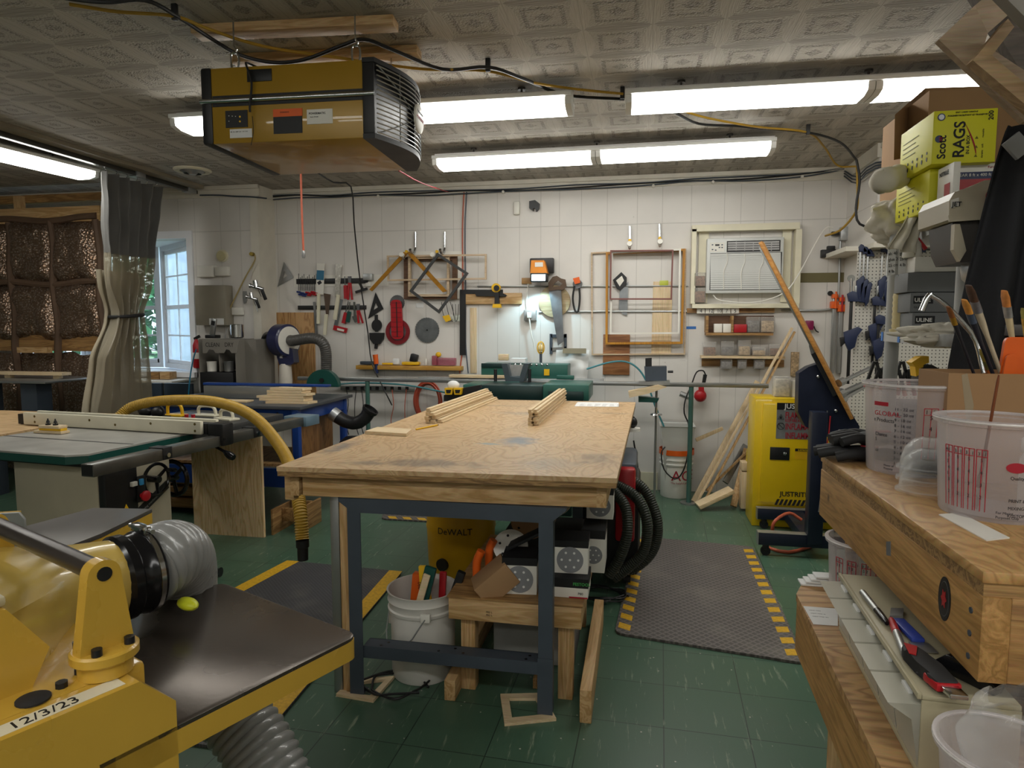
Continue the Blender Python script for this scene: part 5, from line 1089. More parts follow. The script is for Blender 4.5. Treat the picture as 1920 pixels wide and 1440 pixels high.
MB(M).prism([(0,-0.012),(0.02,-0.019),(l*.5,-0.013),(l*.8,-0.02),(l,-0.017),(l,0.016),(l*.55,0.017),(0.02,0.016),(0,0.01)],0,0.020,bev=0.005).build('body',MRUB,uk)
MB(M).prism([(l*.72,-0.021),(l*1.02,-0.018),(l*1.02,0.018),(l*.72,0.018)],0.003,0.0165,bev=0.003).build('red_nose',MRED,uk);MB(M).prism([(l*1.0,-0.013),(l*1.22,-0.012),(l*1.25,0.012),(l*1.0,0.013)],0.007,0.014,bev=0.001).build('blade_holder',MCHR,uk);MB(M).prism([(-0.001,-0.008),(l*.3,-0.017),(l*.35,-0.009),(0.01,0.008)],0.0202,0.0215).build('red_inlay',MRED,uk)
A_=aZ(1800,1275,zo);st_=thing('stapler','black stapler lying near the right end of the drawer organizer','stapler',A_);M=T(A_.x+0.01,A_.y,A_.z,rz=-1.0)
MB(M).prism([(-0.045,0),(0.045,0),(0.05,0.014),(0.02,0.034),(-0.03,0.03),(-0.048,0.012)],-0.010,0.010,frame((0,0,0),XA,ZA),bev=0.003).build('body',MBLKG,st_);MB(M).cbox((0.0,0,0.036),(0.05,0.012,0.006),0.002).build('lever',MCHR,st_)
P=[aZ(x,y,zo) for x,y in ((1670,1145),(1694,1146),(1693,1160),(1668,1160))];one('metal_clip','small flat metal clip on the drawer organizer above the red marker','clip',MB().prism([(p.x,p.y) for p in P],zo,zo+0.006),MZINC)
# ------------------------------------------------------------------ grey plastic shelf unit
su=thing('shelf_unit','grey plastic shelf unit on the right with blue tape on its edges','shelf unit',(1.2,2.6,0));MSHELF=mat('grey_shelf_plastic','#a9aaa8',0.45,var=0.04)
def shelf(fl,nl,z1,z0,lab):
    F,Nn=aY(fl[0],500,fl[1]),aY(nl[0],500,nl[1]);P=[F,Nn,Nn+V(0.75,0,0),F+V(0.75,0,0)]
    MB().prism(rrect([V(p.x,p.y,0) for p in P],0.03),z0,z1,bev=0.004).build(lab,MSHELF,su);return F,Nn
ZU=1.885;ZM=1.47
Fu,Nu=shelf((1706,2.95),(1790,2.15),ZU,ZU-0.075,'upper_shelf');Fm,Nm=shelf((1658,2.98),(1775,2.2),ZM,ZM-0.038,'middle_shelf');shelf((1650,2.98),(1760,2.2),0.7,0.66,'lower_shelf')
for (px,Y) in ((1674,2.90),(1806,2.26)):
    x=aY(px,600,Y).x;MB().cyl((x,Y,0),(x,Y,ZM-0.038),0.026,n=20).build('post',MSHELF,su);MB().cyl((x,Y,ZM),(x,Y,ZU-0.075 if px>1700 else ZU-0.0),0.026,n=20).build('post',MSHELF,su)
for px,Y,z in ((1712,2.85,ZU),(1771,2.31,ZU)):
    t=(2.95-Y)/0.8;p=Fu.lerp(Nu,t);d=(Nu-Fu).normalized();MB().beam((p.x-0.002,p.y,z-0.035),(p.x-0.002+d.x*0.03,p.y+d.y*0.03,z-0.035),0.002,0.055).build('blue_tape',MTAPEB,su)
for t in (0.02,0.35,0.85):p=Fm.lerp(Nm,t);d=(Nm-Fm).normalized();MB().beam((p.x-0.002,p.y,ZM-0.019),(p.x-0.002+d.x*0.03,p.y+d.y*0.03,ZM-0.019),0.002,0.036).build('blue_tape',MTAPEB,su)
# big carton, rags boxes, film box
bc=thing('carton','large brown open carton behind the yellow rags box','box',(1.3,3.2,ZU),0,None);carton(bc,1.06,2.86,ZU+0.002,1.62,3.35,2.38);
P0=V(1.06,2.86,2.38)
flat([(1735,165),(1900,160),(1900,400),(1720,400),(1720,180)],3.36,0.004,'raised_flap',MCARD,bc);o=flat([(1820,178),(1852,177),(1852,201),(1820,202)],3.3555,0.0006,'blue_print',MBLUE,bc)
b=MB();b._f([b._v(aY(1735,165,3.35)),b._v(aY(1678,215,2.87)),b._v(aY(1676,300,2.87)),b._v(aY(1735,290,3.35))]);b.build('side_flap',MCARD,bc,smooth=0)
text('S-21353',aY(1902,247,3.354),ZA,-XA,0.05,MINK,bc,squash=0.9);text('ITE',aY(1868,205,3.354),ZA,-XA,0.05,MINK,bc,squash=0.9)
MRAG=mat('rags_box_yellow','#d3cf1f',0.5,var=0.02)
def rags(x0,y0,z0,w,d,h,label,ry=0.0,front=True):
    r=thing('rags_box',label,'box',(x0+w/2,y0+d/2,z0),ry,'yellow rags boxes');M=T(x0,y0,z0,rz=ry);MB(M).box((0,0,0),(w,d,h),0.002).build('carton_body',MRAG,r);R3=M.to_3x3();X_,Y_=R3@XA,R3@YA
    P_=lambda u,v:M@V(u*w,-0.001,v*h)
    S_=lambda u,v:M@V(-0.001,(1-u)*d,v*h)
    if front:
        text('RAGS',P_(0.50,0.10),ZA,-X_,h*0.20,MINK,r,bold=True);text('IN A BOX',P_(0.585,0.16),ZA,-X_,h*0.06,MINK,r,bold=True);text('Scott',P_(0.21,0.09),ZA,-X_,h*0.15,MINK,r,bold=True)
        text('200',P_(0.93,0.78),ZA,-X_,h*0.085,MINK,r,bold=True);text('EASY CARRY HANDLE',P_(0.34,0.94),X_,ZA,h*0.028,MINK,r,bold=True);text('POIGNEE FACILITANT LE TRANSPORT',P_(0.22,0.88),X_,ZA,h*0.03,MINK,r,bold=True)
        F_=frame(P_(0,0),X_,ZA)
        MB(F_).prism([(w*0.12+h*0.07*math.cos(2*PI*i/24),h*(0.88)+h*0.07*math.sin(2*PI*i/24)) for i in range(24)],0,0.0006).build('round_seal',MBLUE,r);MB(F_).prism([(w*0.12+h*0.05*math.cos(2*PI*i/24),h*(0.88)+h*0.05*math.sin(2*PI*i/24)) for i in range(24)],0.0007,0.001).build('seal_centre',MZINC,r)
        MB(F_).prism([(w*0.10+h*0.07*math.cos(2*PI*i/24),h*(0.47)+h*0.07*math.sin(2*PI*i/24)) for i in range(24)],0,0.0006).build('flag_badge',MBLUE,r)
        for k in range(3):MB(F_).box((w*0.10,h*(0.43+k*0.03),0.0007),(w*0.10+h*0.055,h*(0.442+k*0.03),0.0012)).build('flag_stripe',MINKR,r)
        arc=[(w*(0.50+0.20*math.sin(t*1.5)),h*(0.74-0.60*t)) for t in [i/14 for i in range(15)]];arc2=[(w*(0.50+0.19*math.sin(t*1.5)-0.018*math.sin(t*PI)),h*(0.74-0.60*t)) for t in [i/14 for i in range(15)]]
        MB(F_).prism(arc+arc2[::-1][1:-1],0,0.0006).build('red_swoosh',MINKR,r)
        for k,s in enumerate(('durable','soft','reusable')):text(s,P_(0.80,0.08+k*0.19),ZA,-X_,h*0.035,MINK,r)
        for k in range(3):MB(F_).prism([(w*0.69+h*0.035*math.cos(2*PI*i/3+1.57),h*(0.12+k*0.17)+h*0.035*math.sin(2*PI*i/3+1.57)) for i in range(3)],0,0.0006).build('small_icon',mat('olive_print','#6f6d12',0.6,var=0),r)
    Fs=frame(M@V(-0.001,d,0),-(R3@YA),ZA)
    for row in range(2):
        for k in range(6):MB(Fs).prism([(d*(0.14+k*0.145)+h*0.03*math.cos(2*PI*i/10),h*(0.14+row*0.12)+h*(0.045 if row==0 else 0.03)*math.sin(2*PI*i/10)) for i in range(10)],0,0.0006).build('picture_icon',MINK,r)
    for k in range(4):MB(Fs).box((d*0.1,h*(0.42+k*0.10),0),(d*(0.5+0.1*(k%2)),h*(0.435+k*0.10),0.0006)).build('print_line',mat('olive_print','#6f6d12',0.6,var=0),r)
    return r
pA=aY(1746,308,2.48);pB=aY(1872,202,2.48)
Zrag=pA.z
rags(pA.x,2.48,Zrag,pB.x-pA.x,0.28,pB.z-pA.z,'upper yellow rags box with large black lettering turned on its side')
pC=aY(1755,340,2.52);rags(pA.x+0.02,2.54,ZU+0.001,0.115,0.30,Zrag-ZU-0.003,'lower yellow rags box standing beneath the lettered one',front=False)
fbx=thing('film_box','white, navy and red striped film box under the rags box','box',(1.2,2.6,ZU));zf1=aY(1830,307,2.52).z;x0=aY(1776,330,2.52).x
MB().box((x0,2.52,ZU+0.001),(x0+0.34,2.8,zf1),0.002).build('carton_body',MBLUE,fbx);h_=zf1-ZU
MB().box((x0+.001,2.519,ZU+h_*0.82),(x0+0.339,2.5195,zf1-0.001)).build('white_band',MWHT,fbx);MB().box((x0+.001,2.519,ZU+h_*0.42),(x0+0.339,2.5195,ZU+h_*0.66)).build('red_band',MRED,fbx)
text('CLEAR 8 ft x 400 ft | 3200 sq ft',(x0+0.02,2.5188,ZU+h_*0.72),XA,ZA,0.010,MINKW,fbx);text('Furniture Paint Protection',(x0+0.12,2.5185,zf1-0.016),XA,ZA,0.008,MINKR,fbx);text('FILM',(x0+0.15,2.5188,ZU+h_*0.50),XA,ZA,0.024,MINKW,fbx,bold=True)
x1=aY(1752,400,2.47).x;wb=thing('small_white_box','small white and red carton standing beside the lower rags box','box',(x1,2.45,ZU));MB().box((x1+0.022,2.40,ZU+0.001),(x1+0.042,2.515,ZU+0.13),0.001).build('carton_body',MWHT,wb);MB().box((x1+0.0215,2.42,ZU+0.01),(x1+0.0210,2.46,ZU+0.07)).build('red_panel',MRED,wb);text('NITRILE',(x1+0.0208,2.50,ZU+0.10),-YA,ZA,0.014,MINK,wb,bold=True)
# cloths
def cloth(c,s,label,seed,m=None):
    b=MB();c=Vector(c)
    def f(u,v):
        a=u*2*PI;ph=v*PI;n_=noise.noise(V(math.cos(a)*1.6+seed,math.sin(a)*1.6,v*3))*0.7+abs(noise.noise(V(math.cos(a)*3.5,math.sin(a)*3.5+seed,v*7)))*0.7+noise.noise(V(math.cos(a)*9,math.sin(a)*9+seed,v*16))*0.18
        r=math.sin(ph)*(1+n_);return V(c.x+s[0]*r*math.cos(a),c.y+s[1]*r*math.sin(a),c.z+s[2]*(-math.cos(ph)*(1+0.3*n_)))
    b.grid(f,48,30);return one('cloth',label,'cloth',b,m or mat('white_cotton','#cfc9ba',0.9,var=0.08,scale=12,bump=0.3,bscale=40),'white rags on the grey shelf unit',smooth=90)
o=MB().tube([aY(1706,322,2.80),aY(1690,330,2.74),aY(1668,335,2.70),aY(1655,342,2.68),aY(1656,334,2.72)],0.036,n=16,rf=lambda i,k:0.022+0.022*math.sin(min(1,i/k+0.2)*2.2)+0.004*math.sin(i*2.1));one('cloth','white rolled rag sticking out from the big carton','cloth',o,mat('white_cotton','#cfc9ba',0.9),'white rags on the grey shelf unit',smooth=80)
cloth(aY(1682,418,2.95),(0.075,0.07,0.085),'crumpled white rag on the far corner of the upper shelf',1.3)
b=MB();
def hang(u,v):p=aY(1724-40*v*(1-u)+14*u-20*v,372+92*v+14*u,2.74-0.10*v);return p+V(0,0.02*math.sin(u*14)+0.02*noise.noise(V(u*4,v*4,2)),0)
b.grid(hang,24,24,0.004);one('cloth','white rag hanging pointed over the upper shelf edge in front of the yellow box','cloth',b,mat('white_cotton','#cfc9ba',0.9),'white rags on the grey shelf unit',smooth=80)
for k,(a_,c_,y0,y1) in enumerate(((1663,1679,456,518),(1684,1704,444,518))):
    nt_=flat([(a_+2,y0),(c_+2,y0-6),(c_-1,y1-4),(a_,y1)],2.80-0.05*k,0.001,'hanging_note',MPAPER);tag(nt_,('handwritten card hanging from the shelf corner, the left one','handwritten card hanging from the shelf corner, the right one')[k],'note','handwritten cards at the shelf corner')
    for j in range(5):text(('uw - 50g','alc 40','glue 20','25 cm','4 lb')[j],aY(a_+3,y0+12+j*11,2.798-0.05*k),V(1,0,0.12),ZA,0.012,MINK,nt_,name='handwriting',squash=0.8)
# grey tool box machine with JET plate
jt=thing('bench_machine','beige and dark grey bench machine head with a red knob at the shelf end','machine',(1.0,2.0,1.6));JY=1.98
MJB=mat('machine_beige','#b3aa95',0.4,var=0.05);MJD=mat('machine_charcoal','#4a4644',0.45,var=0.05)
P_=[(1779,412),(1780,376),(1790,360),(1820,350),(1846,338),(1900,334),(1900,406),(1786,415)]
outline(MB(),P_,JY,0.20).build('belt_cover',MJB,jt,smooth=25);flat([(1778,404),(1900,396),(1900,408),(1780,416)],JY-0.007,0.006,'cover_rim',MJB,jt)
flat([(1786,418),(1895,408),(1895,490),(1800,492),(1790,470)],JY+0.012,0.15,'motor_body',MJD,jt);flat([(1838,408),(1862,407),(1862,490),(1838,490)],JY+0.007,0.004,'side_plate',MJB,jt)
flat([(1783,375),(1798,370),(1798,386),(1783,391)],JY-0.003,0.002,'name_plate',MWHT,jt);text('JET',aY(1785,387,JY-0.0045),XA,ZA,0.012,MINK,jt,bold=True);text('J',aY(1852,425,JY+0.005),XA,ZA,0.016,MINK,jt,bold=True)
kp=aY(1861,367,JY);MB().cyl(kp,kp+V(0.004,-0.05,0.0),0.017,0.014,n=18).build('red_knob',MRED,jt)
flat([(1790,420),(1800,420),(1812,470),(1800,490),(1788,468)],JY-0.01,0.02,'switch_box',MJB,jt);pz=aY(1845,488,JY+0.08);MB().lathe([(0.05,0),(0.055,-0.02),(0.05,-0.05),(0.03,-0.07),(0.012,-0.12)],pz,n=24).build('spindle',MZINC,jt)
MB().cyl(pz+V(0.10,0.05,-0.45),pz+V(0.10,0.05,0.0),0.035,n=20).build('column',MZINC,jt);MB().box((pz.x-0.05,JY-0.15,ZM+0.001),(pz.x+0.2,JY+0.12,ZM+0.03),0.004).build('base',MJD,jt)
# apron
ap=MB()
def apf(u,v):
    a=aY(1890-100*v**0.8,235+460*v,1.86);c=aY(1960,235+470*v,1.86);p=a.lerp(c,u);return p+V(0,0.03*math.sin(u*9+2*v)*(0.4+v),0)
ap.grid(apf,40,40,0.004);ar=one('apron','black work apron hanging at the right picture edge','apron',ap,mat('black_canvas','#16171b',0.8,var=0.2,scale=14,bump=0.2,bscale=80),smooth=80)
p=aY(1893,285,1.84);MB().beam(p,aY(1922,262,1.84),0.012,0.05).build('strap_tip',mat('grey_strap','#8d8f90',0.6),ar)
# tilted picture frame stock at the top right
def bigframe(pts_out,pts_in,Y,t,label,m,nm='picture_frame'):
    r=thing(nm,label,'frame',aY(*pts_out[0],Y),0,'mitred frames hung at the top right');n=len(pts_out)
    for i in range(n-1):flat([pts_out[i],pts_out[i+1],pts_in[i+1],pts_in[i]],Y,t,'frame_side',m,r)
    return r
MFRM=wood('pale_frame_wood','#a08a70','#8a745a','X',knots=False);MFRD=wood('grey_brown_frame_wood','#5d5145','#453b31','X',knots=False)
bigframe([(2050,232),(1921,228),(1760,74),(1828,10),(1990,-120)],[(2050,160),(1952,152),(1846,83),(1852,62),(1990,-60)][:5],1.62,0.02,'wide pale mitred frame hung highest at the top right corner',MFRM)
bigframe([(1815,-30),(1985,250)],[(1870,-30),(2050,250)],1.70,0.03,'dark grey-brown frame side crossing behind the pale frame at the top right',MFRD)
bigframe([(1890,35),(1824,113),(2000,262)],[(1902,50),(1860,104),(2000,222)],1.55,0.03,'narrow pale mitred frame corner in front of the wide frame at the top right',wood('honey_frame','#a98d68','#8a6e4c','X',knots=False))
bigframe([(1830,-60),(2020,130)],[(1900,-60),(2090,130)],1.45,0.03,'grey weathered board nearest the camera at the top right corner',mat('grey_board','#7d7870',0.6,var=0.1,scale=4))
hk=thing('frame_hook','steel rod hanging the frames from the ceiling at the top right','hook',(0.85,1.6,CEIL));MB().tube([(0.80,1.58,CEIL),(0.80,1.58,2.30),(0.80,1.52,2.26)],0.006,n=8).build('rod',MZINC,hk)
# goods on the middle shelf
def gbox(px0,px1,py0,py1,Y,d,label,lines,m):
    p,q=aY(px0,py0,Y),aY(px1,py1,Y);r=thing('glove_box',label,'box',(p.x,Y,q.z),0,'grey boxes on the middle shelf');MB().box((p.x,Y,q.z),(q.x,Y+d,p.z),0.002).build('carton_body',m,r)
    MB().box((p.x-0.0006,Y+0.03,q.z+0.008),(p.x-0.0001,Y+0.12,p.z-0.01)).build('side_label',MPAPER,r);text(lines,(p.x+0.02,Y-0.001,q.z+(p.z-q.z)*0.45),XA,ZA,0.022,MINKW,r,bold=True);MB().box((p.x+0.015,Y-0.0006,q.z+(p.z-q.z)*0.35),(p.x+0.10,Y-0.0001,q.z+(p.z-q.z)*0.85)).build('logo_bar',MINK,r);return r
MGB=mat('grey_printed_carton','#6f7172',0.6,var=0.04);Yg=2.66
zb0=ZM+0.002;hb=0.072
for i,(s,px) in enumerate((('ULINE',1710),('ULINE',1705),('',1698))):
    p=aY(px,600,Yg);r=thing('glove_box',('bottom grey lettered glove box on the middle shelf','middle grey lettered glove box on the middle shelf','plain grey box on top of the two lettered glove boxes')[i],'box',(p.x,Yg,zb0+i*hb),0,'grey boxes on the middle shelf');MB().box((p.x,Yg,zb0+i*hb),(p.x+0.24,Yg+0.13,zb0+(i+1)*hb-0.002),0.002).build('carton_body',MGB,r)
    if s:MB().box((p.x+0.01,Yg-0.0006,zb0+i*hb+0.03),(p.x+0.075,Yg-0.0001,zb0+i*hb+0.058)).build('logo_bar',MINK,r);text(s,(p.x+0.013,Yg-0.001,zb0+i*hb+0.037),XA,ZA,0.014,MINKW,r,bold=True);text('GLOVES',(p.x+0.012,Yg-0.001,zb0+i*hb+0.014),XA,ZA,0.008,MINK,r)
p=aY(1715,540,Yg);tag(MB().box((p.x,Yg+0.01,zb0+3*hb),(p.x+0.21,Yg+0.12,zb0+3*hb+0.055),0.003).build('white_tub',MWHT),'white box on top of the grey glove boxes','box')
p=aY(1733,545,2.62);sb_=thing('spray_bottle','red topped spray bottle head above the glove boxes','spray bottle',p);zs=zb0+3*hb+0.056;MB().lathe([(0.03,0),(0.032,0.004),(0.028,0.05),(0.012,0.075)],(p.x-0.01,Yg+0.06,zs),n=18).build('bottle_body',MWHT,sb_)
MB().beam((p.x-0.03,Yg+0.06,zs+0.10),(p.x+0.03,Yg+0.06,zs+0.105),0.018,0.02,bev=0.003).build('spray_head',MRED,sb_);MB().beam((p.x-0.0,Yg+0.06,zs+0.075),(p.x+0.035,Yg+0.06,zs+0.03),0.01,0.012).build('trigger',MRED,sb_);MB().cyl((p.x-0.01,Yg+0.06,zs+0.073),(p.x-0.01,Yg+0.06,zs+0.095),0.014,n=12).build('collar',MRED,sb_)
p=aY(1687,612,2.80);gb_=thing('glue_bottle','yellowish threaded bottle standing at the far corner of the middle shelf','bottle',p);MGLUE=mat('cream_glue','#c9b98a',0.4,var=0.05)
MB().lathe([(0.035,0),(0.036,0.01)]+[(0.026+0.0025*(i%2),0.012+i*0.011) for i in range(13)]+[(0.022,0.16)],(p.x,2.80,ZM+0.001),n=24).build('bottle_body',MGLUE,gb_);MB().cyl((p.x,2.80,ZM+0.161),(p.x,2.80,ZM+0.175),0.023,n=20).build('cap',MYEL,gb_)
# big cleaning jug behind and long spanner
def spanner(p,q,label,r=0.008):
    p,q=Vector(p),Vector(q);d=(q-p).normalized();t=thing('spanner',label,'spanner',p,0,'chrome wrenches');MB().tube([p,p.lerp(q,.5),q],r,n=10).build('shaft',MCHR,t);b=MB();b.cyl(p-YA*0.008,p+YA*0.008,r*2.2,n=14);b.build('head',MCHR,t);return t
w1=thing('socket_wrench','chrome socket wrench standing among the brushes at the bench edge','wrench',aY(1740,560,1.75));MB().tube([aY(1744,553,1.72),aY(1770,570,1.72),aY(1800,600,1.72),aY(1830,640,1.72),aY(1845,700,1.70)],0.006,n=10).build('handle',MCHR,w1);MB().tube([aY(1728,583,1.72),aY(1738,560,1.72),aY(1744,553,1.72)],0.007,n=10).build('head',MCHR,w1)
cloth(aY(1772,628,2.3),(0.10,0.06,0.035),'crumpled white rag at the near end of the middle shelf',7.7)
# ------------------------------------------------------------------ pegboard with clamps
def peg_mat():
    m,nt,b=_new('white_pegboard');geo=N(nt,'ShaderNodeNewGeometry');mp=N(nt,'ShaderNodeMapping');mp.inputs['Scale'].default_value=(1/0.0254,)*3;L(nt,geo.outputs['Position'],mp.inputs['Vector']);sp=N(nt,'ShaderNodeSeparateXYZ');L(nt,mp.outputs['Vector'],sp.inputs[0])
    s=[]
    for k in (0,2):f=N(nt,'ShaderNodeMath',operation='FRACT');L(nt,sp.outputs[k],f.inputs[0]);u=N(nt,'ShaderNodeMath',operation='SUBTRACT');u.inputs[1].default_value=0.5;L(nt,f.outputs[0],u.inputs[0]);q=N(nt,'ShaderNodeMath',operation='MULTIPLY');L(nt,u.outputs[0],q.inputs[0]);L(nt,u.outputs[0],q.inputs[1]);s.append(q)
    a=N(nt,'ShaderNodeMath',operation='ADD');L(nt,s[0].outputs[0],a.inputs[0]);L(nt,s[1].outputs[0],a.inputs[1]);l=N(nt,'ShaderNodeMath',operation='LESS_THAN');l.inputs[1].default_value=0.026;L(nt,a.outputs[0],l.inputs[0])
    mx=N(nt,'ShaderNodeMix',data_type='RGBA');L(nt,l.outputs[0],mx.inputs[0]);mx.inputs[6].default_value=rgb('#c9c6bd');mx.inputs[7].default_value=rgb('#1c1a18');L(nt,mx.outputs[2],b.inputs['Base Color']);b.inputs['Roughness'].default_value=0.5;return m
pbY=5.42
pb=MB().box((XS-0.10,pbY,0.60),(XR-0.02,pbY+0.006,ZLEDGE-0.05));one('pegboard','white pegboard full of clamps under the ledge at the right','pegboard',pb,peg_mat(),smooth=0)
def clamp(px,py0,py1,label,w=0.030,c1=MBLUE,c2=MBLK,Y=5.385,jy=None,kind=0):
    """bar clamp hanging on the board: bar from py0 (top) to py1 (bottom)"""
    t=aY(px,py0,Y);q=aY(px,py1,Y);r=thing('bar_clamp',label,'clamp',t,0,'bar clamps on the pegboard')
    MB().box((t.x-w*0.35,Y,q.z),(t.x+w*0.35,Y+0.008,t.z),0.001).build('bar',c2 if kind==0 else MZINC,r)
    b=MB(frame(V(t.x,Y+0.018,t.z),XA,ZA));b.prism([(-w,0.02),(-w*.6,-w*1.2),(w*1.6,-w*1.1),(w*3.0,-w*1.6),(w*2.8,-w*0.4),(w*1.2,0.03),(0,0.04)],0,0.03,bev=0.003);b.build('fixed_jaw',c1,r)
    zj=jy if jy else t.z-(t.z-q.z)*0.42;b=MB(frame(V(t.x,Y+0.018,zj),XA,ZA));b.prism([(-w*1.4,0.01),(w*1.6,0.05),(w*2.6,0.03),(w*1.4,-0.02),(w*1.1,-0.10),(-w*0.2,-0.13),(-w*1.2,-0.06)],0,0.034,bev=0.003);b.build('sliding_jaw',c1,r)
    b=MB(frame(V(t.x,Y+0.018,zj),XA,ZA));b.prism([(-w*2.2,-0.03),(-w*0.6,-0.02),(-w*0.4,-0.05),(-w*1.9,-0.10)],0.004,0.028,bev=0.003);b.build('handle',c2,r)
    return r
MF=mat('faded_navy','#202a48',0.45,var=0.15)
clamp(1597,556,720,'navy one-hand bar clamp hanging left on the pegboard',0.032,MF);clamp(1641,565,680,'navy one-hand bar clamp, second from the left',0.026,MF)
clamp(1648,600,700,'navy one-hand clamp with low jaw under the second',0.026,MF,Y=5.36)
for i,px in enumerate((1614,1621,1628,1655,1665,1716,1724,1760,1770)):
    clamp(px,468+(i%3)*4,560+(i%4)*9,('thin steel-bar clamp number %s from the left in the row below the ledge'%('one','two','three','four','five','six','seven','eight','nine')[i]),0.014,MF,MZINC,5.385,kind=1,jy=aY(px,528+(i%3)*6,5.3).z)
for i,(px,y0,y1) in enumerate(((1566,556,700),(1578,562,700))):
    t=aY(px,y0,6.05);q=aY(px,y1,6.05);r=thing('pipe_clamp',('orange-headed aluminium bar clamp, the left of the pair beside the pegboard','orange-headed aluminium bar clamp, the right of the pair beside the pegboard')[i],'clamp',t,0,'orange bar clamps beside the pegboard');MB().box((t.x-0.016,6.05,q.z),(t.x+0.016,6.07,t.z),0.002).build('bar',MALU,r);MB().box((t.x-0.03,6.03,t.z-0.10),(t.x+0.03,6.098,t.z-0.04),0.006).build('lower_head',MORG,r);MB().box((t.x-0.02,6.03,t.z-0.015),(t.x+0.02,6.098,t.z+0.02),0.004).build('upper_head',MORG,r);MB().cyl((t.x,6.025,t.z-0.1),(t.x,6.025,t.z+0.04),0.008,n=8).build('screw',MRED if i else MORG,r)
o=spanner(aY(1596,522,5.40),aY(1595,556,5.40),'chrome open spanner hanging above the leftmost navy clamp',0.012)
MF2=mat('chrome_clamp','#b5b7b8',0.25,0.9,var=0.05)
for i,(a_,c_,r_) in enumerate((((1578,716),(1640,686),0.014),((1576,738),(1625,716),0.017),((1580,748),(1618,726),0.015))):
    p,q=aY(*a_,4.7),aY(*c_,4.9);t=thing('pipe',('chrome pipe clamp pointing up right above the tilted board, topmost of three','chrome pipe clamp above the tilted board, middle of three','chrome pipe clamp just above the tilted board, lowest of three')[i],'clamp',p,0,'chrome pipe clamps beside the tilted board');MB().cyl(p,q,r_,n=14).build('tube',MF2,t);MB().cyl(p-(q-p).normalized()*0.03,p+(q-p).normalized()*0.02,r_*1.9,n=8).build('clamp_foot',MF2,t)
for i,(px,py,c) in enumerate(((1640,700,MRED),(1650,712,MBLK),(1668,705,MORG),(1682,716,MBLK),(1690,700,MRED),(1700,715,MRED))):
    p=aY(px,py,3.6);r=thing('spring_clamp',('red tipped spring clamp behind the large mixing cup, number %s from the left'%('one','two','three','four','five','six')[i]),'clamp',p,0,'spring clamps heaped behind the mixing cups')
    for s in (-1,1):MB().beam(p+V(s*0.005,0,0.06),p+V(s*0.035,0,-0.05),0.016,0.014,bev=0.003).build('arm',MBLK,r);MB().beam(p+V(s*0.032,0,-0.04),p+V(s*0.04,0,-0.07),0.018,0.016,bev=0.003).build('tip',c if c is not MBLK else MORG,r)
tag(MB().box((1.25,3.5,0.0),(1.95,3.75,aY(1660,745,3.6).z-0.02),0.01).build('clamp_bin',MBLK),'black bin holding the heap of spring clamps behind the bench','bin')
dg=thing('drill','yellow and black cordless drill on the bin behind the mixing cups','drill',aY(1728,690,2.5));DY=2.55
flat([(1709,680),(1726,669),(1742,668),(1742,680),(1732,684),(1728,700),(1718,706),(1716,688)],DY,0.05,'body',MYEL,dg,0);flat([(1726,690),(1748,684),(1770,696),(1768,722),(1722,724)],DY,0.07,'battery',MBLK,dg);MB().box((0.98,2.42,0.7005),(1.2,2.58,aY(1740,724,DY-.05).z),0.004).build('tool_case',MBLK,dg)
# ------------------------------------------------------------------ flammables cabinet
yc_=thing('safety_cabinet','yellow flammables safety cabinet on the floor at the back right','cabinet',(1.15,5.3,0));MSY=mat('safety_yellow','#e0bd0e',0.35,var=0.03,coat=0.2)
p0,p1=aY(1417,746,5.12),aY(1417,955,5.12);xc0,xc1=p0.x,p0.x+0.62
MB().box((xc0,5.12,0.002),(xc1,5.42,p0.z),0.004).build('body',MSY,yc_);MB().box((xc0+0.05,5.10,0.19),(xc1-0.03,5.1195,p0.z-0.035),0.003).build('door',MSY,yc_)
q0,q1=aY(1457,755,5.098),aY(1545,825,5.098);MB().box((q0.x,5.097,q1.z),(q1.x,5.0995,q0.z)).build('warning_placard',MZINC,yc_);MB().box((q0.x,5.0955,aY(1457,768,5.098).z),(q1.x,5.0968,q0.z)).build('placard_header',MINK,yc_)
text('JUSTRITE',aY(1471,766,5.095),XA,ZA,0.036,MINKW,yc_,bold=True)
for s,py,h_,m_ in (('FLAMMABLE',784,0.046,MINKR),('KEEP FIRE AWAY',791,0.022,MINKR),('INFLAMABLE',805,0.046,MINKR),('INFLAMMABLE',822,0.046,MINKR)):text(s,aY(1472,py,5.0965),XA,ZA,h_,m_,yc_,bold=True,squash=0.62)
for py,k in ((783,3),(799,20)):
    c=aY(1464,py,5.0965);MB(WF(c)).tube([(0.024*math.cos(2*PI*i/k+PI/2),0.024*math.sin(2*PI*i/k+PI/2),0.001) for i in range(k)],0.0025,n=4,closed=True,smooth=0).build('warning_symbol',MINK,yc_)
MB(WF(aY(1464,783,5.0965))).prism([(-0.006,-0.008),(0.006,-0.008),(0.008,0),(0,0.012),(-0.008,0)],0,0.001).build('flame',MINK,yc_);MB(WF(aY(1464,799,5.0965))).beam((-0.017,0.017,0.001),(0.017,-0.017,0.001),0.004,0.002).build('slash',MINK,yc_)
a_,b_=aY(1444,838,5.096),aY(1480,863,5.096);MB().box((a_.x,5.092,b_.z),(b_.x,5.099,a_.z),0.003).build('latch_plate',MBLK,yc_);c=aY(1471,850,5.09);MB().lathe([(0.012,0),(0.012,0.012),(0.006,0.016)],c,(0,-1,0),n=14).build('lock',MCHR,yc_)
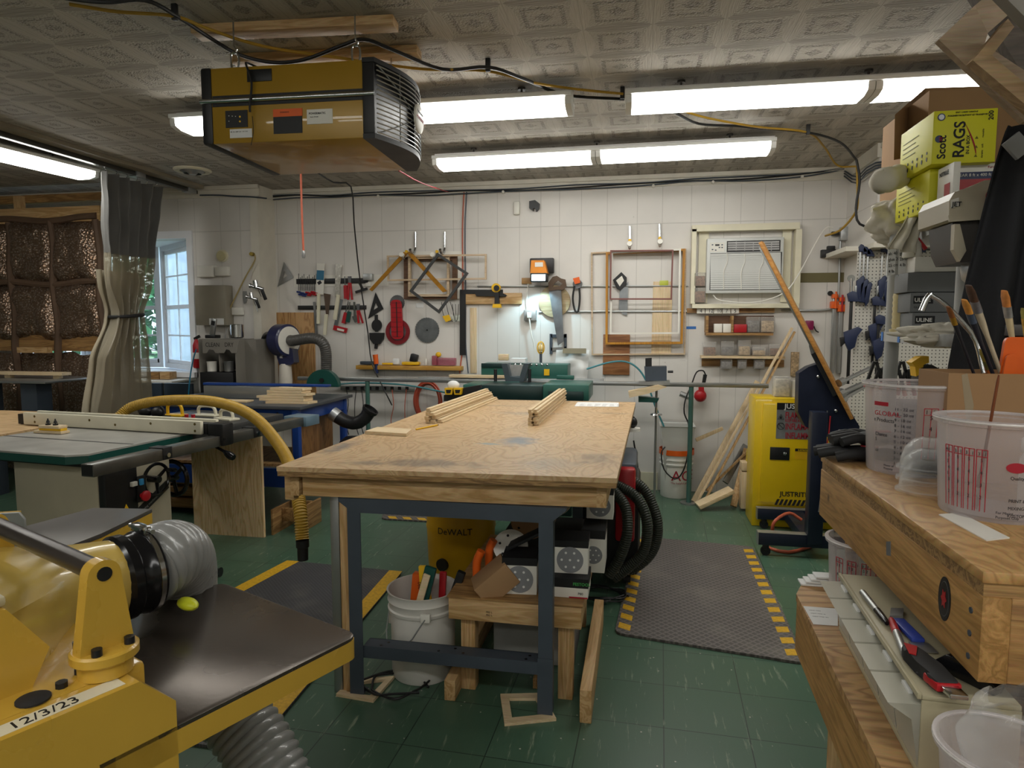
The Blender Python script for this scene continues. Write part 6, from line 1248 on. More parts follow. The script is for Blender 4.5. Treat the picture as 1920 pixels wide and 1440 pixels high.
a_,b_=aY(1491,841,5.096),aY(1540,863,5.096);MB().box((a_.x,5.098,b_.z),(b_.x,5.0993,a_.z)).build('instruction_label',MYEL,yc_);MB().box((a_.x,5.0965,a_.z-0.02),(b_.x,5.0978,a_.z)).build('label_header',MINK,yc_);text('JUSTRITE',a_+V(0.02,-0.0012,-0.017),XA,ZA,0.012,mat('yellow_ink','#e0bd0e',0.6,var=0),yc_,bold=True)
text('JUSTRITE',aY(1462,930,5.098),XA,ZA,0.036,MINK,yc_,bold=True);a_=aY(1452,941,5.098)
for i in range(9):MB(WF(a_+V(i*0.03,0,0))).prism([(0,-0.022),(0.018,-0.022),(0.036,0.022),(0.018,0.022)],0,0.001).build('stripe',MINK,yc_)
tub=thing('plastic_tub','clear tub of white tees standing on the yellow cabinet','tub',aY(1467,745,5.2));a_,b_=aY(1453,706,5.2),aY(1483,745,5.2);MB().box((a_.x,5.2,p0.z+0.002),(b_.x,5.3,a_.z),0.006).build('tub_wall',glassy('tub_plastic','#d8d6d0',0.25,0.15),tub);MB().box((a_.x+0.008,5.208,p0.z+0.006),(b_.x-0.008,5.292,a_.z-0.02),0.006).build('white_pieces',mat('white_speckle','#d9d2c4',0.7,var=0.3,scale=60),tub)
tag(MB().cyl(aY(1492,715,5.25)-V(0,0,aY(1492,715,5.25).z-p0.z-0.002),aY(1492,714,5.25),0.04,n=18).build('white_jar',MWHT),'white jar on the yellow cabinet beside the tub','jar')
# ------------------------------------------------------------------ edge machine with tilted board
tm=thing('tilting_machine','navy wheeled machine stand with a long tilted wooden board on its table','machine',(1.05,4.6,0));MNV=mat('navy_enamel','#141b2d',0.4,var=0.12)
TY=4.62
flat([(1498,700),(1516,688),(1540,680),(1612,800),(1606,828),(1545,818),(1510,800),(1496,772)],TY,0.10,'machine_body',MNV,tm)
pa,pb_=aY(1428,452,TY-0.05),aY(1601,785,TY-0.05);dd=(pb_-pa);M=frame(pa,dd,V(0.245,0.97,0));MB(M).box((0,0,-0.022),(dd.length,0.50,0.0),0.002).build('tilted_board',wood('orange_board_edge','#c08a44','#a87233','X',knots=False),tm)
MB(M).box((0.03,0.01,-0.034),(dd.length*0.62,0.48,-0.0222),0.001).build('aluminium_strip',MALU,tm);MB(M).box((dd.length*0.62,0.01,-0.05),(dd.length*0.86,0.45,-0.0222)).build('table_backing',MBLK,tm)
def colm(nm,p,q,bev=0.003,m=MNV):return MB().box(p,q,bev).build(nm,m,tm)
a_=aY(1518,770,TY-0.12);b_=aY(1546,770,TY-0.12);colm('column',(a_.x,TY-0.20,0.10),(b_.x,TY-0.105,a_.z))
for y0,pxl in ((TY-0.18,1423),(TY+0.42,1421)):
    e0=aY(pxl,990 if y0<TY else 955,y0);h1=0.155;colm('foot_beam',(e0.x,y0,0.075),(e0.x+0.75,y0+0.06,h1));MB().box((e0.x-0.004,y0-0.002,0.074),(e0.x,y0+0.062,h1+0.002)).build('end_cap',MZINC,tm);MB().box((e0.x,y0-0.001,h1+0.0005),(e0.x+0.75,y0+0.061,h1+0.003)).build('edge_trim',MZINC,tm)
    c=V(e0.x+0.05,y0+0.03,0.030);cs=MB().cyl(c-V(0,.012,0),c+V(0,.012,0),0.03,n=20).build('caster_wheel',MRUB,tm);MB().box((c.x-0.018,c.y-0.022,0.035),(c.x+0.018,c.y+0.022,0.075),0.004).build('caster_fork',MBLK,tm)
colm('base_plate',(a_.x-0.02,TY-0.12,0.085),(b_.x+0.02,TY+0.43,0.15));colm('rear_leg',(b_.x+0.55,TY-0.17,0.0),(b_.x+0.60,TY-0.12,0.075))
for px,py in ((1534,706),(1567,770),(1574,808)):MB().sphere(aY(px,py,TY-0.004),0.013,n=12).build('bolt_head',MCHR,tm)
MB().tube([aY(1551,770,TY-.01),aY(1549,820,TY-.02),aY(1543,900,TY-.21),aY(1535,960,TY-.21)],0.004,n=6).build('cable',MZINC,tm);MB().tube([aY(1557,780,TY-.01),aY(1553,820,TY-.02),aY(1545,850,TY-.03)],0.004,n=6).build('red_cable',MRED,tm)
one('air_hose','orange air hose curling over the wheeled machine stand','hose',MB().tube([aY(1503,975,TY+.1),aY(1480,962,TY+.1),aY(1455,975,TY),aY(1448,992,TY-0.0),aY(1452,1010,TY+.05),V(aZ(1436,1024,0.012).x,TY+0.0,0.012),V(aZ(1470,1022,0.012).x,TY-.1,0.012),V(aZ(1520,1005,0.012).x,TY+.1,0.012)],0.011,n=10),mat('salmon_hose','#b5583c',0.5,var=0.08),smooth=60)
sc2=rnd
# ------------------------------------------------------------------ things on the back wall (front face px -> plane)
def wb(px0,py0,px1,py1,off,d,name,m,par=None,bev=0.003,Yp=YW):
    """box hanging on the wall plane Yp: off = gap behind it, d = depth"""
    y=Yp-off-d;p=aY(px0,py0,y);q=aY(px1,py1,y)
    return MB().box((p.x,y,q.z),(q.x,Yp-off,p.z),bev).build(name,m,par)
def wflat(pts,off,t,name,m,par=None,Yp=YW):return flat(pts,Yp-off-t,t,name,m,par)
def wdisc(px,py,r,off,t,name,m,par=None,n=32,Yp=YW,ax=(0,-1,0)):
    c=aY(px,py,Yp-off);return MB().lathe([(r,0),(r,t)],c,ax,n=n).build(name,m,par)
def wtube(pts,off,r,name,m,par=None,Yp=YW,n=8,smooth=4):
    return MB().tube([aY(x,y,Yp-off) for x,y in pts],r,n=n,smooth=smooth).build(name,m,par)
def wthing(name,label,cat,px,py,group=None,Yp=YW):return thing(name,label,cat,aY(px,py,Yp-0.01),0,group)
def single(o,label,cat,group=None):return tag(o,label,cat,group)
def mframe(px,w,t,off,name,label,m,grp,Yp=YW):
    """mitred frame through 4 pixel corners; each side its own part"""
    y=Yp-off-t;P=[aY(a,c,y) for a,c in px];c=sum(P,Vector())/4;r=thing(name,label,'frame',P[0],0,grp);F=Matrix(((1,0,0,0),(0,0,1,y),(0,1,0,0),(0,0,0,1)))
    ins=[]
    for i in range(4):
        a,b_,c_=P[i-1],P[i],P[(i+1)%4];u=(a-b_).normalized();v=(c_-b_).normalized();s=math.sqrt(max(1e-6,1-u.dot(v)**2));ins.append(b_+(u+v)*(w/s))
    for i in range(4):
        j=(i+1)%4;MB().prism([(P[i].x,P[i].z),(P[j].x,P[j].z),(ins[j].x,ins[j].z),(ins[i].x,ins[i].z)],0,t,F).build('frame_side',m,r,smooth=0)
    return r
MWD1=wood('walnut_strip','#6b4a30','#553823','X',knots=False);MHON=wood('honey_oak','#c08622','#a36c18','Z',knots=False);MSAND=wood('sand_wood','#cbb497','#b79e7e','X',knots=False)
MSAW=mat('saw_steel','#8b8f92',0.3,0.85,var=0.2,scale=12);MDSAW=mat('aged_saw_steel','#6d6e70',0.4,0.7,var=0.25,scale=10);MGOLD=mat('gilded_wood','#a8741f',0.3,0.4,var=0.25,scale=14)
# wall seam cables along the top
cb_=[(498,371),(560,367),(620,368),(700,364),(800,362),(870,359),(980,356),(1080,351),(1200,345),(1300,338),(1400,335),(1500,328),(1583,316)]
for i,dy_ in enumerate((0,-3,3)):single(wtube([(x,y+dy_+1.5*math.sin(x*0.02+i*2)) for x,y in cb_],0.03,0.006,'cable',MSTEEL if i else MBLK),('grey cable stapled along the top of the back wall, middle strand','grey cable stapled along the top of the back wall, upper strand','grey cable stapled along the top of the back wall, lower strand')[i],'cable','cables along the top of the back wall')
single(wtube([(375,366),(410,366),(440,368),(470,369),(500,372)],0.02,0.007,'cable',MSTEEL,Yp=YP),'grey cable along the top of the left wall section','cable')
for i in range(3):single(MB().tube([aY(1583,320+i*5,YW-0.02),V(XS-0.02,5.8,2.66-i*0.025),V(XS-0.03,YS-0.02,2.66-i*0.02),V(2.0,YS-0.02,2.68-i*0.02),V(2.5,YS-0.02,2.69-i*0.03)],0.006,n=6).build('cable',MSTEEL),'grey cable turning the corner at the top right of the wall, %s of three'%('uppermost','middle','lowest')[i],'cable','cables at the top right corner')
for i,px in enumerate((712,945,1225,1336,1502)):
    y=[c[1] for c in cb_ if c[0]<=px+40][-1];single(wdisc(px,y+5,0.012,0.0,0.045,'cable_clip',MWHT),'white clip holding the wall cables, number %s from the left'%('one','two','three','four','five')[i],'clip','white cable clips')
# ceiling cables
CZ=CEIL-0.05
def ctube(pts,r,m,label,nm='cable'):return one(nm,label,'cable',MB().tube([aZ(x,y,z) for x,y,z in pts],r,n=8,smooth=5),m)
ctube([(60,-12,CZ),(190,4,CZ),(270,0,CZ),(328,28,CZ),(400,75,CZ-.01),(450,103,CZ-.05),(510,117,CZ-.08),(570,112,CZ-.08),(640,86,CZ-.03),(682,74,CZ),(735,93,CZ),(830,130,CZ),(915,126,CZ),(980,147,CZ),(1060,178,CZ),(1170,186,CZ)],0.0085,MBLK,'thick black cable draped across the ceiling above the gold air filter')
ctube([(130,8,CZ),(220,22,CZ),(325,30,CZ),(380,50,CZ),(450,75,CZ),(520,92,CZ),(620,106,CZ),(700,118,CZ),(800,130,CZ),(912,133,CZ),(1000,155,CZ),(1080,167,CZ),(1168,176,CZ)],0.007,mat('yellow_cable','#a98422',0.5),'yellow cable running across the ceiling beside the black one')
ctube([(1230,205,CZ),(1262,210,CZ),(1310,232,CZ),(1380,236,CZ),(1420,240,CZ),(1512,248,CZ),(1575,267,CZ),(1606,300,CZ-.04)],0.008,MBLK,'black cable on the ceiling heading to the back right corner')
ctube([(1270,205,CZ),(1330,222,CZ),(1420,238,CZ),(1512,248,CZ),(1545,275,CZ),(1570,310,CZ-.05),(1605,312,CZ-.06)],0.007,mat('yellow_cable','#a98422',0.5),'yellow cable on the ceiling heading to the back right corner')
one('cable','yellow cable dropping down the back right wall corner','cable',MB().tube([aY(1607,312,5.3),aY(1608,380,5.3),aY(1600,405,5.4),aY(1575,432,5.7),aY(1548,442,6.0)],0.009,n=8),mat('yellow_cable','#a98422',0.5));one('cable','black cable dropping from the ceiling corner to the wall box at the right','cable',MB().tube([aY(1606,300,5.28),aY(1612,340,5.28),aY(1605,390,5.28),aY(1612,420,5.28),aY(1650,430,5.3)],0.009,n=8),MBLK)
for i,(px,py) in enumerate(((328,31),(915,129),(1167,180),(1267,208),(1515,248))):c=aZ(px,py,CZ);single(MB().box((c.x-0.012,c.y-0.008,CZ-0.014),(c.x+0.012,c.y+0.008,CEIL-0.001),0.002).build('cable_clip',MBLK),'black clip fixing the ceiling cables, number %s from the left'%('one','two','three','four','five')[i],'clip','black ceiling cable clips')
# ceiling boards, vent
for nm,a_,c_,lab in (('a',(368,62),(742,44),'pale batten screwed to the ceiling, the nearer of the two above the air filter'),('b',(440,115),(786,98),'pale batten screwed to the ceiling, the farther of the two above the air filter')):
    p,q=aZ(*a_,CEIL-0.02),aZ(*c_,CEIL-0.02);one('ceiling_batten',lab,'batten',MB().beam(p,q,0.09,0.0385,bev=0.002),MPINE,'battens above the air filter')
c=aZ(361,321,CEIL-0.012);vt=thing('ceiling_vent','round cream ceiling vent left of the air filter','vent',c);MB().lathe([(0.15,0.012),(0.15,0.004),(0.135,-0.006),(0.10,-0.002),(0.10,0.012)],c,n=40).build('rim',MCREAM,vt)
MB().lathe([(0.095,0.004),(0.07,-0.022),(0.068,-0.02),(0.09,0.006)],c,n=36).build('cone',MALU,vt);MB().lathe([(0.05,0.0),(0.03,-0.028),(0.001,-0.030)],c,n=30).build('inner_cone',MALU,vt);MB().cyl(c+V(0,0,0.008),c+V(0,0,0.0115),0.10,n=30).build('duct_opening',MBLK,vt)
# hanging air filter
AY=2.58
MBR=mat('bronze_gold_enamel','#a07c22',0.32,0.1,var=0.04,scale=5,coat=0.3)
fa,fb_,fc,fd=aY(371,126,AY),aY(697,108,AY),aY(697,254,AY),aY(385,270,AY)
fz0,fz1=(fc.z+fd.z)/2,(fa.z+fb_.z)/2;fx0,fx1=(fa.x+fd.x)/2,(fb_.x+fc.x)/2;af=thing('air_filter','mustard gold air filter box hanging on carabiners from the ceiling','air filter',((fx0+fx1)/2,AY+.3,fz0));fD=0.58
ang=0.045;FM=T(fx0,AY,fz0,rz=ang);FW=fx1-fx0;FH=fz1-fz0
MB(FM).box((0.045,0,0),(FW-0.05,fD,FH),0.004).build('body',MBR,af)
MB(FM).box((0,-0.006,-0.004),(0.05,fD+0.004,FH+0.004),0.012).build('end_frame',MBLK,af)
sd_=[(0.0,-0.006),(0.0,fD+.004),(0.045,fD+.004)]+[]
MB(FM).prism([(FW-0.05,-0.006),(FW,-0.006)]+[(FW+0.085*math.sin(PI*t),-0.006+(fD+0.01)*t) for t in [i/12 for i in range(1,12)]]+[(FW,fD+0.004),(FW-0.05,fD+0.004)],-0.004,0.016).build('grille_frame',MBLK,af);MB(FM).prism([(FW-0.05,-0.006),(FW,-0.006)]+[(FW+0.085*math.sin(PI*t),-0.006+(fD+0.01)*t) for t in [i/12 for i in range(1,12)]]+[(FW,fD+0.004),(FW-0.05,fD+0.004)],FH-0.012,FH+0.006).build('grille_frame',MBLK,af)
MB(FM).box((FW-0.05,-0.006,0.0165),(FW-0.002,0.012,FH-0.0125),0.004).build('corner_post',MBLK,af);MB(FM).box((FW-0.05,fD-0.01,0.0165),(FW-0.004,fD+0.003,FH-0.0125)).build('corner_post',MBLK,af)
MB(FM).box((FW-0.06,0.012,0.0165),(FW-0.03,fD-0.011,FH-0.0125)).build('filter_bed',MBLK,af)
cv=lambda t,o=0:(FW+0.004+(0.083+o)*math.sin(PI*t),fD*t)
for k in range(15):z=0.022+(FH-0.044)*k/14;MB(FM).tube([(*cv(t),z) for t in [0.01+0.98*i/14 for i in range(15)]],0.0028,n=6,smooth=0).build('grille_wire',MALU,af)
for t in (0.25,0.5,0.75):MB(FM).tube([(cv(t)[0]-0.004,cv(t)[1],0.01),(cv(t)[0]-0.004,cv(t)[1],FH-0.012)],0.0028,n=6,smooth=0).build('grille_wire',MALU,af)
for s_ in (0,1):MB(FM).tube([(*cv(0.02+0.96*i/12,-0.008),0.02+(FH-0.04)*(i/12 if s_ else 1-i/12)) for i in range(13)],0.0028,n=6,smooth=0).build('grille_wire',MALU,af)
bd=MB(FM).sphere((*cv(0.52,0.006),FH*0.5),0.001,n=8).build('badge_core',MWHT,af);bc_=FM@V(FW+0.093,fD*0.5,FH*0.5);MB().lathe([(0.062,0),(0.062,0.008),(0.055,0.012)],bc_,FM.to_3x3()@XA,n=30).build('oval_badge',MWHT,af)
R3=FM.to_3x3();text('Performance',bc_+R3@V(0.0125,-0.045,0.02),R3@YA,ZA,0.012,MINK,af);text('POWERMATIC',bc_+R3@V(0.0125,-0.056,-0.008),R3@YA,ZA,0.015,MINKR,af,bold=True)
zt2=FH*0.56;MB(FM).box((0.0505,-0.002,zt2-0.022),(FW-0.0505,-0.0002,zt2+0.022)).build('black_stripe',MBLK,af);MB(FM).cyl((0.0,-0.007,zt2),(FW,-0.007,zt2),0.010,n=14).build('chrome_trim',MCHR,af)
u=lambda px,py:((aY(px,py,AY).x-fx0),-0.0006,(aY(px,py,AY).z-fz0)+0.02-0.037*(px-385)/312)
def fbx_(a_,c_,nm,m,t=0.0025,bev=0.0):p,q=u(*a_),u(*c_);return MB(FM).box((p[0],-t,q[2]),(q[0],-0.0002,p[2]),bev).build(nm,m,af)
fbx_((461,135),(507,152),'handle_recess',MBLK,0.004,0.002);fbx_((422,215),(463,242),'control_panel',MBLK,0.003);fbx_((509,206),(563,246),'warning_label',MBLK);fbx_((509,206),(563,214),'warning_header',MORG,0.003);fbx_((571,202),(619,224),'name_plate',MWHT);fbx_((430,249),(471,261),'white_label',MPAPER)
p=u(575,211);text('POWERMATIC',FM@V(p[0],-0.0028,p[2]),R3@XA,ZA,0.008,MINK,af,bold=True);text('Model  PM1200',FM@V(p[0]+.005,-0.0028,p[2]-0.012),R3@XA,ZA,0.004,MINK,af);p=u(522,213);text('WARNING',FM@V(p[0],-0.0034,p[2]+.002),R3@XA,ZA,0.006,MINK,af)
p=u(432,255);text('80  30  HRP 2 H  1 H  0 H',FM@V(p[0],-0.0028,p[2]),R3@XA,ZA,0.005,MINK,af)
for px,py in ((429,224),(435,224),(441,224),(429,234),(449,224),(449,233)):p=u(px,py);MB(FM).cyl((p[0],-0.003,p[2]),(p[0],-0.0045,p[2]),0.0018 if px<445 else 0.004,n=10).build('button',MYEL if px>445 else MWHT,af)
P=[u(463,118),u(464,128),u(472,150),u(474,170),u(471,200),u(471,216)];MB(FM).tube([(P[0][0]+0.03,0.05,FH+0.004),(P[0][0],0.0,FH+0.012)]+[(q[0],-0.02,q[2]) for q in P[1:]],0.0045,n=8).build('power_cord',MBLK,af);p=u(473,240);MB(FM).tube([(u(472,222)[0],-0.006,u(472,222)[2]),(u(475,250)[0],-0.01,u(475,250)[2]),(u(471,277)[0],-0.01,u(471,277)[2])],0.0014,n=6).build('thin_wire',MBLK,af)
for px,py,yy in ((429,105,0.06),(683,88,0.06),(732,118,fD-0.06),(520,118,fD-0.06)):
    x=(0.12 if px in (429,520) else FW-0.10);c=FM@V(x,yy,FH+0.004);r=thing('carabiner','steel carabiner holding the air filter, %s'%{429:'front left',683:'front right',732:'back right',520:'back left'}[px],'carabiner',c,0,'carabiners of the air filter')
    MB().tube([c+V(dx,0,dz) for dx,dz in ((0,0),(0.016,0.012),(0.020,0.05),(0.012,0.075),(-0.012,0.075),(-0.016,0.05),(-0.012,0.012))],0.0045,n=8,closed=True).build('ring',MCHR,r);MB().tube([c+V(0,0,0.072),c+V(0.012,0,0.09),c+V(0,0,0.105),c+V(0,0,CEIL-c.z-0.04)],0.0035,n=6).build('eye_hook',MCHR,r)
# hanging cords
one('air_line','salmon air line hanging from the ceiling with a dark fitting at its end','cord',MB().tube([aY(564,322,4.6),aY(566,400,4.6),aY(569,470,4.6)],0.008,n=8),mat('salmon_hose','#b5583c',0.5));single(MB().lathe([(0.010,0),(0.013,-0.01),(0.013,-0.04),(0.010,-0.055)],aY(569,470,4.6),n=12).build('air_fitting',MSTEELD),'dark metal fitting at the end of the salmon air line','fitting')
one('extension_cord','long black power cord hanging from the ceiling in front of the tool racks','cord',MB().tube([aY(590,320,4.6),aY(625,342,5.0),aY(658,350,5.2),aY(664,420,5.6),aY(672,500,5.8),aY(680,560,5.9),aY(690,625,5.95),aY(697,680,5.95),aY(715,720,5.9),aY(735,760,5.9)],0.006,n=8),MBLK);one('extension_cord','thin dark cord from the air filter to the top of the wall','cord',MB().tube([aY(748,320,3.2),aY(790,343,4.2),aY(840,360,6.0)],0.004,n=6),MINKR)
for i,(x,m) in enumerate(((868,mat('salmon_hose','#b5583c',0.5)),(873,MSTEEL))):single(wtube([(x+2,360),(x-1,430),(x,545),(x,640),(x+(-4 if i==0 else 3),680),(x-(6 if i==0 else -5),700)],0.02,0.006,'wall_cable',m),('salmon line running down the back wall beside the black square','grey cable running down the back wall beside the black square')[i],'cable')
# left wall section (plane YP)
L_=YP
gb2=wb(364,535,425,610,0.0,0.12,'metal_box',mat('putty_enamel','#8b8475',0.45,var=0.04),None,0.006,L_);single(gb2,'large putty-grey metal wall box on the left wall section','wall box')
wb(392,597,420,609,0.1205,0.001,'box_label',MPAPER,gb2,0,L_)
for a_,lab in (((368,498,400,519),'white junction box, left of the pair above the putty-grey wall box'),((402,500,427,517),'grey junction box, right of the pair above the putty-grey wall box')):single(wb(*a_,0,0.05,'junction_box',MWHT,None,0.006,L_),lab,'junction box','junction boxes on the left wall section')
sm=wthing('smoke_alarm','round cream bell-shaped alarm on the left wall section','alarm',418,480,Yp=L_);wdisc(418,480,0.058,0,0.02,'base',MCREAM,sm,Yp=L_);wdisc(416,480,0.045,0.02,0.02,'cap',mat('aged_ivory','#c4bb93',0.5),sm,Yp=L_)
single(wb(432,576,456,591,0,0.03,'co_alarm',MWHT,None,0.01,L_),'white oval alarm below the spray guns','alarm')
single(wtube([(478,478),(477,490),(460,520),(440,560),(418,604)],0.05,0.007,'hook_cord',mat('aged_ivory_cord','#9f8d5d',0.5),Yp=L_),'yellowed cord slanting from a brass hook down to the putty-grey wall box','cord');single(wdisc(476,477,0.018,0,0.05,'wall_hook',mat('brass','#8f7a34',0.35,0.7),Yp=L_),'brass hook on the left wall section','hook')
for i,(px,py,s) in enumerate(((484,540,1.0),(475,560,0.8))):
    r=wthing('spray_gun',('chrome spray gun hanging upper right of the pair','smaller chrome spray gun hanging lower left of the pair')[i],'spray gun',px,py,'spray guns on the left wall section',L_);o=0.08+0.03*i;c=aY(px,py,L_-o)
    MB().cyl(c+V(-0.07,0,0.02)*s,c+V(0.05,0,-0.01)*s,0.018*s,n=12).build('barrel',MCHR,r);MB().cyl(c+V(-0.02,0,0.01)*s,c+V(-0.03,0,0.07)*s,0.022*s,n=12).build('cup_neck',MCHR,r);MB().beam(c+V(0.03,0,0)*s,c+V(0.075,0,-0.11)*s,0.02*s,0.028*s,bev=0.004).build('grip',MBLK,r);MB().beam(c+V(0.0,0,-0.01)*s,c+V(0.03,0,-0.08)*s,0.008*s,0.008*s).build('trigger',MCHR,r);MB().lathe([(0.02*s,0),(0.026*s,0.01),(0.014*s,0.02)],c+V(-0.07,0,0.02)*s,(-1,0,0.2),n=12).build('air_cap',MCHR,r)
single(wflat([(455,546),(462,546),(463,562),(461,568),(457,570),(455,560)],0,0.01,'spray_wrench',MALU,None,L_),'flat aluminium wrench hanging beside the spray guns','wrench');single(wtube([(478,562),(483,585)],0.05,0.006,'pipe_stub',MALU,None,L_),'thin aluminium tube hanging below the spray guns','tube')
# drying cabinet
DYc=5.30;dc=thing('lens_cabinet','grey CLEAN and DRY rack cabinet holding spray cups','cabinet',aY(425,735,DYc));MGC=mat('cabinet_grey','#77736b',0.45,var=0.05)
def cbx(a_,c_,y0,y1,nm,m,bev=0.002):p,q=aY(*a_,DYc),aY(*c_,DYc);return MB().box((p.x,y0,q.z),(q.x,y1,p.z),bev).build(nm,m,dc)
cbx((375,698),(438,745),DYc,DYc+.3,'lower_body',MBLK);cbx((372,636),(376,745),DYc,DYc+.3,'side_panel',MGC);cbx((440,636),(444,745),DYc,DYc+.3,'side_panel',MGC);cbx((407,650),(410,697),DYc+.02,DYc+.3,'divider',MGC);cbx((376,636),(440,697),DYc+.27,DYc+.29,'back_panel',MBLK)
flat([(379,635),(449,636),(444,662),(434,662),(430,656),(424,655),(420,662),(404,662),(400,656),(392,655),(388,662),(380,662)],DYc-0.01,0.01,'header_panel',MGC,dc);text('CLEAN',aY(385,650,DYc-.011),XA,ZA,0.038,MINK,dc,squash=0.85);text('DRY',aY(421,650,DYc-.011),XA,ZA,0.038,MINK,dc,squash=0.85)
single(MB().box((aY(444,640,5.38).x,5.45,0.001),(aY(474,640,5.4).x,5.75,aY(444,637,5.4).z)).build('tall_cabinet',MGC),'tall putty-grey cabinet behind the CLEAN and DRY rack','cabinet')
for i,(px,s) in enumerate(((398,1),(430,0.9))):c=aY(px,697,DYc+.06);c.z += 0.002;single(MB().lathe([(0.035,0),(0.04,0.002),(0.043,0.085),(0.046,0.09),(0.040,0.09),(0.036,0.006)],c,n=22).build('spray_cup',MALU if i else MWHT),('white lidded spray cup in the CLEAN slot','aluminium spray cup in the DRY slot')[i],'cup','spray cups in the CLEAN and DRY rack')
zc_=aY(400,635,DYc).z+0.002;c=aY(445,634,DYc+.14);single(MB().lathe([(0.045,0),(0.055,0.01),(0.056,0.12),(0.05,0.125)],(c.x,c.y,zc_),n=24).build('metal_cup',MCHR),'shiny steel spray cup on top of the rack cabinet','cup');c=aY(428,634,DYc+.14);single(MB().lathe([(0.034,0),(0.006,0.09)],(c.x,c.y,zc_),n=20).build('grey_cone',MGC),'small grey cone filter beside the steel spray cup','cone')
ph=thing('cordless_phone','black cordless phone in its cradle on top of the rack cabinet','phone',aY(400,632,DYc));p=aY(398,634,DYc+.1);MB().box((p.x-0.04,p.y-0.05,zc_),(p.x+0.06,p.y+0.04,zc_+0.03),0.006).build('cradle',MBLK,ph);M=T(p.x,p.y,zc_+0.028,ry=0.2);MB(M).box((-0.024,-0.012,0),(0.024,0.012,0.15),0.006).build('handset',MALU,ph);MB(M).box((-0.018,-0.014,0.09),(0.018,-0.0122,0.13)).build('screen',MBLK,ph)
ex=thing('fire_extinguisher','red fire extinguisher hanging left of the rack cabinet','fire extinguisher',aY(372,650,5.5));c=aY(370,690,5.78);MB().lathe([(0.03,0),(0.037,0.01),(0.037,0.22),(0.02,0.26),(0.012,0.28)],c,n=20).build('cylinder',MRED,ex);MB().beam(c+V(-0.02,0,0.28),c+V(0.04,0,0.31),0.015,0.025).build('valve',MBLK,ex);MB().lathe([(0.0375,0.09),(0.0378,0.091),(0.0378,0.15),(0.0375,0.151)],c,n=20).build('label',MWHT,ex)
single(MB().tube([aY(368,655,5.5),aY(362,675,5.45),aY(356,710,5.4),aY(353,745,5.4)],0.006,n=8).build('air_tube',mat('cyan_tube','#2f8fb5',0.4)),'cyan air tube hanging beside the fire extinguisher','tube')
single(wb(437,678,488,684,0,0.02,'brown_strip',MWD1,None,0,L_),'short brown strip on the left wall section','strip')
# back wall, left part
single(wb(503,586,592,742,0.0,0.02,'backing_board',ply_face('fir_plywood_board','#b68d5b','#946a3c','#a07a4a',0.9,axis='Z')),'fir plywood backing board behind the dust collector','board')
dcl=thing('dust_collector','blue and black wall dust collector with a white round inlet and fabric sleeve','dust collector',aY(555,640,5.9));c=aY(534,640,5.82);MDB=mat('deep_blue_enamel','#262a4c',0.3,var=0.06,coat=0.3)
cc=aY(552,638,5.72);MB().lathe([(0.135,0.0),(0.15,0.01),(0.15,0.13),(0.135,0.14)],cc-V(0.16,0,0),(1,-0.35,0),n=36).build('fan_housing',MDB,dcl);ax=V(1,-0.35,0).normalized();MB().lathe([(0.128,0),(0.128,0.006),(0.05,0.012)],cc-V(0.16,0,0)+ax*0.141,ax,n=36).build('inlet_plate',MWHT,dcl)
MB().lathe([(0.055,0),(0.07,-0.02),(0.08,-0.04),(0.08,-0.14),(0.06,-0.17),(0.02,-0.18)],cc-V(0.16,0,0)-ax*0.001,ax,n=24).build('motor',MBLKG,dcl)
flat([(519,640),(548,655),(551,680),(546,684),(524,684),(519,670)],5.66,0.10,'chute',MDB,dcl);text('RIKON',aY(530,672,5.655),ZA,-XA,0.030,MINKW,dcl,bold=True);MB().lathe([(0.045,0.20),(0.055,0.18),(0.062,0.05),(0.058,-0.06),(0.066,-0.12)],aY(536,722,5.70),n=22).build('filter_sleeve',mat('white_sleeve','#cdc6ba',0.85,var=0.06),dcl)
ip=cc-V(0.16,0,0)+ax*0.15;q1=aY(585,634,5.62);dct=hose([ip,ip+ax*0.06,q1,aY(603,641,5.62),aY(611,660,5.64),aY(612,700,5.68),aY(612,725,5.68)],0.048,0.018,mat('smoky_duct','#4f4d4a',0.3,var=0.1),'flex_duct',dcl,amp=0.05,n=20)
MB().tube([aY(505,650,5.9),aY(510,690,5.95),aY(512,735,5.95)],0.005,n=6).build('cord',MBLK,dcl)
def square(pts,hole,label,m,off=0.01,nm='speed_square'):
    r=wthing(nm,label,'square',*pts[0],'speed squares on the back wall')
    a,b_,c_=pts;cx,cy=(a[0]+b_[0]+c_[0])/3,(a[1]+b_[1]+c_[1])/3;k=hole
    inn=[(cx+(x-cx)*k,cy+(y-cy)*k) for x,y in pts]
    for i in range(3):j=(i+1)%3;wflat([pts[i],pts[j],inn[j],inn[i]],off,0.004,'edge',m,r)
    return r
square([(532,491),(520,538),(550,520)],0.30,'grey speed square on the wall left of the tool racks',MSTEELD);square([(704,548),(690,598),(719,579)],0.28,'black plastic speed square hanging between tool rack and red jig',MBLK)
for a_,lab in (((555,523,690,531),'upper black magnetic tool strip'),((558,573,686,580),'lower black magnetic tool strip')):single(wb(*a_,0.0,0.02,'magnetic_strip',MBLK),lab,'tool strip','magnetic tool strips')
single(wb(551,517,728,536,0,-0.0+0.006,'pale_rail',MWHT,None,0),'long white painted rail on the wall behind the tool strips','rail')
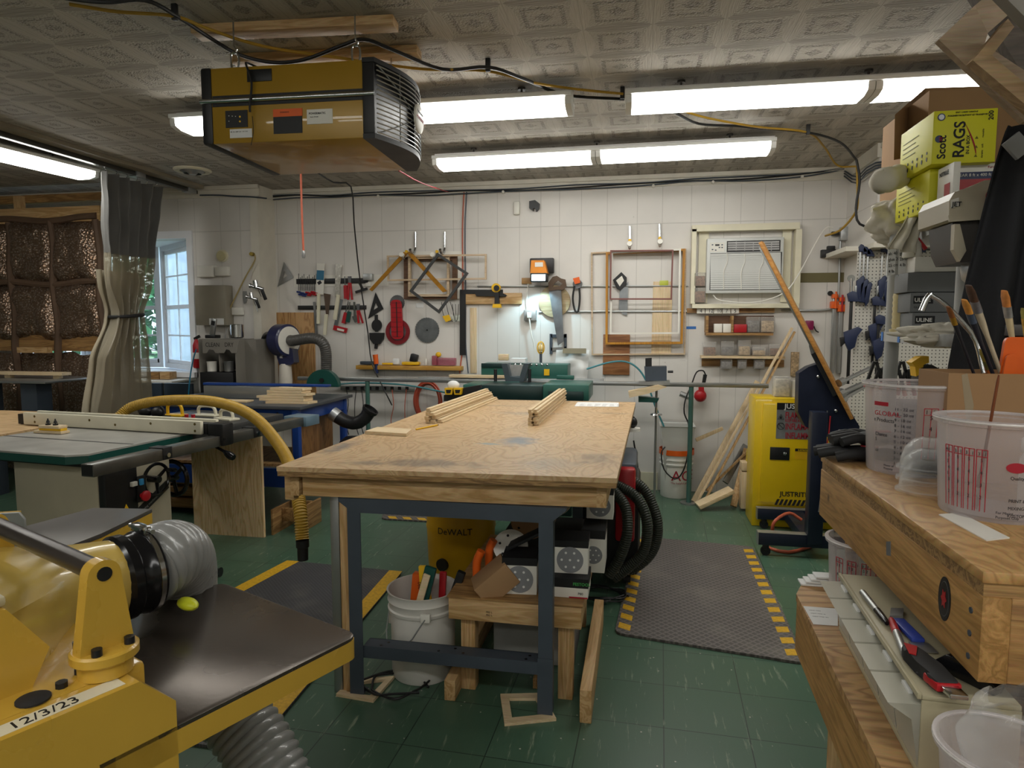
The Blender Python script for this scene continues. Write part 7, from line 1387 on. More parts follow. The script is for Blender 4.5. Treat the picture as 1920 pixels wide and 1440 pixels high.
for i in range(11):
    px=560+i*3.3;blue=i<5;r=wthing('hex_key','%s T-handled hex key, number %s from the left on the upper strip'%('blue' if blue else 'red',('one','two','three','four','five','six','seven','eight','nine','ten','eleven')[i]),'hex key',px,520,'T-handled hex keys');t_=513+(i*7)%10
    wtube([(px,t_),(px,545)],0.0235,0.003,'shaft',MBLK,r,n=6,smooth=0);y=547+(i*5)%8;wtube([(px-3.5,y),(px+3.5,y+1)],0.03,0.009,'grip',mat('royal_blue_grip','#23356f',0.4) if blue else MRED,r,smooth=0)
def tool(name,label,cat,parts,group='hand tools on the magnetic strips'):
    p0=parts[0][1][0];r=wthing(name,label,cat,*p0,group)
    for nm,pts,off,t,m in parts:wflat(pts,off,t,nm,m,r)
    return r
def strip(x0,y0,x1,y1,w0,w1=None):
    w1=w1 or w0;l=math.hypot(x1-x0,y1-y0);nx,ny=-(y1-y0)/l,(x1-x0)/l;return [(x0+nx*w0,y0+ny*w0),(x1+nx*w1,y1+ny*w1),(x1-nx*w1,y1-ny*w1),(x0-nx*w0,y0-ny*w0)]
tool('pull_saw','pull saw in a printed white and blue sleeve with cane handle, leftmost saw','saw',[('handle',strip(597,550,596,607,2.6),0.0205,0.02,MCREAM),('sleeve',strip(601,494,599,552,7),0.025,0.012,MWHT),('blue_print',strip(601,507,600,525,6.9),0.0375,0.001,mat('teal_print','#2f6f8f',0.5)),('brand_print',strip(596,532,602,528,3),0.0375,0.001,MINK)])
tool('pull_saw','pull saw with a rusty wide blade and cane handle, second saw','saw',[('blade',[(607,550),(620,552),(616,590),(611,590)],0.0205,0.002,mat('rusty_blade','#5b4a3e',0.5,0.4)),('handle',strip(611,589,608,628,2.6),0.025,0.02,MCREAM)])
tool('pull_saw','pull saw wrapped in clear film with cane handle, third saw','saw',[('wrapped_blade',[(629,494),(641,497),(636,550),(631,560),(628,555)],0.0205,0.008,mat('film_wrapped_steel','#b8b4aa',0.25,0.4,var=0.3,scale=40)),('handle',[(631,552),(637,553),(630,600),(624,598)],0.0205,0.02,MCREAM)])
tool('flush_saw','small backsaw with a red open handle below the wrapped saw','saw',[('blade',[(637,560),(643,562),(632,615),(625,613)],0.02,0.002,MSAW),('handle',strip(625,614,650,620,4.5),0.015,0.015,MRED),('handle_opening',strip(632,617,645,620,2),0.031,0.001,MWHT)])
tool('steel_rule','narrow steel rule hanging left of the second saw','rule',[('rule_blade',strip(589,566,594,632,2.3),0.0205,0.002,MSTEELD)])
for nm,lab,a_,b_,c_,m,m2 in (('screwdriver','screwdriver with red and black handle on the upper strip',(646,518),(647,535),(648,560),MCHR,MRED),('screwdriver','red handled screwdriver on the lower strip',(653,565),(648,586),(643,606),MCHR,MRED),('screwdriver','green handled screwdriver on the lower strip',(656,566),(654,584),(651,604),MCHR,MGRN)):
    tool(nm,lab,'screwdriver',[('shaft',strip(*a_,*b_,0.9),0.0205,0.006,m),('handle',strip(*b_,*c_,3.2),0.022,0.022,m2)])
for lab,x0,y0,x1,y1,m,k in (('long red handled pliers on the upper strip',655,518,657,562,MRED,5),('red handled pliers on the lower strip',671,570,677,606,MRED,5)):
    tool('pliers',lab,'pliers',[('jaws',strip(x0,y0,x0+0.6,y0+12,3.4,2),0.0205,0.010,MDSAW),('handle',strip(x0-1,y0+12,x1-k,y1,1.6),0.028,0.012,m),('handle',strip(x0+1.5,y0+12,x1+k-2,y1,1.6),0.028,0.012,m)])
tool('adjustable_wrench','chrome adjustable wrench on the lower strip','wrench',[('shaft',strip(664,566,665,592,2),0.025,0.008,MCHR),('head',strip(664,592,668,604,4.5,3),0.023,0.012,MCHR)])
tool('t_handle','black T-handled tool hanging at the right end of the upper strip','hand tool',[('shaft',strip(672,527,681,545,2),0.03,0.012,MBLK),('grip',strip(666,548,688,541,2.2),0.03,0.02,MBLK)])
single(wb(680,513,697,525,0,0.06,'switch_box',MZINC),'grey metal switch box with a round knob at the end of the upper strip','switch box');single(wb(685,528,695,537,0,0.02,'outlet_plate',MWHT),'small white outlet plate below the grey switch box','outlet')
tool('circle_jig','black circular cutting jig below the black speed square','jig',[('arm',strip(705,590,706,622,3),0.01,0.008,MBLK),('disc',[(706+9.5*math.cos(a),610+11*math.sin(a)) for a in [2*PI*i/24 for i in range(24)]],0.02,0.012,MBLK)],None)
tool('protractor','black protractor bracket hanging under the circular jig','jig',[('plate',[(692,624),(719,624),(718,636),(712,645),(700,645),(693,636)],0.01,0.03,MBLK),('hook',strip(705,645,704,654,2.5),0.01,0.02,MBLK)],None)
# saw blades, red jig
def blade(px,py,r,off,label,m,teeth=36,cover=None):
    c=aY(px,py,YW-off);rt_=thing('saw_blade',label,'saw blade',c,0,'circular saw blades on the back wall');pts=[]
    for i in range(teeth):a=-2*PI*i/teeth;pts += [(r*math.cos(a),r*math.sin(a)),(r*0.99*math.cos(a-0.7*2*PI/teeth),r*0.99*math.sin(a-0.7*2*PI/teeth)),(r*0.93*math.cos(a-0.75*2*PI/teeth),r*0.93*math.sin(a-0.75*2*PI/teeth))]
    MB(WF(c)).prism(pts,0,0.004).build('blade_disc',m,rt_,smooth=0);MB(WF(c)).cyl((0,0,0.004),(0,0,0.0045),0.008,n=14).build('arbor_hole',MBLK,rt_);return rt_
blade(745,568,0.075,0.005,'small circular saw blade behind the top of the red jig',MDSAW,24)
bl2=blade(746,622,0.115,0.012,'large circular saw blade behind the lower end of the red jig',MSAW,40);cR=aY(746,622,YW-0.017);MB().lathe([(0.083,0),(0.122,0),(0.122,0.006),(0.083,0.006)],cR,(0,-1,0),n=40,cap0=False,cap1=False).build('red_blade_guard',mat('dark_red_plastic','#7a1a22',0.4),bl2)
bl3=blade(801,619,0.12,0.01,'large circular saw blade with swept teeth right of the red jig',MSAW,30)
rj=wthing('push_jig','red plastic cross-cut jig hanging over the two saw blades','jig',742,600);wflat(rrect([V(*t,0) for t in ((732,562),(752,562),(756,636),(734,636))],9),0.03,0.02,'jig_body',MRED,rj)
for y in range(568,632,9):wflat(strip(734,y,753,y,0.6),0.051,0.002,'rib',mat('dark_red_plastic','#7a1a22',0.4),rj)
wflat(strip(743,566,745,632,0.8),0.0535,0.001,'slot',MBLK,rj)
single(wb(780,568,794,577,0,0.004,'blade_card',MPAPER),'small white printed card above the swept-tooth saw blade','card')
sg=wthing('safety_glasses','clear and yellow safety glasses hanging in a bundle under the dark tilted frame','glasses',845,580)
for i in range(5):wtube([(828+i*4,566),(830+i*5,585),(838+i*4,602),(850+i*2,596),(848+i*3,570)],0.03+0.01*i,0.003,'temple_arm',MCLR if i%2 else MBLK,sg,n=6)
wflat([(829,593),(842,590),(846,600),(836,604)],0.05,0.004,'yellow_lens',MYEL,sg);wflat([(846,592),(862,590),(862,602),(850,604)],0.05,0.004,'clear_lens',glassy('lens_clear','#e8efe0',0.3,0.05),sg)
# picture frames, left cluster
G1='frames hanging at the left of the back wall'
mframe([(757,471),(866,471),(866,560),(757,560)],0.05,0.01,0.004,'picture_frame','white flat frame at the back of the left frame cluster',MWHT,G1)
mframe([(757,480),(857,479),(856,561),(757,561)],0.045,0.03,0.015,'picture_frame','dark walnut frame behind the pale inner frame',MWD1,G1);mframe([(765,481),(842,480),(842,556),(765,556)],0.022,0.035,0.046,'picture_frame','pale square frame nested in the walnut frame',MSAND,G1)
mframe([(725,479),(912,476),(912,524),(726,527)],0.016,0.02,0.082,'picture_frame','long thin pale frame hanging horizontally across the left cluster',MSAND,G1)
ga=wthing('gilded_frame','half gilded frame corner hanging like a roof from the hook','frame',762,465,G1);wflat([(757,472),(763,476),(697,546),(692,543)],0.105,0.02,'frame_side',MGOLD,ga);wflat([(762,474),(769,471),(838,546),(830,548)],0.1055,0.02,'frame_side',MGOLD,ga)
mframe([(820,474),(878,512),(823,588),(767,546)],0.024,0.02,0.13,'picture_frame','dark charcoal frame hung on its corner',mat('charcoal_wood','#3a3b3b',0.5),G1)
G2='frames hanging at the right of the back wall'
mframe([(1108,473),(1287,466),(1285,665),(1109,666)],0.013,0.02,0.01,'picture_frame','largest thin pale frame of the right frame cluster',MSAND,G2);mframe([(1136,473),(1285,466),(1280,645),(1135,646)],0.020,0.03,0.035,'picture_frame','honey coloured oak frame of the right frame cluster',MHON,G2)
mframe([(1146,472),(1277,466),(1274,626),(1143,627)],0.015,0.02,0.07,'picture_frame','white frame of the right frame cluster',MWHT,G2);mframe([(1144,469),(1263,468),(1260,562),(1143,562)],0.013,0.02,0.095,'picture_frame','small dusky red frame in front of the right frame cluster',mat('dusky_red_wood','#774a44',0.5),G2)
for i,(px,py,top) in enumerate(((763,470,466),(820,470,462),(779,435,470),(834,435,468),(1181,424,478),(1237,420,476))):
    r=wthing('frame_hook',('gold-banded hook carrying the gilded frame','gold-banded hook carrying the charcoal frame','plain chrome hook above the left frame cluster, the left one','plain chrome hook above the left frame cluster, the right one','chrome hook of the right frame cluster, the left one','chrome hook of the right frame cluster, the right one')[i],'hook',px,py,'chrome frame hooks')
    wtube([(px,py),(px,py+(30 if i>1 else 4))],0.02,0.012,'shank',MCHR,r,smooth=0);b=MB();c=aY(px,py+(30 if i>1 else 4),YW-0.02);b.tube([c,c+V(0,-0.04,-0.05),c+V(0,-0.10,-0.06),c+V(0,-0.15,-0.03)],0.013,n=10);b.build('hook_arm',MCHR,r);
    if i not in (2,3):wdisc(px,py+(27 if i>3 else 2),0.0145,0.03,0.02,'gold_band',MYEL,r,n=12);c2_=c+V(0,-0.155,-0.03);MB().cyl(c2_+V(0,0.03,-0.005),c2_,0.022,n=14).build('rubber_tip',MWHT,r)
# black carpenter square and pale rail
fsq=wthing('framing_square','black framing square standing from the shelf up the back wall','square',868,600);wflat([(862,543),(943,543),(943,551),(873,551),(873,666),(862,666)],0.03,0.006,'square_blade',MBLK,fsq)
single(wb(873,550,978,570,0,0.03,'hanging_rail',MPINE),'pale pine hanging rail on the wall behind the yellow tape gauge','rail');single(wb(881,577,894,700,0,0.008,'upright_strip',MMAPLEZ),'tall pale strip standing against the wall left of the bandsaw','strip')
tool('black_wrench','black long wrench hanging on the pale pine rail','wrench',[('shaft',[(889,547),(900,546),(940,549),(950,553),(948,556),(893,555)],0.035,0.02,MBLK)],None)
tg=wthing('headlamp','yellow and black flashlight-like tool hanging on the pale pine rail','tool',930,545);wdisc(931,540,0.042,0.031,0.03,'ring',MYEL,tg);wdisc(931,540,0.026,0.081,0.004,'centre',MBLK,tg);wflat([(928,548),(935,548),(936,570),(927,570)],0.06,0.03,'stem',MBLK,tg);wflat([(924,570),(938,570),(939,577),(923,577)],0.05,0.05,'foot',MYEL,tg)
# horizontal conduit lines
for i,(pts,r_) in enumerate(([[(895,537),(1100,537),(1290,536)],0.007],[[(1010,585),(1100,584),(1290,584)],0.009])):single(wtube(pts,0.012,r_,'conduit',MALU),('thin grey conduit across the back wall, the upper one','thin grey conduit across the back wall, the lower one')[i],'conduit','conduits across the back wall')
# work light with real lamp
wl=wthing('work_light','orange work light shining down the back wall','work light',1015,500);wb(993,484,1038,512,0.02,0.05,'bracket_frame',MBLK,wl,0.01);wflat([(996,488),(1020,488),(1026,512),(994,512)],0.075,0.10,'body',mat('orange_lamp_body','#e08a2a',0.4),wl);wb(994,512,1025,528,0.075,0.11,'lens_frame',MBLK,wl,0.006)
wb(997,515,1022,526,0.187,0.004,'lens',mat('led_lens','#ffffff',0.3,var=0,emit='#a8e0ff',es=7.0),wl,0);wb(1003,492,1018,500,0.178,0.004,'screen',MWHT,wl,0)
lc=aY(1010,530,YW-0.20);ld=bpy.data.lights.new('work_light_beam','SPOT');ld.energy=5.5;ld.color=(0.50,0.84,1.0);ld.spot_size=math.radians(115);ld.spot_blend=0.35;ld.shadow_soft_size=0.02;lo=bpy.data.objects.new('work_light_beam',ld);COL.objects.link(lo);lo.location=lc+V(0,-0.02,-0.03);lo.rotation_euler=(V(0.0,0.34,-1.0)).to_track_quat('-Z','Y').to_euler();attach(lo,wl)
single(wb(978,521,996,532,0,0.02,'wood_block',MFIRX),'small brown block on the wall left of the work light','wood block')
dv=wthing('sensor','white cylinder sensor high on the back wall','sensor',967,388);wb(962,377,974,402,0,0.04,'sensor_body',MWHT,dv,0.015);ch=wthing('wall_clip','black open clip mounted high on the back wall','clip',1000,386);wflat([(992,377),(1003,375),(1011,381),(1010,391),(1005,396),(1003,390),(1000,390),(999,395),(992,390)],0,0.05,'clip_body',MBLK,ch)
# round bread-like disc, handsaw, tape
rd=wthing('log_slice','round slice of wood mounted behind the old handsaw','wood slice',1037,568);wdisc(1040,565,0.145,0.005,0.03,'slice',wood('end_grain','#a99775','#8d7a58','X',knots=False),rd)
hs_=wthing('handsaw','old handsaw with a dark wooden handle and rusted grey blade','handsaw',1050,600);wflat([(1029,545),(1052,540),(1057,640),(1046,648)],0.06,0.003,'blade',MDSAW,hs_);MH=mat('dark_saw_handle','#54402f',0.5,var=0.15)
for q in ([(1028,530),(1036,519),(1044,517),(1046,526),(1038,532),(1034,545),(1029,546)],[(1044,517),(1052,522),(1060,524),(1062,536),(1056,544),(1046,543),(1034,545),(1036,538),(1050,536),(1055,532),(1050,529),(1046,526)]):wflat(q,0.055,0.02,'handle',MH,hs_)
td=wthing('tape_dispenser','orange and black strap with a round reel hanging right of the handsaw','strap',1083,535);wdisc(1083,533,0.042,0.0,0.03,'reel',MDSAW,td);wflat([(1074,522),(1086,519),(1088,530),(1078,533)],0.052,0.01,'orange_lever',MORG,td);wtube([(1077,536),(1074,560),(1078,582),(1084,583),(1087,560),(1086,540)],0.04,0.009,'black_strap',MBLK,td)
ob=wthing('outlet_box','zinc outlet box with a white plug under the work light','outlet',993,590);wb(982,581,1005,601,0,0.05,'box',MZINC,ob);wb(988,585,996,596,0.051,0.03,'plug',MWHT,ob);wtube([(992,594),(996,625),(1002,650),(1003,680)],0.07,0.006,'white_cord',MWHT,ob);wtube([(990,532),(988,560),(990,583)],0.03,0.004,'thin_cord',MWHT,ob)
tool('vise_plate','grey metal bracket frame hanging behind the tip of the handsaw','bracket',[('side',strip(1033,626,1033,664,2.5),0.0,0.02,MSTEEL),('side',strip(1060,626,1060,664,2.5),0.0,0.02,MSTEEL),('cross_bar',strip(1033,630,1062,630,3),0.0,0.02,MSTEEL),('cross_bar',strip(1033,655,1062,653,3),0.0,0.02,MSTEELD)],None)
bg_=wthing('paper_bag','white crumpled sack with a wooden batten along its top','sack',1070,680);
def bagf(u_,v_):p=aY(1043+62*u_-4*v_,656+54*v_,YW-0.10);return p+V(0,-0.03*math.sin(PI*u_)-0.03*noise.noise(V(u_*3,v_*3,5)),0)
MB().grid(bagf,24,20,-0.03).build('sack',MPAPER,bg_,smooth=60);wb(1055,653,1099,663,0.15,0.012,'batten',mat('grey_batten','#8f8872',0.6),bg_,0)
# boards and small tools behind the right frames
single(wb(1131,627,1180,703,0,0.02,'board',wood('cherry_board','#9c6a40','#835330','X',knots=False)),'reddish brown board on the wall under the frames','board');wc=wthing('clipboard','tall pale board clipped like a clipboard behind the honey frame','clipboard',1240,560);wflat([(1225,528),(1261,528),(1258,664),(1221,664)],0.0,0.012,'board',MMAPLEZ,wc);wb(1237,526,1253,535,0.012,0.01,'clip',mat('lime_clip','#b9c04a',0.4),wc)
tool('backsaw','small saw with a black pistol grip hanging inside the red frame','saw',[('handle',[(1149,525),(1165,510),(1175,520),(1175,534),(1163,545),(1156,541)],0.01,0.02,MBLK),('handle_opening',[(1155,526),(1166,517),(1170,526),(1162,537)],0.0305,0.001,MWHT),('blade',[(1162,545),(1178,528),(1176,592),(1168,590),(1160,580)],0.012,0.003,MSAW)],None)
# air conditioner in its deep frame
ac=wthing('air_conditioner','window air conditioner with a louvred grille in the back wall','air conditioner',1395,500);MACW=mat('ac_white','#c9cac6',0.4,var=0.03);AF=YW-0.02
wb(1298,422,1500,429,0,0.09,'surround_top',MCREAM,ac,0);wb(1298,570,1498,577,0,0.09,'surround_bottom',MCREAM,ac,0);wb(1298,429.5,1303,569.5,0,0.09,'surround_side',MCREAM,ac,0);wb(1493,429.5,1499,569.5,0,0.09,'surround_side',MCREAM,ac,0);wb(1311,432,1326,568,0,0.025,'filler_strip',MCREAM,ac,0);wb(1468,430,1480,566,0,0.025,'filler_strip',MCREAM,ac,0)
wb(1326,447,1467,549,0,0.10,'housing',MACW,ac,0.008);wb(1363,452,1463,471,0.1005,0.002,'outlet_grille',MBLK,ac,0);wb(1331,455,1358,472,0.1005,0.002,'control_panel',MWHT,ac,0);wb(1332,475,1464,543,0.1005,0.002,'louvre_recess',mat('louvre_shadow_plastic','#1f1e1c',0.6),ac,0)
for i in range(17):y=476+i*4;wb(1332,y,1464,y+2.0,0.1028,0.006,'louvre',MACW,ac,0)
for x in (1363,1396,1430):wtube([(x,475),(x+1,490),(x-6,510),(x-6,543)],0.1125,0.004,'wavy_rib',MWHT,ac,n=6)
for i in range(4):wb(1365,454+i*4.3,1461,455+i*4.3,0.1028,0.004,'outlet_louvre',MSTEELD,ac,0)
for x in (1380,1396,1412,1430,1446):wb(x,453,x+1.2,470,0.1065,0.003,'outlet_vane',MSTEELD,ac,0)
wb(1341,458,1349,461,0.1028,0.001,'display',MBLK,ac,0)
for x,y in ((1336,459),(1354,459),(1336,468),(1342,469),(1354,464),(1349,464)):wb(x-1.5,y-1,x+1.5,y+1,0.1028,0.001,'button',MSTEEL,ac,0)
wtube([(1337,553),(1350,563),(1400,568),(1440,562),(1475,545),(1500,510),(1530,455),(1548,428),(1562,427)],0.16,0.005,'power_cord',MWHT,ac)
def jar(px0,px1,py0,py1,off,label,body,fill,g,d=None,fh=0.75):
    y=YW-off;p,q=aY(px0,py0,y-0.08),aY(px1,py1,y-0.08);r=thing('clear_container',label,'container',(p.x,y,q.z),0,g);MB().box((p.x,y-0.085,q.z),(q.x,y,p.z),0.006).build('container_wall',body,r);MB().box((p.x+.006,y-0.079,q.z+.005),(q.x-.006,y-.006,q.z+(p.z-q.z)*fh),0.004).build('contents',fill,r);return r
MCONT=glassy('container_plastic','#d6d2cc',0.22,0.1);MBRN=mat('brown_bits','#7d5a44',0.7,var=0.5,scale=70);MTAN=mat('tan_bits','#b39a78',0.7,var=0.5,scale=60);MGRB=mat('grey_bits','#6e6a68',0.6,var=0.5,scale=60)
jar(1301,1323,511,537,0.005,'clear container of brown bits with pink label, upper one in the window frame corner',MCONT,MBRN,'small parts containers');jar(1301,1323,539,568,0.005,'clear container of brown bits, lower one in the window frame corner',MCONT,MBRN,'small parts containers')
# shelves below the air conditioner
ws=wthing('wall_shelf','brown wooden cubby shelf below the air conditioner','shelf',1390,600);SHY=0.14
for a_ in ((1324,624,1450,629,0,SHY),(1324,592,1328,623.5,0,SHY),(1372,592,1375,623.5,0,SHY)):wb(*a_,'shelf_board',MFIRX,ws,0)
wb(1328.5,592,1450,623.5,0,0.01,'shelf_back',MWD1,ws,0);wb(1288,578,1452,586,0,0.03,'shelf_rail',MFIRX,ws,0)
for i in range(5):px=1307+i*16;o=single(wb(px,577,px+14.5,588,0.035,0.025,'label_block',MWHT,None,0.002),'white numbered block in the row under the window frame, reading %s'%('4','12','10','7','5')[i],'label block','white numbered blocks under the window frame');text(('4','12','10','7','5')[i],aY(px+5,586,YW-0.0615),XA,ZA,0.03,MINK,o)
for i,px in enumerate((1339,1356)):single(wb(px,607,px+15,623.5,0.03,0.08,'white_carton',MWHT),('white small carton, the left of the pair in the cubby','white small carton, the right of the pair in the cubby')[i],'carton','white cartons in the cubby');
single(wb(1376,608,1400,623.5,0.02,0.11,'red_bin',MRED),'red parts bin in the middle of the cubby shelf','bin');jar(1401,1425,594,623.5,0.03,'clear container of grey parts on the cubby shelf',MCONT,MGRB,'small parts containers');jar(1427,1452,594,623.5,0.03,'clear container of tan dowels at the right of the cubby shelf',MCONT,MTAN,'small parts containers')
ls=wthing('jar_shelf','pale wooden shelf of jars below the cubby','shelf',1390,670);wb(1315,667,1472,673,0,0.13,'shelf_board',MMAPLEX,ls,0);wb(1316,673.5,1470,688,0,0.02,'apron',MFIRX,ls,0)
for i,(a_,c_,t_,f,lab) in enumerate(((1319,1343,641,MBRN,'leftmost jar on the pale shelf, brown contents with white label'),(1353,1376,640,MGRB,'tapered clear jar second on the pale shelf'),(1385,1407,638,MTAN,'tall white-lidded jar of tan screws on the pale shelf'),(1411,1436,651,MTAN,'low clear tub with a white scoop on the pale shelf'),(1444,1466,645,MBRN,'rightmost clear jar on the pale shelf'))):jar(a_,c_,t_,666.8,0.03,lab,MCONT,f,'small parts containers',fh=0.6)
for i,(a_,c_) in enumerate(((1352,1373),(1384,1400),(1415,1434))):jar(a_,c_,673.5,692,0.025,('blue tinted jar screwed under the pale shelf','clear jar with a paper tag screwed under the pale shelf','grey jar screwed under the pale shelf')[i],MCONT,MGRB,'small parts containers')
# right end of the wall
single(wb(1500,512,1583,529,0,0.004,'tape_strip',mat('olive_tape','#6f6848',0.7),None,0),'olive brown tape strip on the wall right of the air conditioner','tape');single(wb(1287,612,1305,617,0,0.002,'blue_tape',MTAPEB,None,0),'blue tape strip on the wall left of the cubby','tape')
jb=wthing('outlet_box','zinc junction box at the top of the right conduit','outlet',1585,440);wb(1577,425,1594,450,0,0.06,'box',MZINC,jb);wb(1560,434,1574,441,0.02,0.04,'plug',MBLK,jb);wtube([(1576,452),(1574,500),(1571,565),(1560,578),(1530,582),(1465,582)],0.02,0.009,'conduit_pipe',MALU,jb);ca=wthing('adapter','black power adapter below the zinc junction box','adapter',1555,472);wb(1541,468,1567,482,0,0.05,'adapter_body',MBLK,ca);wb(1552,461,1566,468,0,0.04,'plug',MBLK,ca)
cm=wthing('camera','small black round knob on the wall right of the air conditioner','knob',1556,550);wdisc(1556,550,0.02,0,0.02,'knob_body',MBLK,cm);shp=wthing('pencil_sharpener','magenta hand-crank sharpener on the wall behind the tilted board','sharpener',1520,608);wb(1511,601,1526,619,0,0.06,'body',mat('magenta_plastic','#7d1548',0.35),shp,0.01);wtube([(1526,612),(1530,620),(1535,623)],0.05,0.005,'crank',MBLK,shp)
single(wb(1484,660,1497,706,0,0.02,'whisk_brush',MTAN),'tan bristled brush hanging above the yellow cabinet','brush');ob3=single(MB().box((1.80,YS-0.04,aY(1655,450,YS).z),(1.86,YS,aY(1650,415,YS).z),0.003).build('outlet_box',MZINC),'zinc box on the stepped wall section at the right','outlet')
# small shelf with items at the left
s2=wthing('wall_shelf','narrow honey coloured shelf under the saw blades','shelf',765,688);wb(667,685,864,695,0,0.10,'shelf_tray',wood('honey_shelf','#c2933f','#a87a2e','X',knots=False),s2,0.001)
zs2=aY(765,685,YW-0.10).z+0.0015
def on2(px,w_,d_,h_,name,label,cat,m,bev=0.004,dy=0.05):x=aY(px,685,YW-dy).x;return single(MB().box((x-w_/2,YW-dy-d_/2,zs2),(x+w_/2,YW-dy+d_/2,zs2+h_),bev).build(name,m),label,cat)
on2(690,0.14,0.06,0.03,'hand_plane','grey hand plane on the left end of the honey shelf','plane',MSTEEL);on2(728,0.11,0.05,0.018,'yellow_level','yellow level lying on the honey shelf','level',MYEL);ch_=on2(771,0.17,0.07,0.03,'charger','yellow charger base with a black battery on the honey shelf','charger',MYEL,0.008);x=aY(775,685,YW-.05).x;MB(T(x,YW-0.05,zs2+0.03,ry=0.25)).box((-0.035,-0.03,0),(0.035,0.03,0.075),0.01).build('battery',MBLK,ch_)
on2(799,0.018,0.018,0.06,'glue_stick','white marker pen standing on the honey shelf','pen',MWHT);on2(743,0.07,0.04,0.06,'paper_scrap','crumpled white paper scrap on the honey shelf','paper',MPAPER,0.015)
c=aY(706,700,YW-.09);hg=thing('heat_tool','orange and blue hand tool clipped at the left of the honey shelf','tool',c);MB().cyl(c,c+V(0,0,0.09),0.018,n=12).build('body',MBLUE,hg);MB().cyl(c+V(0,0,0.09),c+V(-0.01,0,0.18),0.022,0.026,n=12).build('orange_head',MORG,hg)
single(MB().sphere((aY(822,668,YW-.05).x,YW-.05,zs2+0.10),0.028,(1,0.8,0.9)).build('toy_head',MYEL),'small yellow and red toy figure above the pink basket','toy');bk=on2(838,0.17,0.07,0.07,'wire_basket','pink and clear mesh basket at the right end of the honey shelf','basket',glassy('pink_mesh','#b05a6c',0.45,0.3),0.004);on2(816,0.05,0.06,0.09,'pink_bag','pink translucent bag beside the mesh basket','bag',glassy('pink_film','#a84a5c',0.6,0.3),0.006,0.045)
# power strip, cords, red coil
ps=wthing('power_strip','long aluminium outlet strip under the rail','power strip',710,728);wb(638,722,776,734,0,0.04,'strip_body',MALU,ps)
for i in range(9):wb(648+i*14,725,654+i*14,731,0.041,0.006,'outlet',MBLK,ps,0)
for i,px in enumerate((650,668,678,690,735,762)):single(wtube([(px,730),(px+3*(-1)**i,760),(px-2,790),(px+4,815)],0.06,0.004,'plug_cord',MBLK if px<730 else mat('salmon_hose','#b5583c',0.5)),'cord hanging from the outlet strip, number %s from the left'%('one','two','three','four','five','six')[i],'cord','cords hanging from the outlet strip')
hc=wthing('hose_coil','orange-red air hose coiled on the wall behind the worktable','hose',803,750)
for k in range(5):c=aY(803,752,YW-0.05);MB().tube([c+V((0.105+0.008*k)*math.cos(a),-0.015*(k%3),(0.16+0.008*k)*math.sin(a)) for a in [2*PI*i/20 for i in range(20)]],0.0085,n=6,closed=True).build('hose_loop',mat('brick_hose','#a8452e',0.5),hc)
single(wtube([(612,722),(680,718),(760,722),(830,735),(868,745)],0.10,0.008,'teal_tube',mat('teal_tube','#3c7f86',0.4)),'teal air tube running under the aluminium rail at the left','tube');single(wtube([(1100,692),(1140,680),(1172,678),(1195,690),(1212,715),(1228,760),(1245,800),(1250,812)],0.15,0.008,'teal_tube',mat('teal_tube','#3c7f86',0.4)),'teal air tube arching over the reddish board down to the bucket','tube')
# long rail on green posts with a mortiser
RY=5.65;rl=thing('infeed_rail','long aluminium rail on green posts running along the back wall','rail',(0.4,RY,0));MB().box((-3.10,RY,0.985),(1.03,RY+0.04,1.02),0.006).build('rail_tube',MALU,rl);MB().box((-1.95,RY+0.05,1.0),(-0.3,RY+0.16,1.03),0.002).build('rail_table',MZINC,rl)
for x in (0.425,-2.42):MB().cyl((x,RY+0.02,0.01),(x,RY+0.02,0.984),0.020,n=16).build('post',mat('green_post','#3f6158',0.4),rl);MB().cyl((x,RY+0.02,0),(x,RY+0.02,0.012),0.07,n=24).build('foot_plate',MALU,rl)
single(MB().box((-1.65,5.66,1.031),(-1.05,5.74,1.055),0.001).build('pale_strip',MMAPLEX),'pale strip lying on the rail table left of the bandsaw guard','strip')
# green machine behind the table
GY=5.05;gm=thing('green_machine','dark green machine with a black guard and handles behind the worktable','machine',(-0.9,5.3,0));MTEAL=mat('teal_green_enamel','#2a5a50',0.35,var=0.06);MTD=mat('deep_teal_enamel','#18302f',0.35,var=0.06)
def gbx(a_,c_,y,d,nm,m,bev=0.006,par=None):p,q=aY(*a_,y),aY(*c_,y);return MB().box((p.x,y,q.z),(q.x,y+d,p.z),bev).build(nm,m,par or gm)
gbx((868,721),(960,752),GY+.02,0.35,'left_cabinet',MTEAL);gbx((903,722),(1018,752),GY,0.30,'front_body',MTD);gbx((1018,721),(1104,752),GY-.03,0.45,'right_cabinet',MTEAL);gbx((1028,733),(1094,752),GY-.04,0.01,'panel',MTD);MB().box((-1.3,GY+.05,0),(-0.5,GY+.40,0.78),0.01).build('pedestal',MTD,gm)
gbx((902,682),(1064,712),5.72,0.25,'rear_body',MTEAL);gbx((902,681),(960,690),5.71,0.01,'dark_panel',MTD);gbx((1020,692),(1030,704),5.71,0.006,'yellow_label',MYEL,0);gbx((1043,704),(1076,712),5.55,0.05,'switch_arm',MTEAL)
flat([(940,682),(951,682),(956,706),(975,708),(982,682),(992,682),(982,716),(948,716)],5.42,0.14,'v_guard',mat('slate_guard','#3a454b',0.4),gm);flat([(951,684),(981,684),(975,705),(957,705)],5.50,0.01,'mesh_window',MZINC,gm)
for px in (929,993):c=aY(px,717,5.40);MB().cyl(c,c+V(0,0,0.11),0.014,n=14).build('handle_grip',MBLK,gm)
for i in range(9):c=aY(946+i*10,684,5.60);MB().sphere(c,0.012,n=8).build('hook',MCHR,gm)
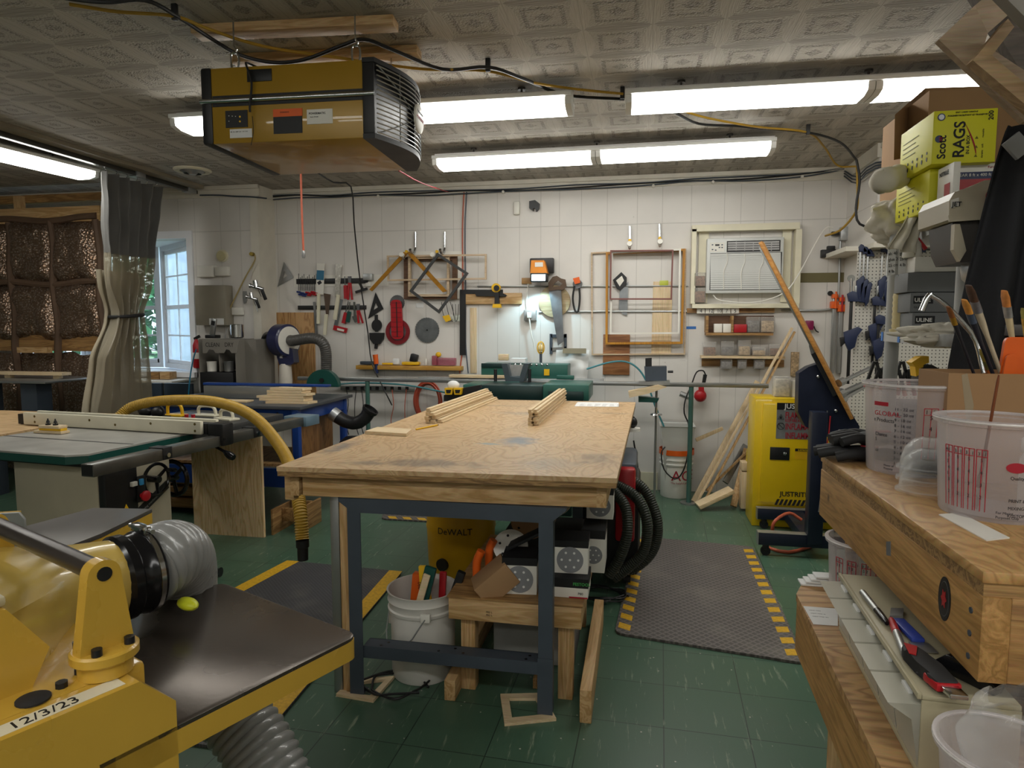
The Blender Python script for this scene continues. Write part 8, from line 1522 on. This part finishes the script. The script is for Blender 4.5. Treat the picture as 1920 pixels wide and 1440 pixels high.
single(gbx((957,672),(985,680),5.75,0.12,'blue_paper',MPAPER,0,None),'x','paper');o=[o_ for o_ in kids(gm) if o_.name.startswith('blue_paper')][0];w_=world_of(o);o.parent=None;o.matrix_basis=w_;o['label']='pale sheet of paper lying on top of the green rear machine'
gbx((934,664),(953,676),5.74,0.05,'cream_block',MMAPLEX)
tl=thing('caged_lamp','yellow caged inspection lamp standing on the green machine','lamp',aY(1014,680,5.8));c=aY(1014,652,5.8);MB().sphere(c,0.026,(1,1,1.2)).build('bulb',mat('warm_bulb','#f2e6b8',0.3),tl);MB().cyl(aY(1014,680,5.8),aY(1014,660,5.8),0.012,n=12).build('handle',MSTEEL,tl)
for k in range(4):a=k*PI/4;MB().tube([c+V(0.034*math.cos(a)*math.cos(t),0.034*math.sin(a)*math.cos(t),0.055*math.sin(t)) for t in [2*PI*i/16 for i in range(16)]],0.003,n=5,closed=True,smooth=0).build('cage_wire',MYEL,tl)
yg=thing('band_sander','yellow and black double grip tool with a white bag at the edge of the worktable','power tool',aY(855,745,4.95));
for px in (841,858):flat([(px-8,728),(px+8,728),(px+6,740),(px-6,740)],4.92,0.06,'yellow_grip',MYEL,yg);flat([(px-5,731),(px+5,731),(px+3,737),(px-4,737)],4.915,0.004,'grip_opening',MBLK,yg)
MB().sphere(aY(850,722,4.98),0.045,(1.1,0.8,0.8)).build('white_bag',MPAPER,yg);flat([(866,728),(900,722),(902,728),(868,752),(832,752),(832,741)],4.96,0.05,'body',MBLK,yg)
mo=thing('mortiser','black and grey mortiser head with a green vise on the rail','machine',aY(1230,700,5.6));MBS=5.5
flat([(1208,688),(1250,687),(1250,714),(1210,714)],MBS,0.12,'head',MSTEEL,mo);flat([(1210,672),(1222,671),(1222,687),(1210,688)],MBS+.02,0.04,'knob_stack',MBLK,mo);wtube([(1252,697),(1262,697)],YW-MBS,0.010,'side_shaft',MBLK,mo,smooth=0);flat([(1198,716),(1256,714),(1256,722),(1198,722)],MBS-.02,0.10,'table_plate',MALU,mo);flat([(1178,734),(1212,727),(1234,722),(1250,726),(1216,738),(1180,746)],MBS-.06,0.08,'wood_jaws',MMAPLEX,mo);flat([(1197,743),(1236,747),(1232,755),(1197,754)],MBS-.02,0.08,'green_vise',MGRN,mo)
c=aY(1230,778,MBS);MB().lathe([(0.05,0),(0.045,0.012),(0.012,0.016),(0.010,0.06)],c,n=22).build('handwheel',MCHR,mo);MB().cyl(V(c.x,c.y,0.0),V(c.x,c.y,aY(1230,716,MBS).z),0.010,n=8).build('stand',MALU,mo)
hd_=wthing('heat_gun','red round-bodied heat gun hanging on the wall by its black cord','heat gun',1312,735);MB().sphere(aY(1313,742,YW-.08),0.055,(1,0.8,1)).build('red_body',MRED,hd_);wflat([(1310,724),(1320,723),(1320,738),(1311,738)],0.06,0.05,'neck',MRED,hd_);wflat([(1319,702),(1326,703),(1322,722),(1316,722)],0.07,0.03,'cord_grip',MBLK,hd_);wtube([(1275,738),(1298,747)],0.08,0.025,'nozzle',MALU,hd_,smooth=0)
MB().tube([aY(x,y,Y) for x,y,Y in ((1323,703,6.0),(1318,695,5.98),(1306,698,5.95),(1297,720,5.85),(1285,750,5.80),(1283,775,5.76),(1292,800,5.74),(1290,850,5.73),(1280,885,5.73),(1265,898,5.73),(1245,880,5.74),(1240,850,5.76),(1247,838,5.78))],0.006,n=8).build('power_cord',MBLK,hd_)
# bucket and lumber at the wall
def bucket(c,rt_,rb,h,label,m,nm='bucket'):
    r=thing(nm,label,'bucket',c);c=Vector(c);MB().lathe([(rb,0.0),(rb+0.003,0.005),(rt_-0.012,h-0.09),(rt_-0.003,h-0.088),(rt_,h-0.075),(rt_-0.006,h-0.07),(rt_-0.004,h-0.045),(rt_+0.001,h-0.04),(rt_-0.004,h-0.03),(rt_,h-0.008),(rt_+0.004,h),(rt_-0.004,h),(rt_-0.012,h-0.05),(rb-0.002,0.010),(0.001,0.009)],c,n=44,cap1=False).build('bucket_wall',m,r,smooth=50);return r
cA=V(aZ(1268,935,0).x,5.93,0.001);ba=bucket(cA,0.145,0.13,0.37,'white bucket with red lettering and orange rim standing by the wall',MWHT);MB().lathe([(0.150,0.375),(0.150,0.42),(0.146,0.42),(0.146,0.375)],cA,n=40,cap0=False,cap1=False).build('orange_rim',MORG,ba)
bent_text('ACE',cA,0.137,0.16,-0.35,0.09,MINKR,ba,0.03,1.0);bent_text('The helpful place',cA,0.136,0.13,-0.38,0.018,MINKR,ba,0.03)
fl_=thing('plastic_liner','square frosted plastic tub standing in the lettered bucket','tub',cA+V(0,0,.38));MFROST=glassy('frosted_plastic','#d7d6cf',0.6,0.4)
b=MB();b.rings([[V(cA.x+sx*w_,cA.y+sy*w_,z) for sx,sy in ((-1,-1),(1,-1),(1,1),(-1,1))] for w_,z in ((0.09,0.10),(0.14,0.62),(0.15,0.63),(0.135,0.62),(0.085,0.11))],cap0=True,cap1=True);b.build('tub_wall',MFROST,fl_,smooth=20)
MLB=[MMAPLEZ,MPINEZ,MFIR]
def lean(i,a_,c_,y0,y1,w_,t,lab,m):p,q=aY(*a_,y0),aY(*c_,y1);p.z=max(p.z,t*0.5+0.004);single(MB().beam(p,q,w_,t,up=(0,1,0),bev=0.001).build('leaning_stick',m),lab,'stick','sticks and boards leaning at the back wall')
for i,(a_,c_,y0,y1,w_,t,lab) in enumerate((((1305,945),(1485,615),5.6,5.98,0.02,0.022,'longest pale stick leaning up to the jar shelf'),((1318,945),(1490,622),5.62,5.99,0.018,0.02,'second longest pale stick leaning beside the longest'),((1300,940),(1420,715),5.7,6.0,0.04,0.02,'flat pale board leaning behind the long sticks'),((1325,920),(1410,838),5.65,5.9,0.018,0.018,'thin short stick crossing to the grey board'),((1305,825),(1355,803),5.85,5.9,0.03,0.02,'short stick poking out of the lettered bucket'),((1375,952),(1400,842),5.6,5.92,0.05,0.02,'broad pale board leaning at the right of the pile'),((1360,905),(1398,835),5.75,5.98,0.05,0.02,'dark grey board leaning behind the broad pale board'))):lean(i,a_,c_,y0,y1,w_,t,lab,MSTEELD if 'grey board leaning' in lab else MLB[i%2])
p,q=aY(1308,940,5.5),aY(1372,918,5.55);p.z=0.03;single(MB().beam(p,q,0.14,0.03,bev=0.002).build('floor_board',MMAPLEX),'thick pale board lying on the floor at the foot of the leaning sticks','board')
for i,(y0,y1,lab) in enumerate(((885,955,'lower pale block of the stack beside the yellow cabinet'),(868,884,'upper pale block of the stack beside the yellow cabinet'))):p,q=aY(1391,y0,5.5),aY(1414,y1,5.5);single(MB().box((p.x,5.5,max(0.001,q.z) if i==0 else p.z-(p.z-q.z)),(q.x,5.62,p.z),0.002).build('wood_block',MMAPLEZ),lab,'wood block','blocks beside the yellow cabinet')
br_=thing('broom','yellow bristled broom head standing beside the yellow cabinet','broom',aY(1409,870,5.6));flat([(1402,843),(1414,843),(1416,866),(1400,866)],5.56,0.05,'bristles',mat('yellow_bristles','#cdb53a',0.8,var=0.3,scale=80),br_);MB().cyl(aY(1408,843,5.58),aY(1411,760,5.58),0.010,n=10).build('handle',MPINEZ,br_)
# ------------------------------------------------------------------ under the worktable
cB=V(-0.90,2.66,0.001);bb_=bucket(cB,0.150,0.132,0.375,'white plastic bucket full of tools under the worktable',mat('bucket_white','#cfccc4',0.4,var=0.04));MB().tube([cB+V(-0.148,0,0.30),cB+V(-0.12,-0.12,0.18),cB+V(-0.02,-0.165,0.19),cB+V(0.06,-0.155,0.30)],0.003,n=6).build('handle',MZINC,bb_);MB().box(cB+V(0.04,-0.155,0.285),cB+V(0.08,-0.138,0.32),0.003).build('handle_lug',MWHT,bb_);MB().cyl(cB+V(-0.150,0.0,0.20),cB+V(-0.148,-0.0,0.26),0.008,n=8).build('grip',MWHT,bb_)
for i,(dx,dy,rx,ry,L0,w0,t0,m,lab,cat) in enumerate(((-0.045,-0.03,0.08,0.27,0.49,0.05,0.02,MGRN,'green and orange level leaning in the tool bucket','level'),(-0.06,-0.055,0.08,0.30,0.47,0.03,0.012,MMAPLEX,'pale stick leaning in the tool bucket','stick'),(0.03,-0.03,0.0,-0.05,0.46,0.035,0.02,MYEL,'yellow folding rule standing in the tool bucket','rule'),(0.06,-0.01,0.1,-0.1,0.43,0.03,0.02,mat('yellow_plastic','#e2b21c',0.4),'second yellow rule standing at the right of the tool bucket','rule'),(-0.06,0.04,0,0.1,0.40,0.05,0.04,MORG,'orange handle at the back left of the tool bucket','hand tool'),(0.05,0.03,0.1,0.35,0.47,0.035,0.025,MBLK,'black tool handle leaning right in the tool bucket','hand tool'),(0.07,0.02,0,0.05,0.42,0.03,0.02,MRED,'dark red grip at the right of the tool bucket','hand tool'))):
    M=T(cB.x+dx-0.09*ry,cB.y+dy,0.02,ry=ry,rx=rx);single(MB(M).cbox((0,0,L0/2),(w0,t0,L0),0.004).build('bucket_tool',m),lab,cat,'tools in the white bucket')
    if i==2:text('090',M@V(-0.008,-t0/2-0.001,0.36),M.to_3x3()@ZA,M.to_3x3()@-XA,0.016,MINK,[o_ for o_ in bpy.data.objects if o_.name.startswith('bucket_tool')][-1])
# low bench
lw=thing('low_bench','low pine bench under the worktable carrying sanding discs and boxes','bench',(-0.46,2.8,0))
MB().box((-0.745,2.50,0.405),(-0.20,3.30,0.412)).build('bench_top',MFIRX,lw);MB().box((-0.74,2.505,0.315),(-0.205,2.543,0.404),0.002).build('front_rail',MPINE,lw);MB().box((-0.74,2.544,0.315),(-0.702,3.28,0.404),0.002).build('side_rail',MPINEY,lw);MB().box((-0.243,2.544,0.315),(-0.205,3.28,0.404),0.002).build('side_rail',MPINEY,lw)
for x,y in ((-0.70,2.545),(-0.30,2.545),(-0.70,3.2),(-0.30,3.2)):MB().box((x,y,0.0),(x+0.06,y+0.06,0.404),0.003).build('leg',MPINEZ,lw)
MB().box((-0.745,2.45,0.0),(-0.70,3.2,0.085),0.003).build('runner',MPINEY,lw);MB().box((-0.20,2.40,0.0),(-0.155,3.25,0.13),0.003).build('runner',MPINEY,lw)
for z in (0.352,0.340):text('PB2 L',(-0.585,2.5045,z),XA,ZA,0.008,MINK,lw)
single(MB().box((-0.62,2.80,0.001),(-0.26,3.1,0.30),0.006).build('grey_tote',mat('grey_tote_plastic','#8e8d89',0.5)),'grey plastic tote under the low pine bench','tote');single(MB().box((-0.41,2.60,0.001),(-0.38,2.75,0.045),0.002).build('wood_offcut',MFIR),'small dark wood offcut on the floor under the low bench','offcut')
def discbox(x0,y0,z0,w_,d_,h_,label,rz=0.0,band=True,nlet=True):
    r=thing('disc_box',label,'box',(x0,y0,z0),0,'abrasive disc boxes on the low bench');M=T(x0,y0,z0,rz=rz);MB(M).box((0,0,0),(w_,d_,h_),0.002).build('carton_body',MWHT,r);MB(M).box((-0.001,-0.001,h_*0.80),(w_+.001,d_+.001,h_+0.001)).build('dark_lid',MINK,r)
    c=V(w_*0.5,-0.001,h_*0.42);rd_=min(w_,h_)*0.40;MB(M).lathe([(rd_,0),(rd_,0.001)],c,(0,-1,0),n=32).build('printed_disc',mat('print_grey','#7f8083',0.6,var=0),r)
    for k in range(7):a=k*PI/3;p=c+(V(math.cos(a),0,math.sin(a))*rd_*0.62 if k<6 else V(0,0,0))+V(0,-0.0011,0);MB(M).lathe([(rd_*0.09,0),(rd_*0.09,0.0008)],p,(0,-1,0),n=10).build('printed_hole',MPAPER,r)
    return r
discbox(-0.53,2.56,0.413,0.14,0.14,0.15,'white disc box with an open black flap in the middle of the low bench',0.08);discbox(-0.335,2.62,0.493,0.145,0.14,0.135,'white disc box stacked on the lettered box at the right of the low bench',0.03);discbox(-0.225,2.98,0.62,0.12,0.13,0.14,'white disc box highest at the back right under the worktable');discbox(-0.235,2.86,0.413,0.10,0.2,0.19,'white disc box at the back right corner of the low bench')
fb2=thing('lettered_box','black and white lettered box at the bottom of the right stack on the low bench','box',(-0.33,2.58,0.413));MB().box((-0.35,2.57,0.413),(-0.185,2.72,0.492),0.002).build('carton_body',MWHT,fb2);MB().box((-0.351,2.569,0.455),(-0.184,2.721,0.4925)).build('dark_lid',MINK,fb2);text('FESTOOL',(-0.245,2.568,0.466),XA,ZA,0.012,mat('green_ink','#3f9a4a',0.6,var=0),fb2,bold=True);text('P80',(-0.225,2.569,0.428),XA,ZA,0.010,MINK,fb2);MB().box((-0.26,2.5685,0.4135),(-0.186,2.5695,0.419)).build('red_band',MINKR,fb2)
M=T(-0.62,2.50,0.43,ry=0.9,rz=0.35);single(MB(M).box((-0.02,0,0),(0.08,0.13,0.16),0.002).build('kraft_box',MCARD),'tipped open kraft carton at the front left of the low bench','carton');single(MB(T(-0.52,2.62,0.57,ry=-0.5)).box((0,0,0),(0.2,0.10,0.012),0.001).build('black_flap',MINK),'black open lid flap above the middle disc box','flap')
for i,(dx,dy,dz,rx,ry,r_,m) in enumerate(((0,0,0,0.9,0.2,0.075,MWHT),(0.05,0.12,0.06,0.5,0.5,0.075,MCARD),(0.10,0.2,0.09,0.7,0.3,0.075,MSAND),(0.16,0.3,0.10,0.4,-0.3,0.075,MWHT))):
    M=T(-0.53+dx,2.74+dy,0.55+dz,rx=rx,ry=ry);r=thing('sanding_disc',('white perforated sanding disc leaning on the heap','brown sanding disc in the heap','tan sanding disc near the top of the heap','pale sanding disc at the back of the heap')[i],'sanding disc',M.translation,0,'sanding discs heaped on the low bench');MB(M).lathe([(r_,0),(r_,0.003)],n=32).build('disc',m,r)
    for k in range(6):a=k*PI/3;MB(M).lathe([(0.006,0.003),(0.006,0.0036)],(0.048*math.cos(a),0.048*math.sin(a),0),n=10).build('hole',MINK,r)
single(MB().box((-0.60,2.85,0.413),(-0.24,3.2,0.56),0.02).build('dark_case',MBLK),'dark case under the heap of sanding discs','case')
for i,(x,y,z) in enumerate(((-0.66,2.66,0.50),(-0.62,2.72,0.53))):single(MB().tube([(x,y,0.42),(x,y,z),(x+0.02,y,z+0.05)],0.018,n=10).build('orange_grip',MORG),('orange grip beside the kraft carton, the nearer one','orange grip beside the kraft carton, the farther one')[i],'grip','orange grips on the low bench')
# yellow shop vacuum
vc=thing('shop_vacuum','yellow drum shop vacuum with black lettering behind the bucket','vacuum',(-1.02,3.55,0));VC=V(-0.99,3.62,0.06);MB().lathe([(0.17,0),(0.185,0.02),(0.195,0.28),(0.20,0.30),(0.195,0.32),(0.20,0.52),(0.19,0.55)],VC,n=40).build('drum',mat('vac_yellow','#c99a12',0.4,var=0.05),vc);bent_text('DeWALT',VC,0.2025,0.355,-0.42,0.036,MINK,vc,0,1.0);MB().lathe([(0.20,0.55),(0.20,0.60),(0.15,0.70),(0.05,0.74)],VC,n=36).build('motor_head',MBLK,vc)
for a,z in ((-0.42,0.56),(-0.30,0.18)):d=V(math.sin(a),-math.cos(a),0);MB().cyl(V(VC.x,VC.y,z)+d*0.18,V(VC.x,VC.y,z)+d*0.205,0.035,n=20).build('port',MBLK,vc)
MB().cyl((VC.x,VC.y,0.0),(VC.x,VC.y,0.055),0.18,n=30).build('caster_base',MBLK,vc)
# red extractor and dark hoses at the right
rx_=thing('dust_extractor','red and black dust extractor under the right side of the worktable','dust extractor',(-0.1,3.9,0));MB().box((-0.32,3.75,0.06),(0.02,4.3,0.60),0.04).build('body',MBLK,rx_);MB().box((-0.12,3.70,0.28),(-0.01,3.80,0.70),0.02).build('red_panel',MRED,rx_);MB().box((-0.30,3.76,0.601),(0.0,4.28,0.72),0.03).build('lid',MSTEEL,rx_)
for x,y in ((-0.27,3.82),(-0.05,3.82),(-0.27,4.2),(-0.05,4.2)):MB().cyl((x-.02,y,0.03),(x+.02,y,0.03),0.03,n=14).build('wheel',MRUB,rx_)
for i,pts in enumerate((((1148,905,3.7),(1190,930,3.65),(1212,975,3.6),(1208,1030,3.6),(1180,1062,3.6),(1150,1085,3.6)),((1152,885,3.8),(1205,915,3.75),(1232,975,3.7),(1225,1030,3.7),(1190,1065,3.7),(1155,1068,3.7)),((1146,915,3.6),(1172,950,3.55),(1176,1000,3.5),(1160,1050,3.5),(1140,1080,3.5)))):
    P_=[aY(*p) for p in pts];
    for p in P_:p.z=max(p.z,0.05)
    hose(P_,0.027,0.012,MHOSEB,'extractor_hose',None,('dark corrugated hose hanging from the extractor, the middle loop','dark corrugated hose hanging from the extractor, the outermost loop','dark corrugated hose hanging from the extractor, the innermost loop')[i],amp=0.10,n=14,group='dark extractor hoses')
def floorcable(cx,cy,r0,label,n_=3,seed=0):
    b=MB();P_=[V(cx+(r0+0.03*math.sin(i*1.7+seed))*math.cos(i*0.7),cy+(r0*0.7+0.02*math.cos(i*2.3+seed))*math.sin(i*0.7),0.018+0.004*(i // 9)) for i in range(n_*9)];b.tube(P_,0.005,n=6,smooth=4);return one('floor_cable',label,'cable',b,MBLK)
c=aZ(1125,1120,0.0);floorcable(c.x,c.y,0.13,'tangle of thin black cable on the floor between low bench and mat',4,1);c=aZ(745,1290,0.0);floorcable(c.x,c.y,0.13,'black cable looped on the floor in front of the bucket',2,3)
fitt=thing('hose_fitting','black hose fitting lying on the floor behind the grey hose','fitting',aZ(398,1075,0));c=aZ(396,1072,0.03);MB().lathe([(0.022,-0.05),(0.022,0),(0.032,0.005),(0.032,0.02),(0.022,0.025),(0.022,0.05),(0.028,0.055),(0.028,0.06)],c,(1,0.1,0),n=18).build('fitting_body',MBLK,fitt)
sdr=thing('sander','black sander hanging at the right edge of the worktable','sander',aY(1190,800,4.3));MB().sphere(aY(1187,792,4.3),0.035,(0.8,0.8,1)).build('motor',MBLK,sdr);c=aY(1186,808,4.3);MB().cyl(c,c+V(0,0,0.02),0.05,n=20).build('pad',MWHT,sdr);MB().tube([aY(1188,826,4.3),aY(1195,870,4.3),aY(1199,925,4.3)],0.005,n=6).build('cord',MBLK,sdr);MB().beam(aY(1176,800,4.3),aY(1186,780,4.3),0.02,0.03).build('handle',MBLK,sdr)
lamp((-3.2,-0.35,ZL),(-0.76,-0.35,ZL),'added fluorescent fill light, unseen, just behind the photographer on the left')  # added fixture out of view, brightens the dark foreground
lamp((-0.1,-0.35,ZL),(2.34,-0.35,ZL),'added fluorescent fill light, unseen, just behind the photographer on the right')  # second added fixture, also unseen, fills the near floor and benches
lamp((-1.6,-1.75,ZL),(0.84,-1.75,ZL),'added fluorescent fill light, unseen, farthest behind the photographer')  # extra unseen fixture added farther back for more fill
scene.view_settings.exposure=1.0
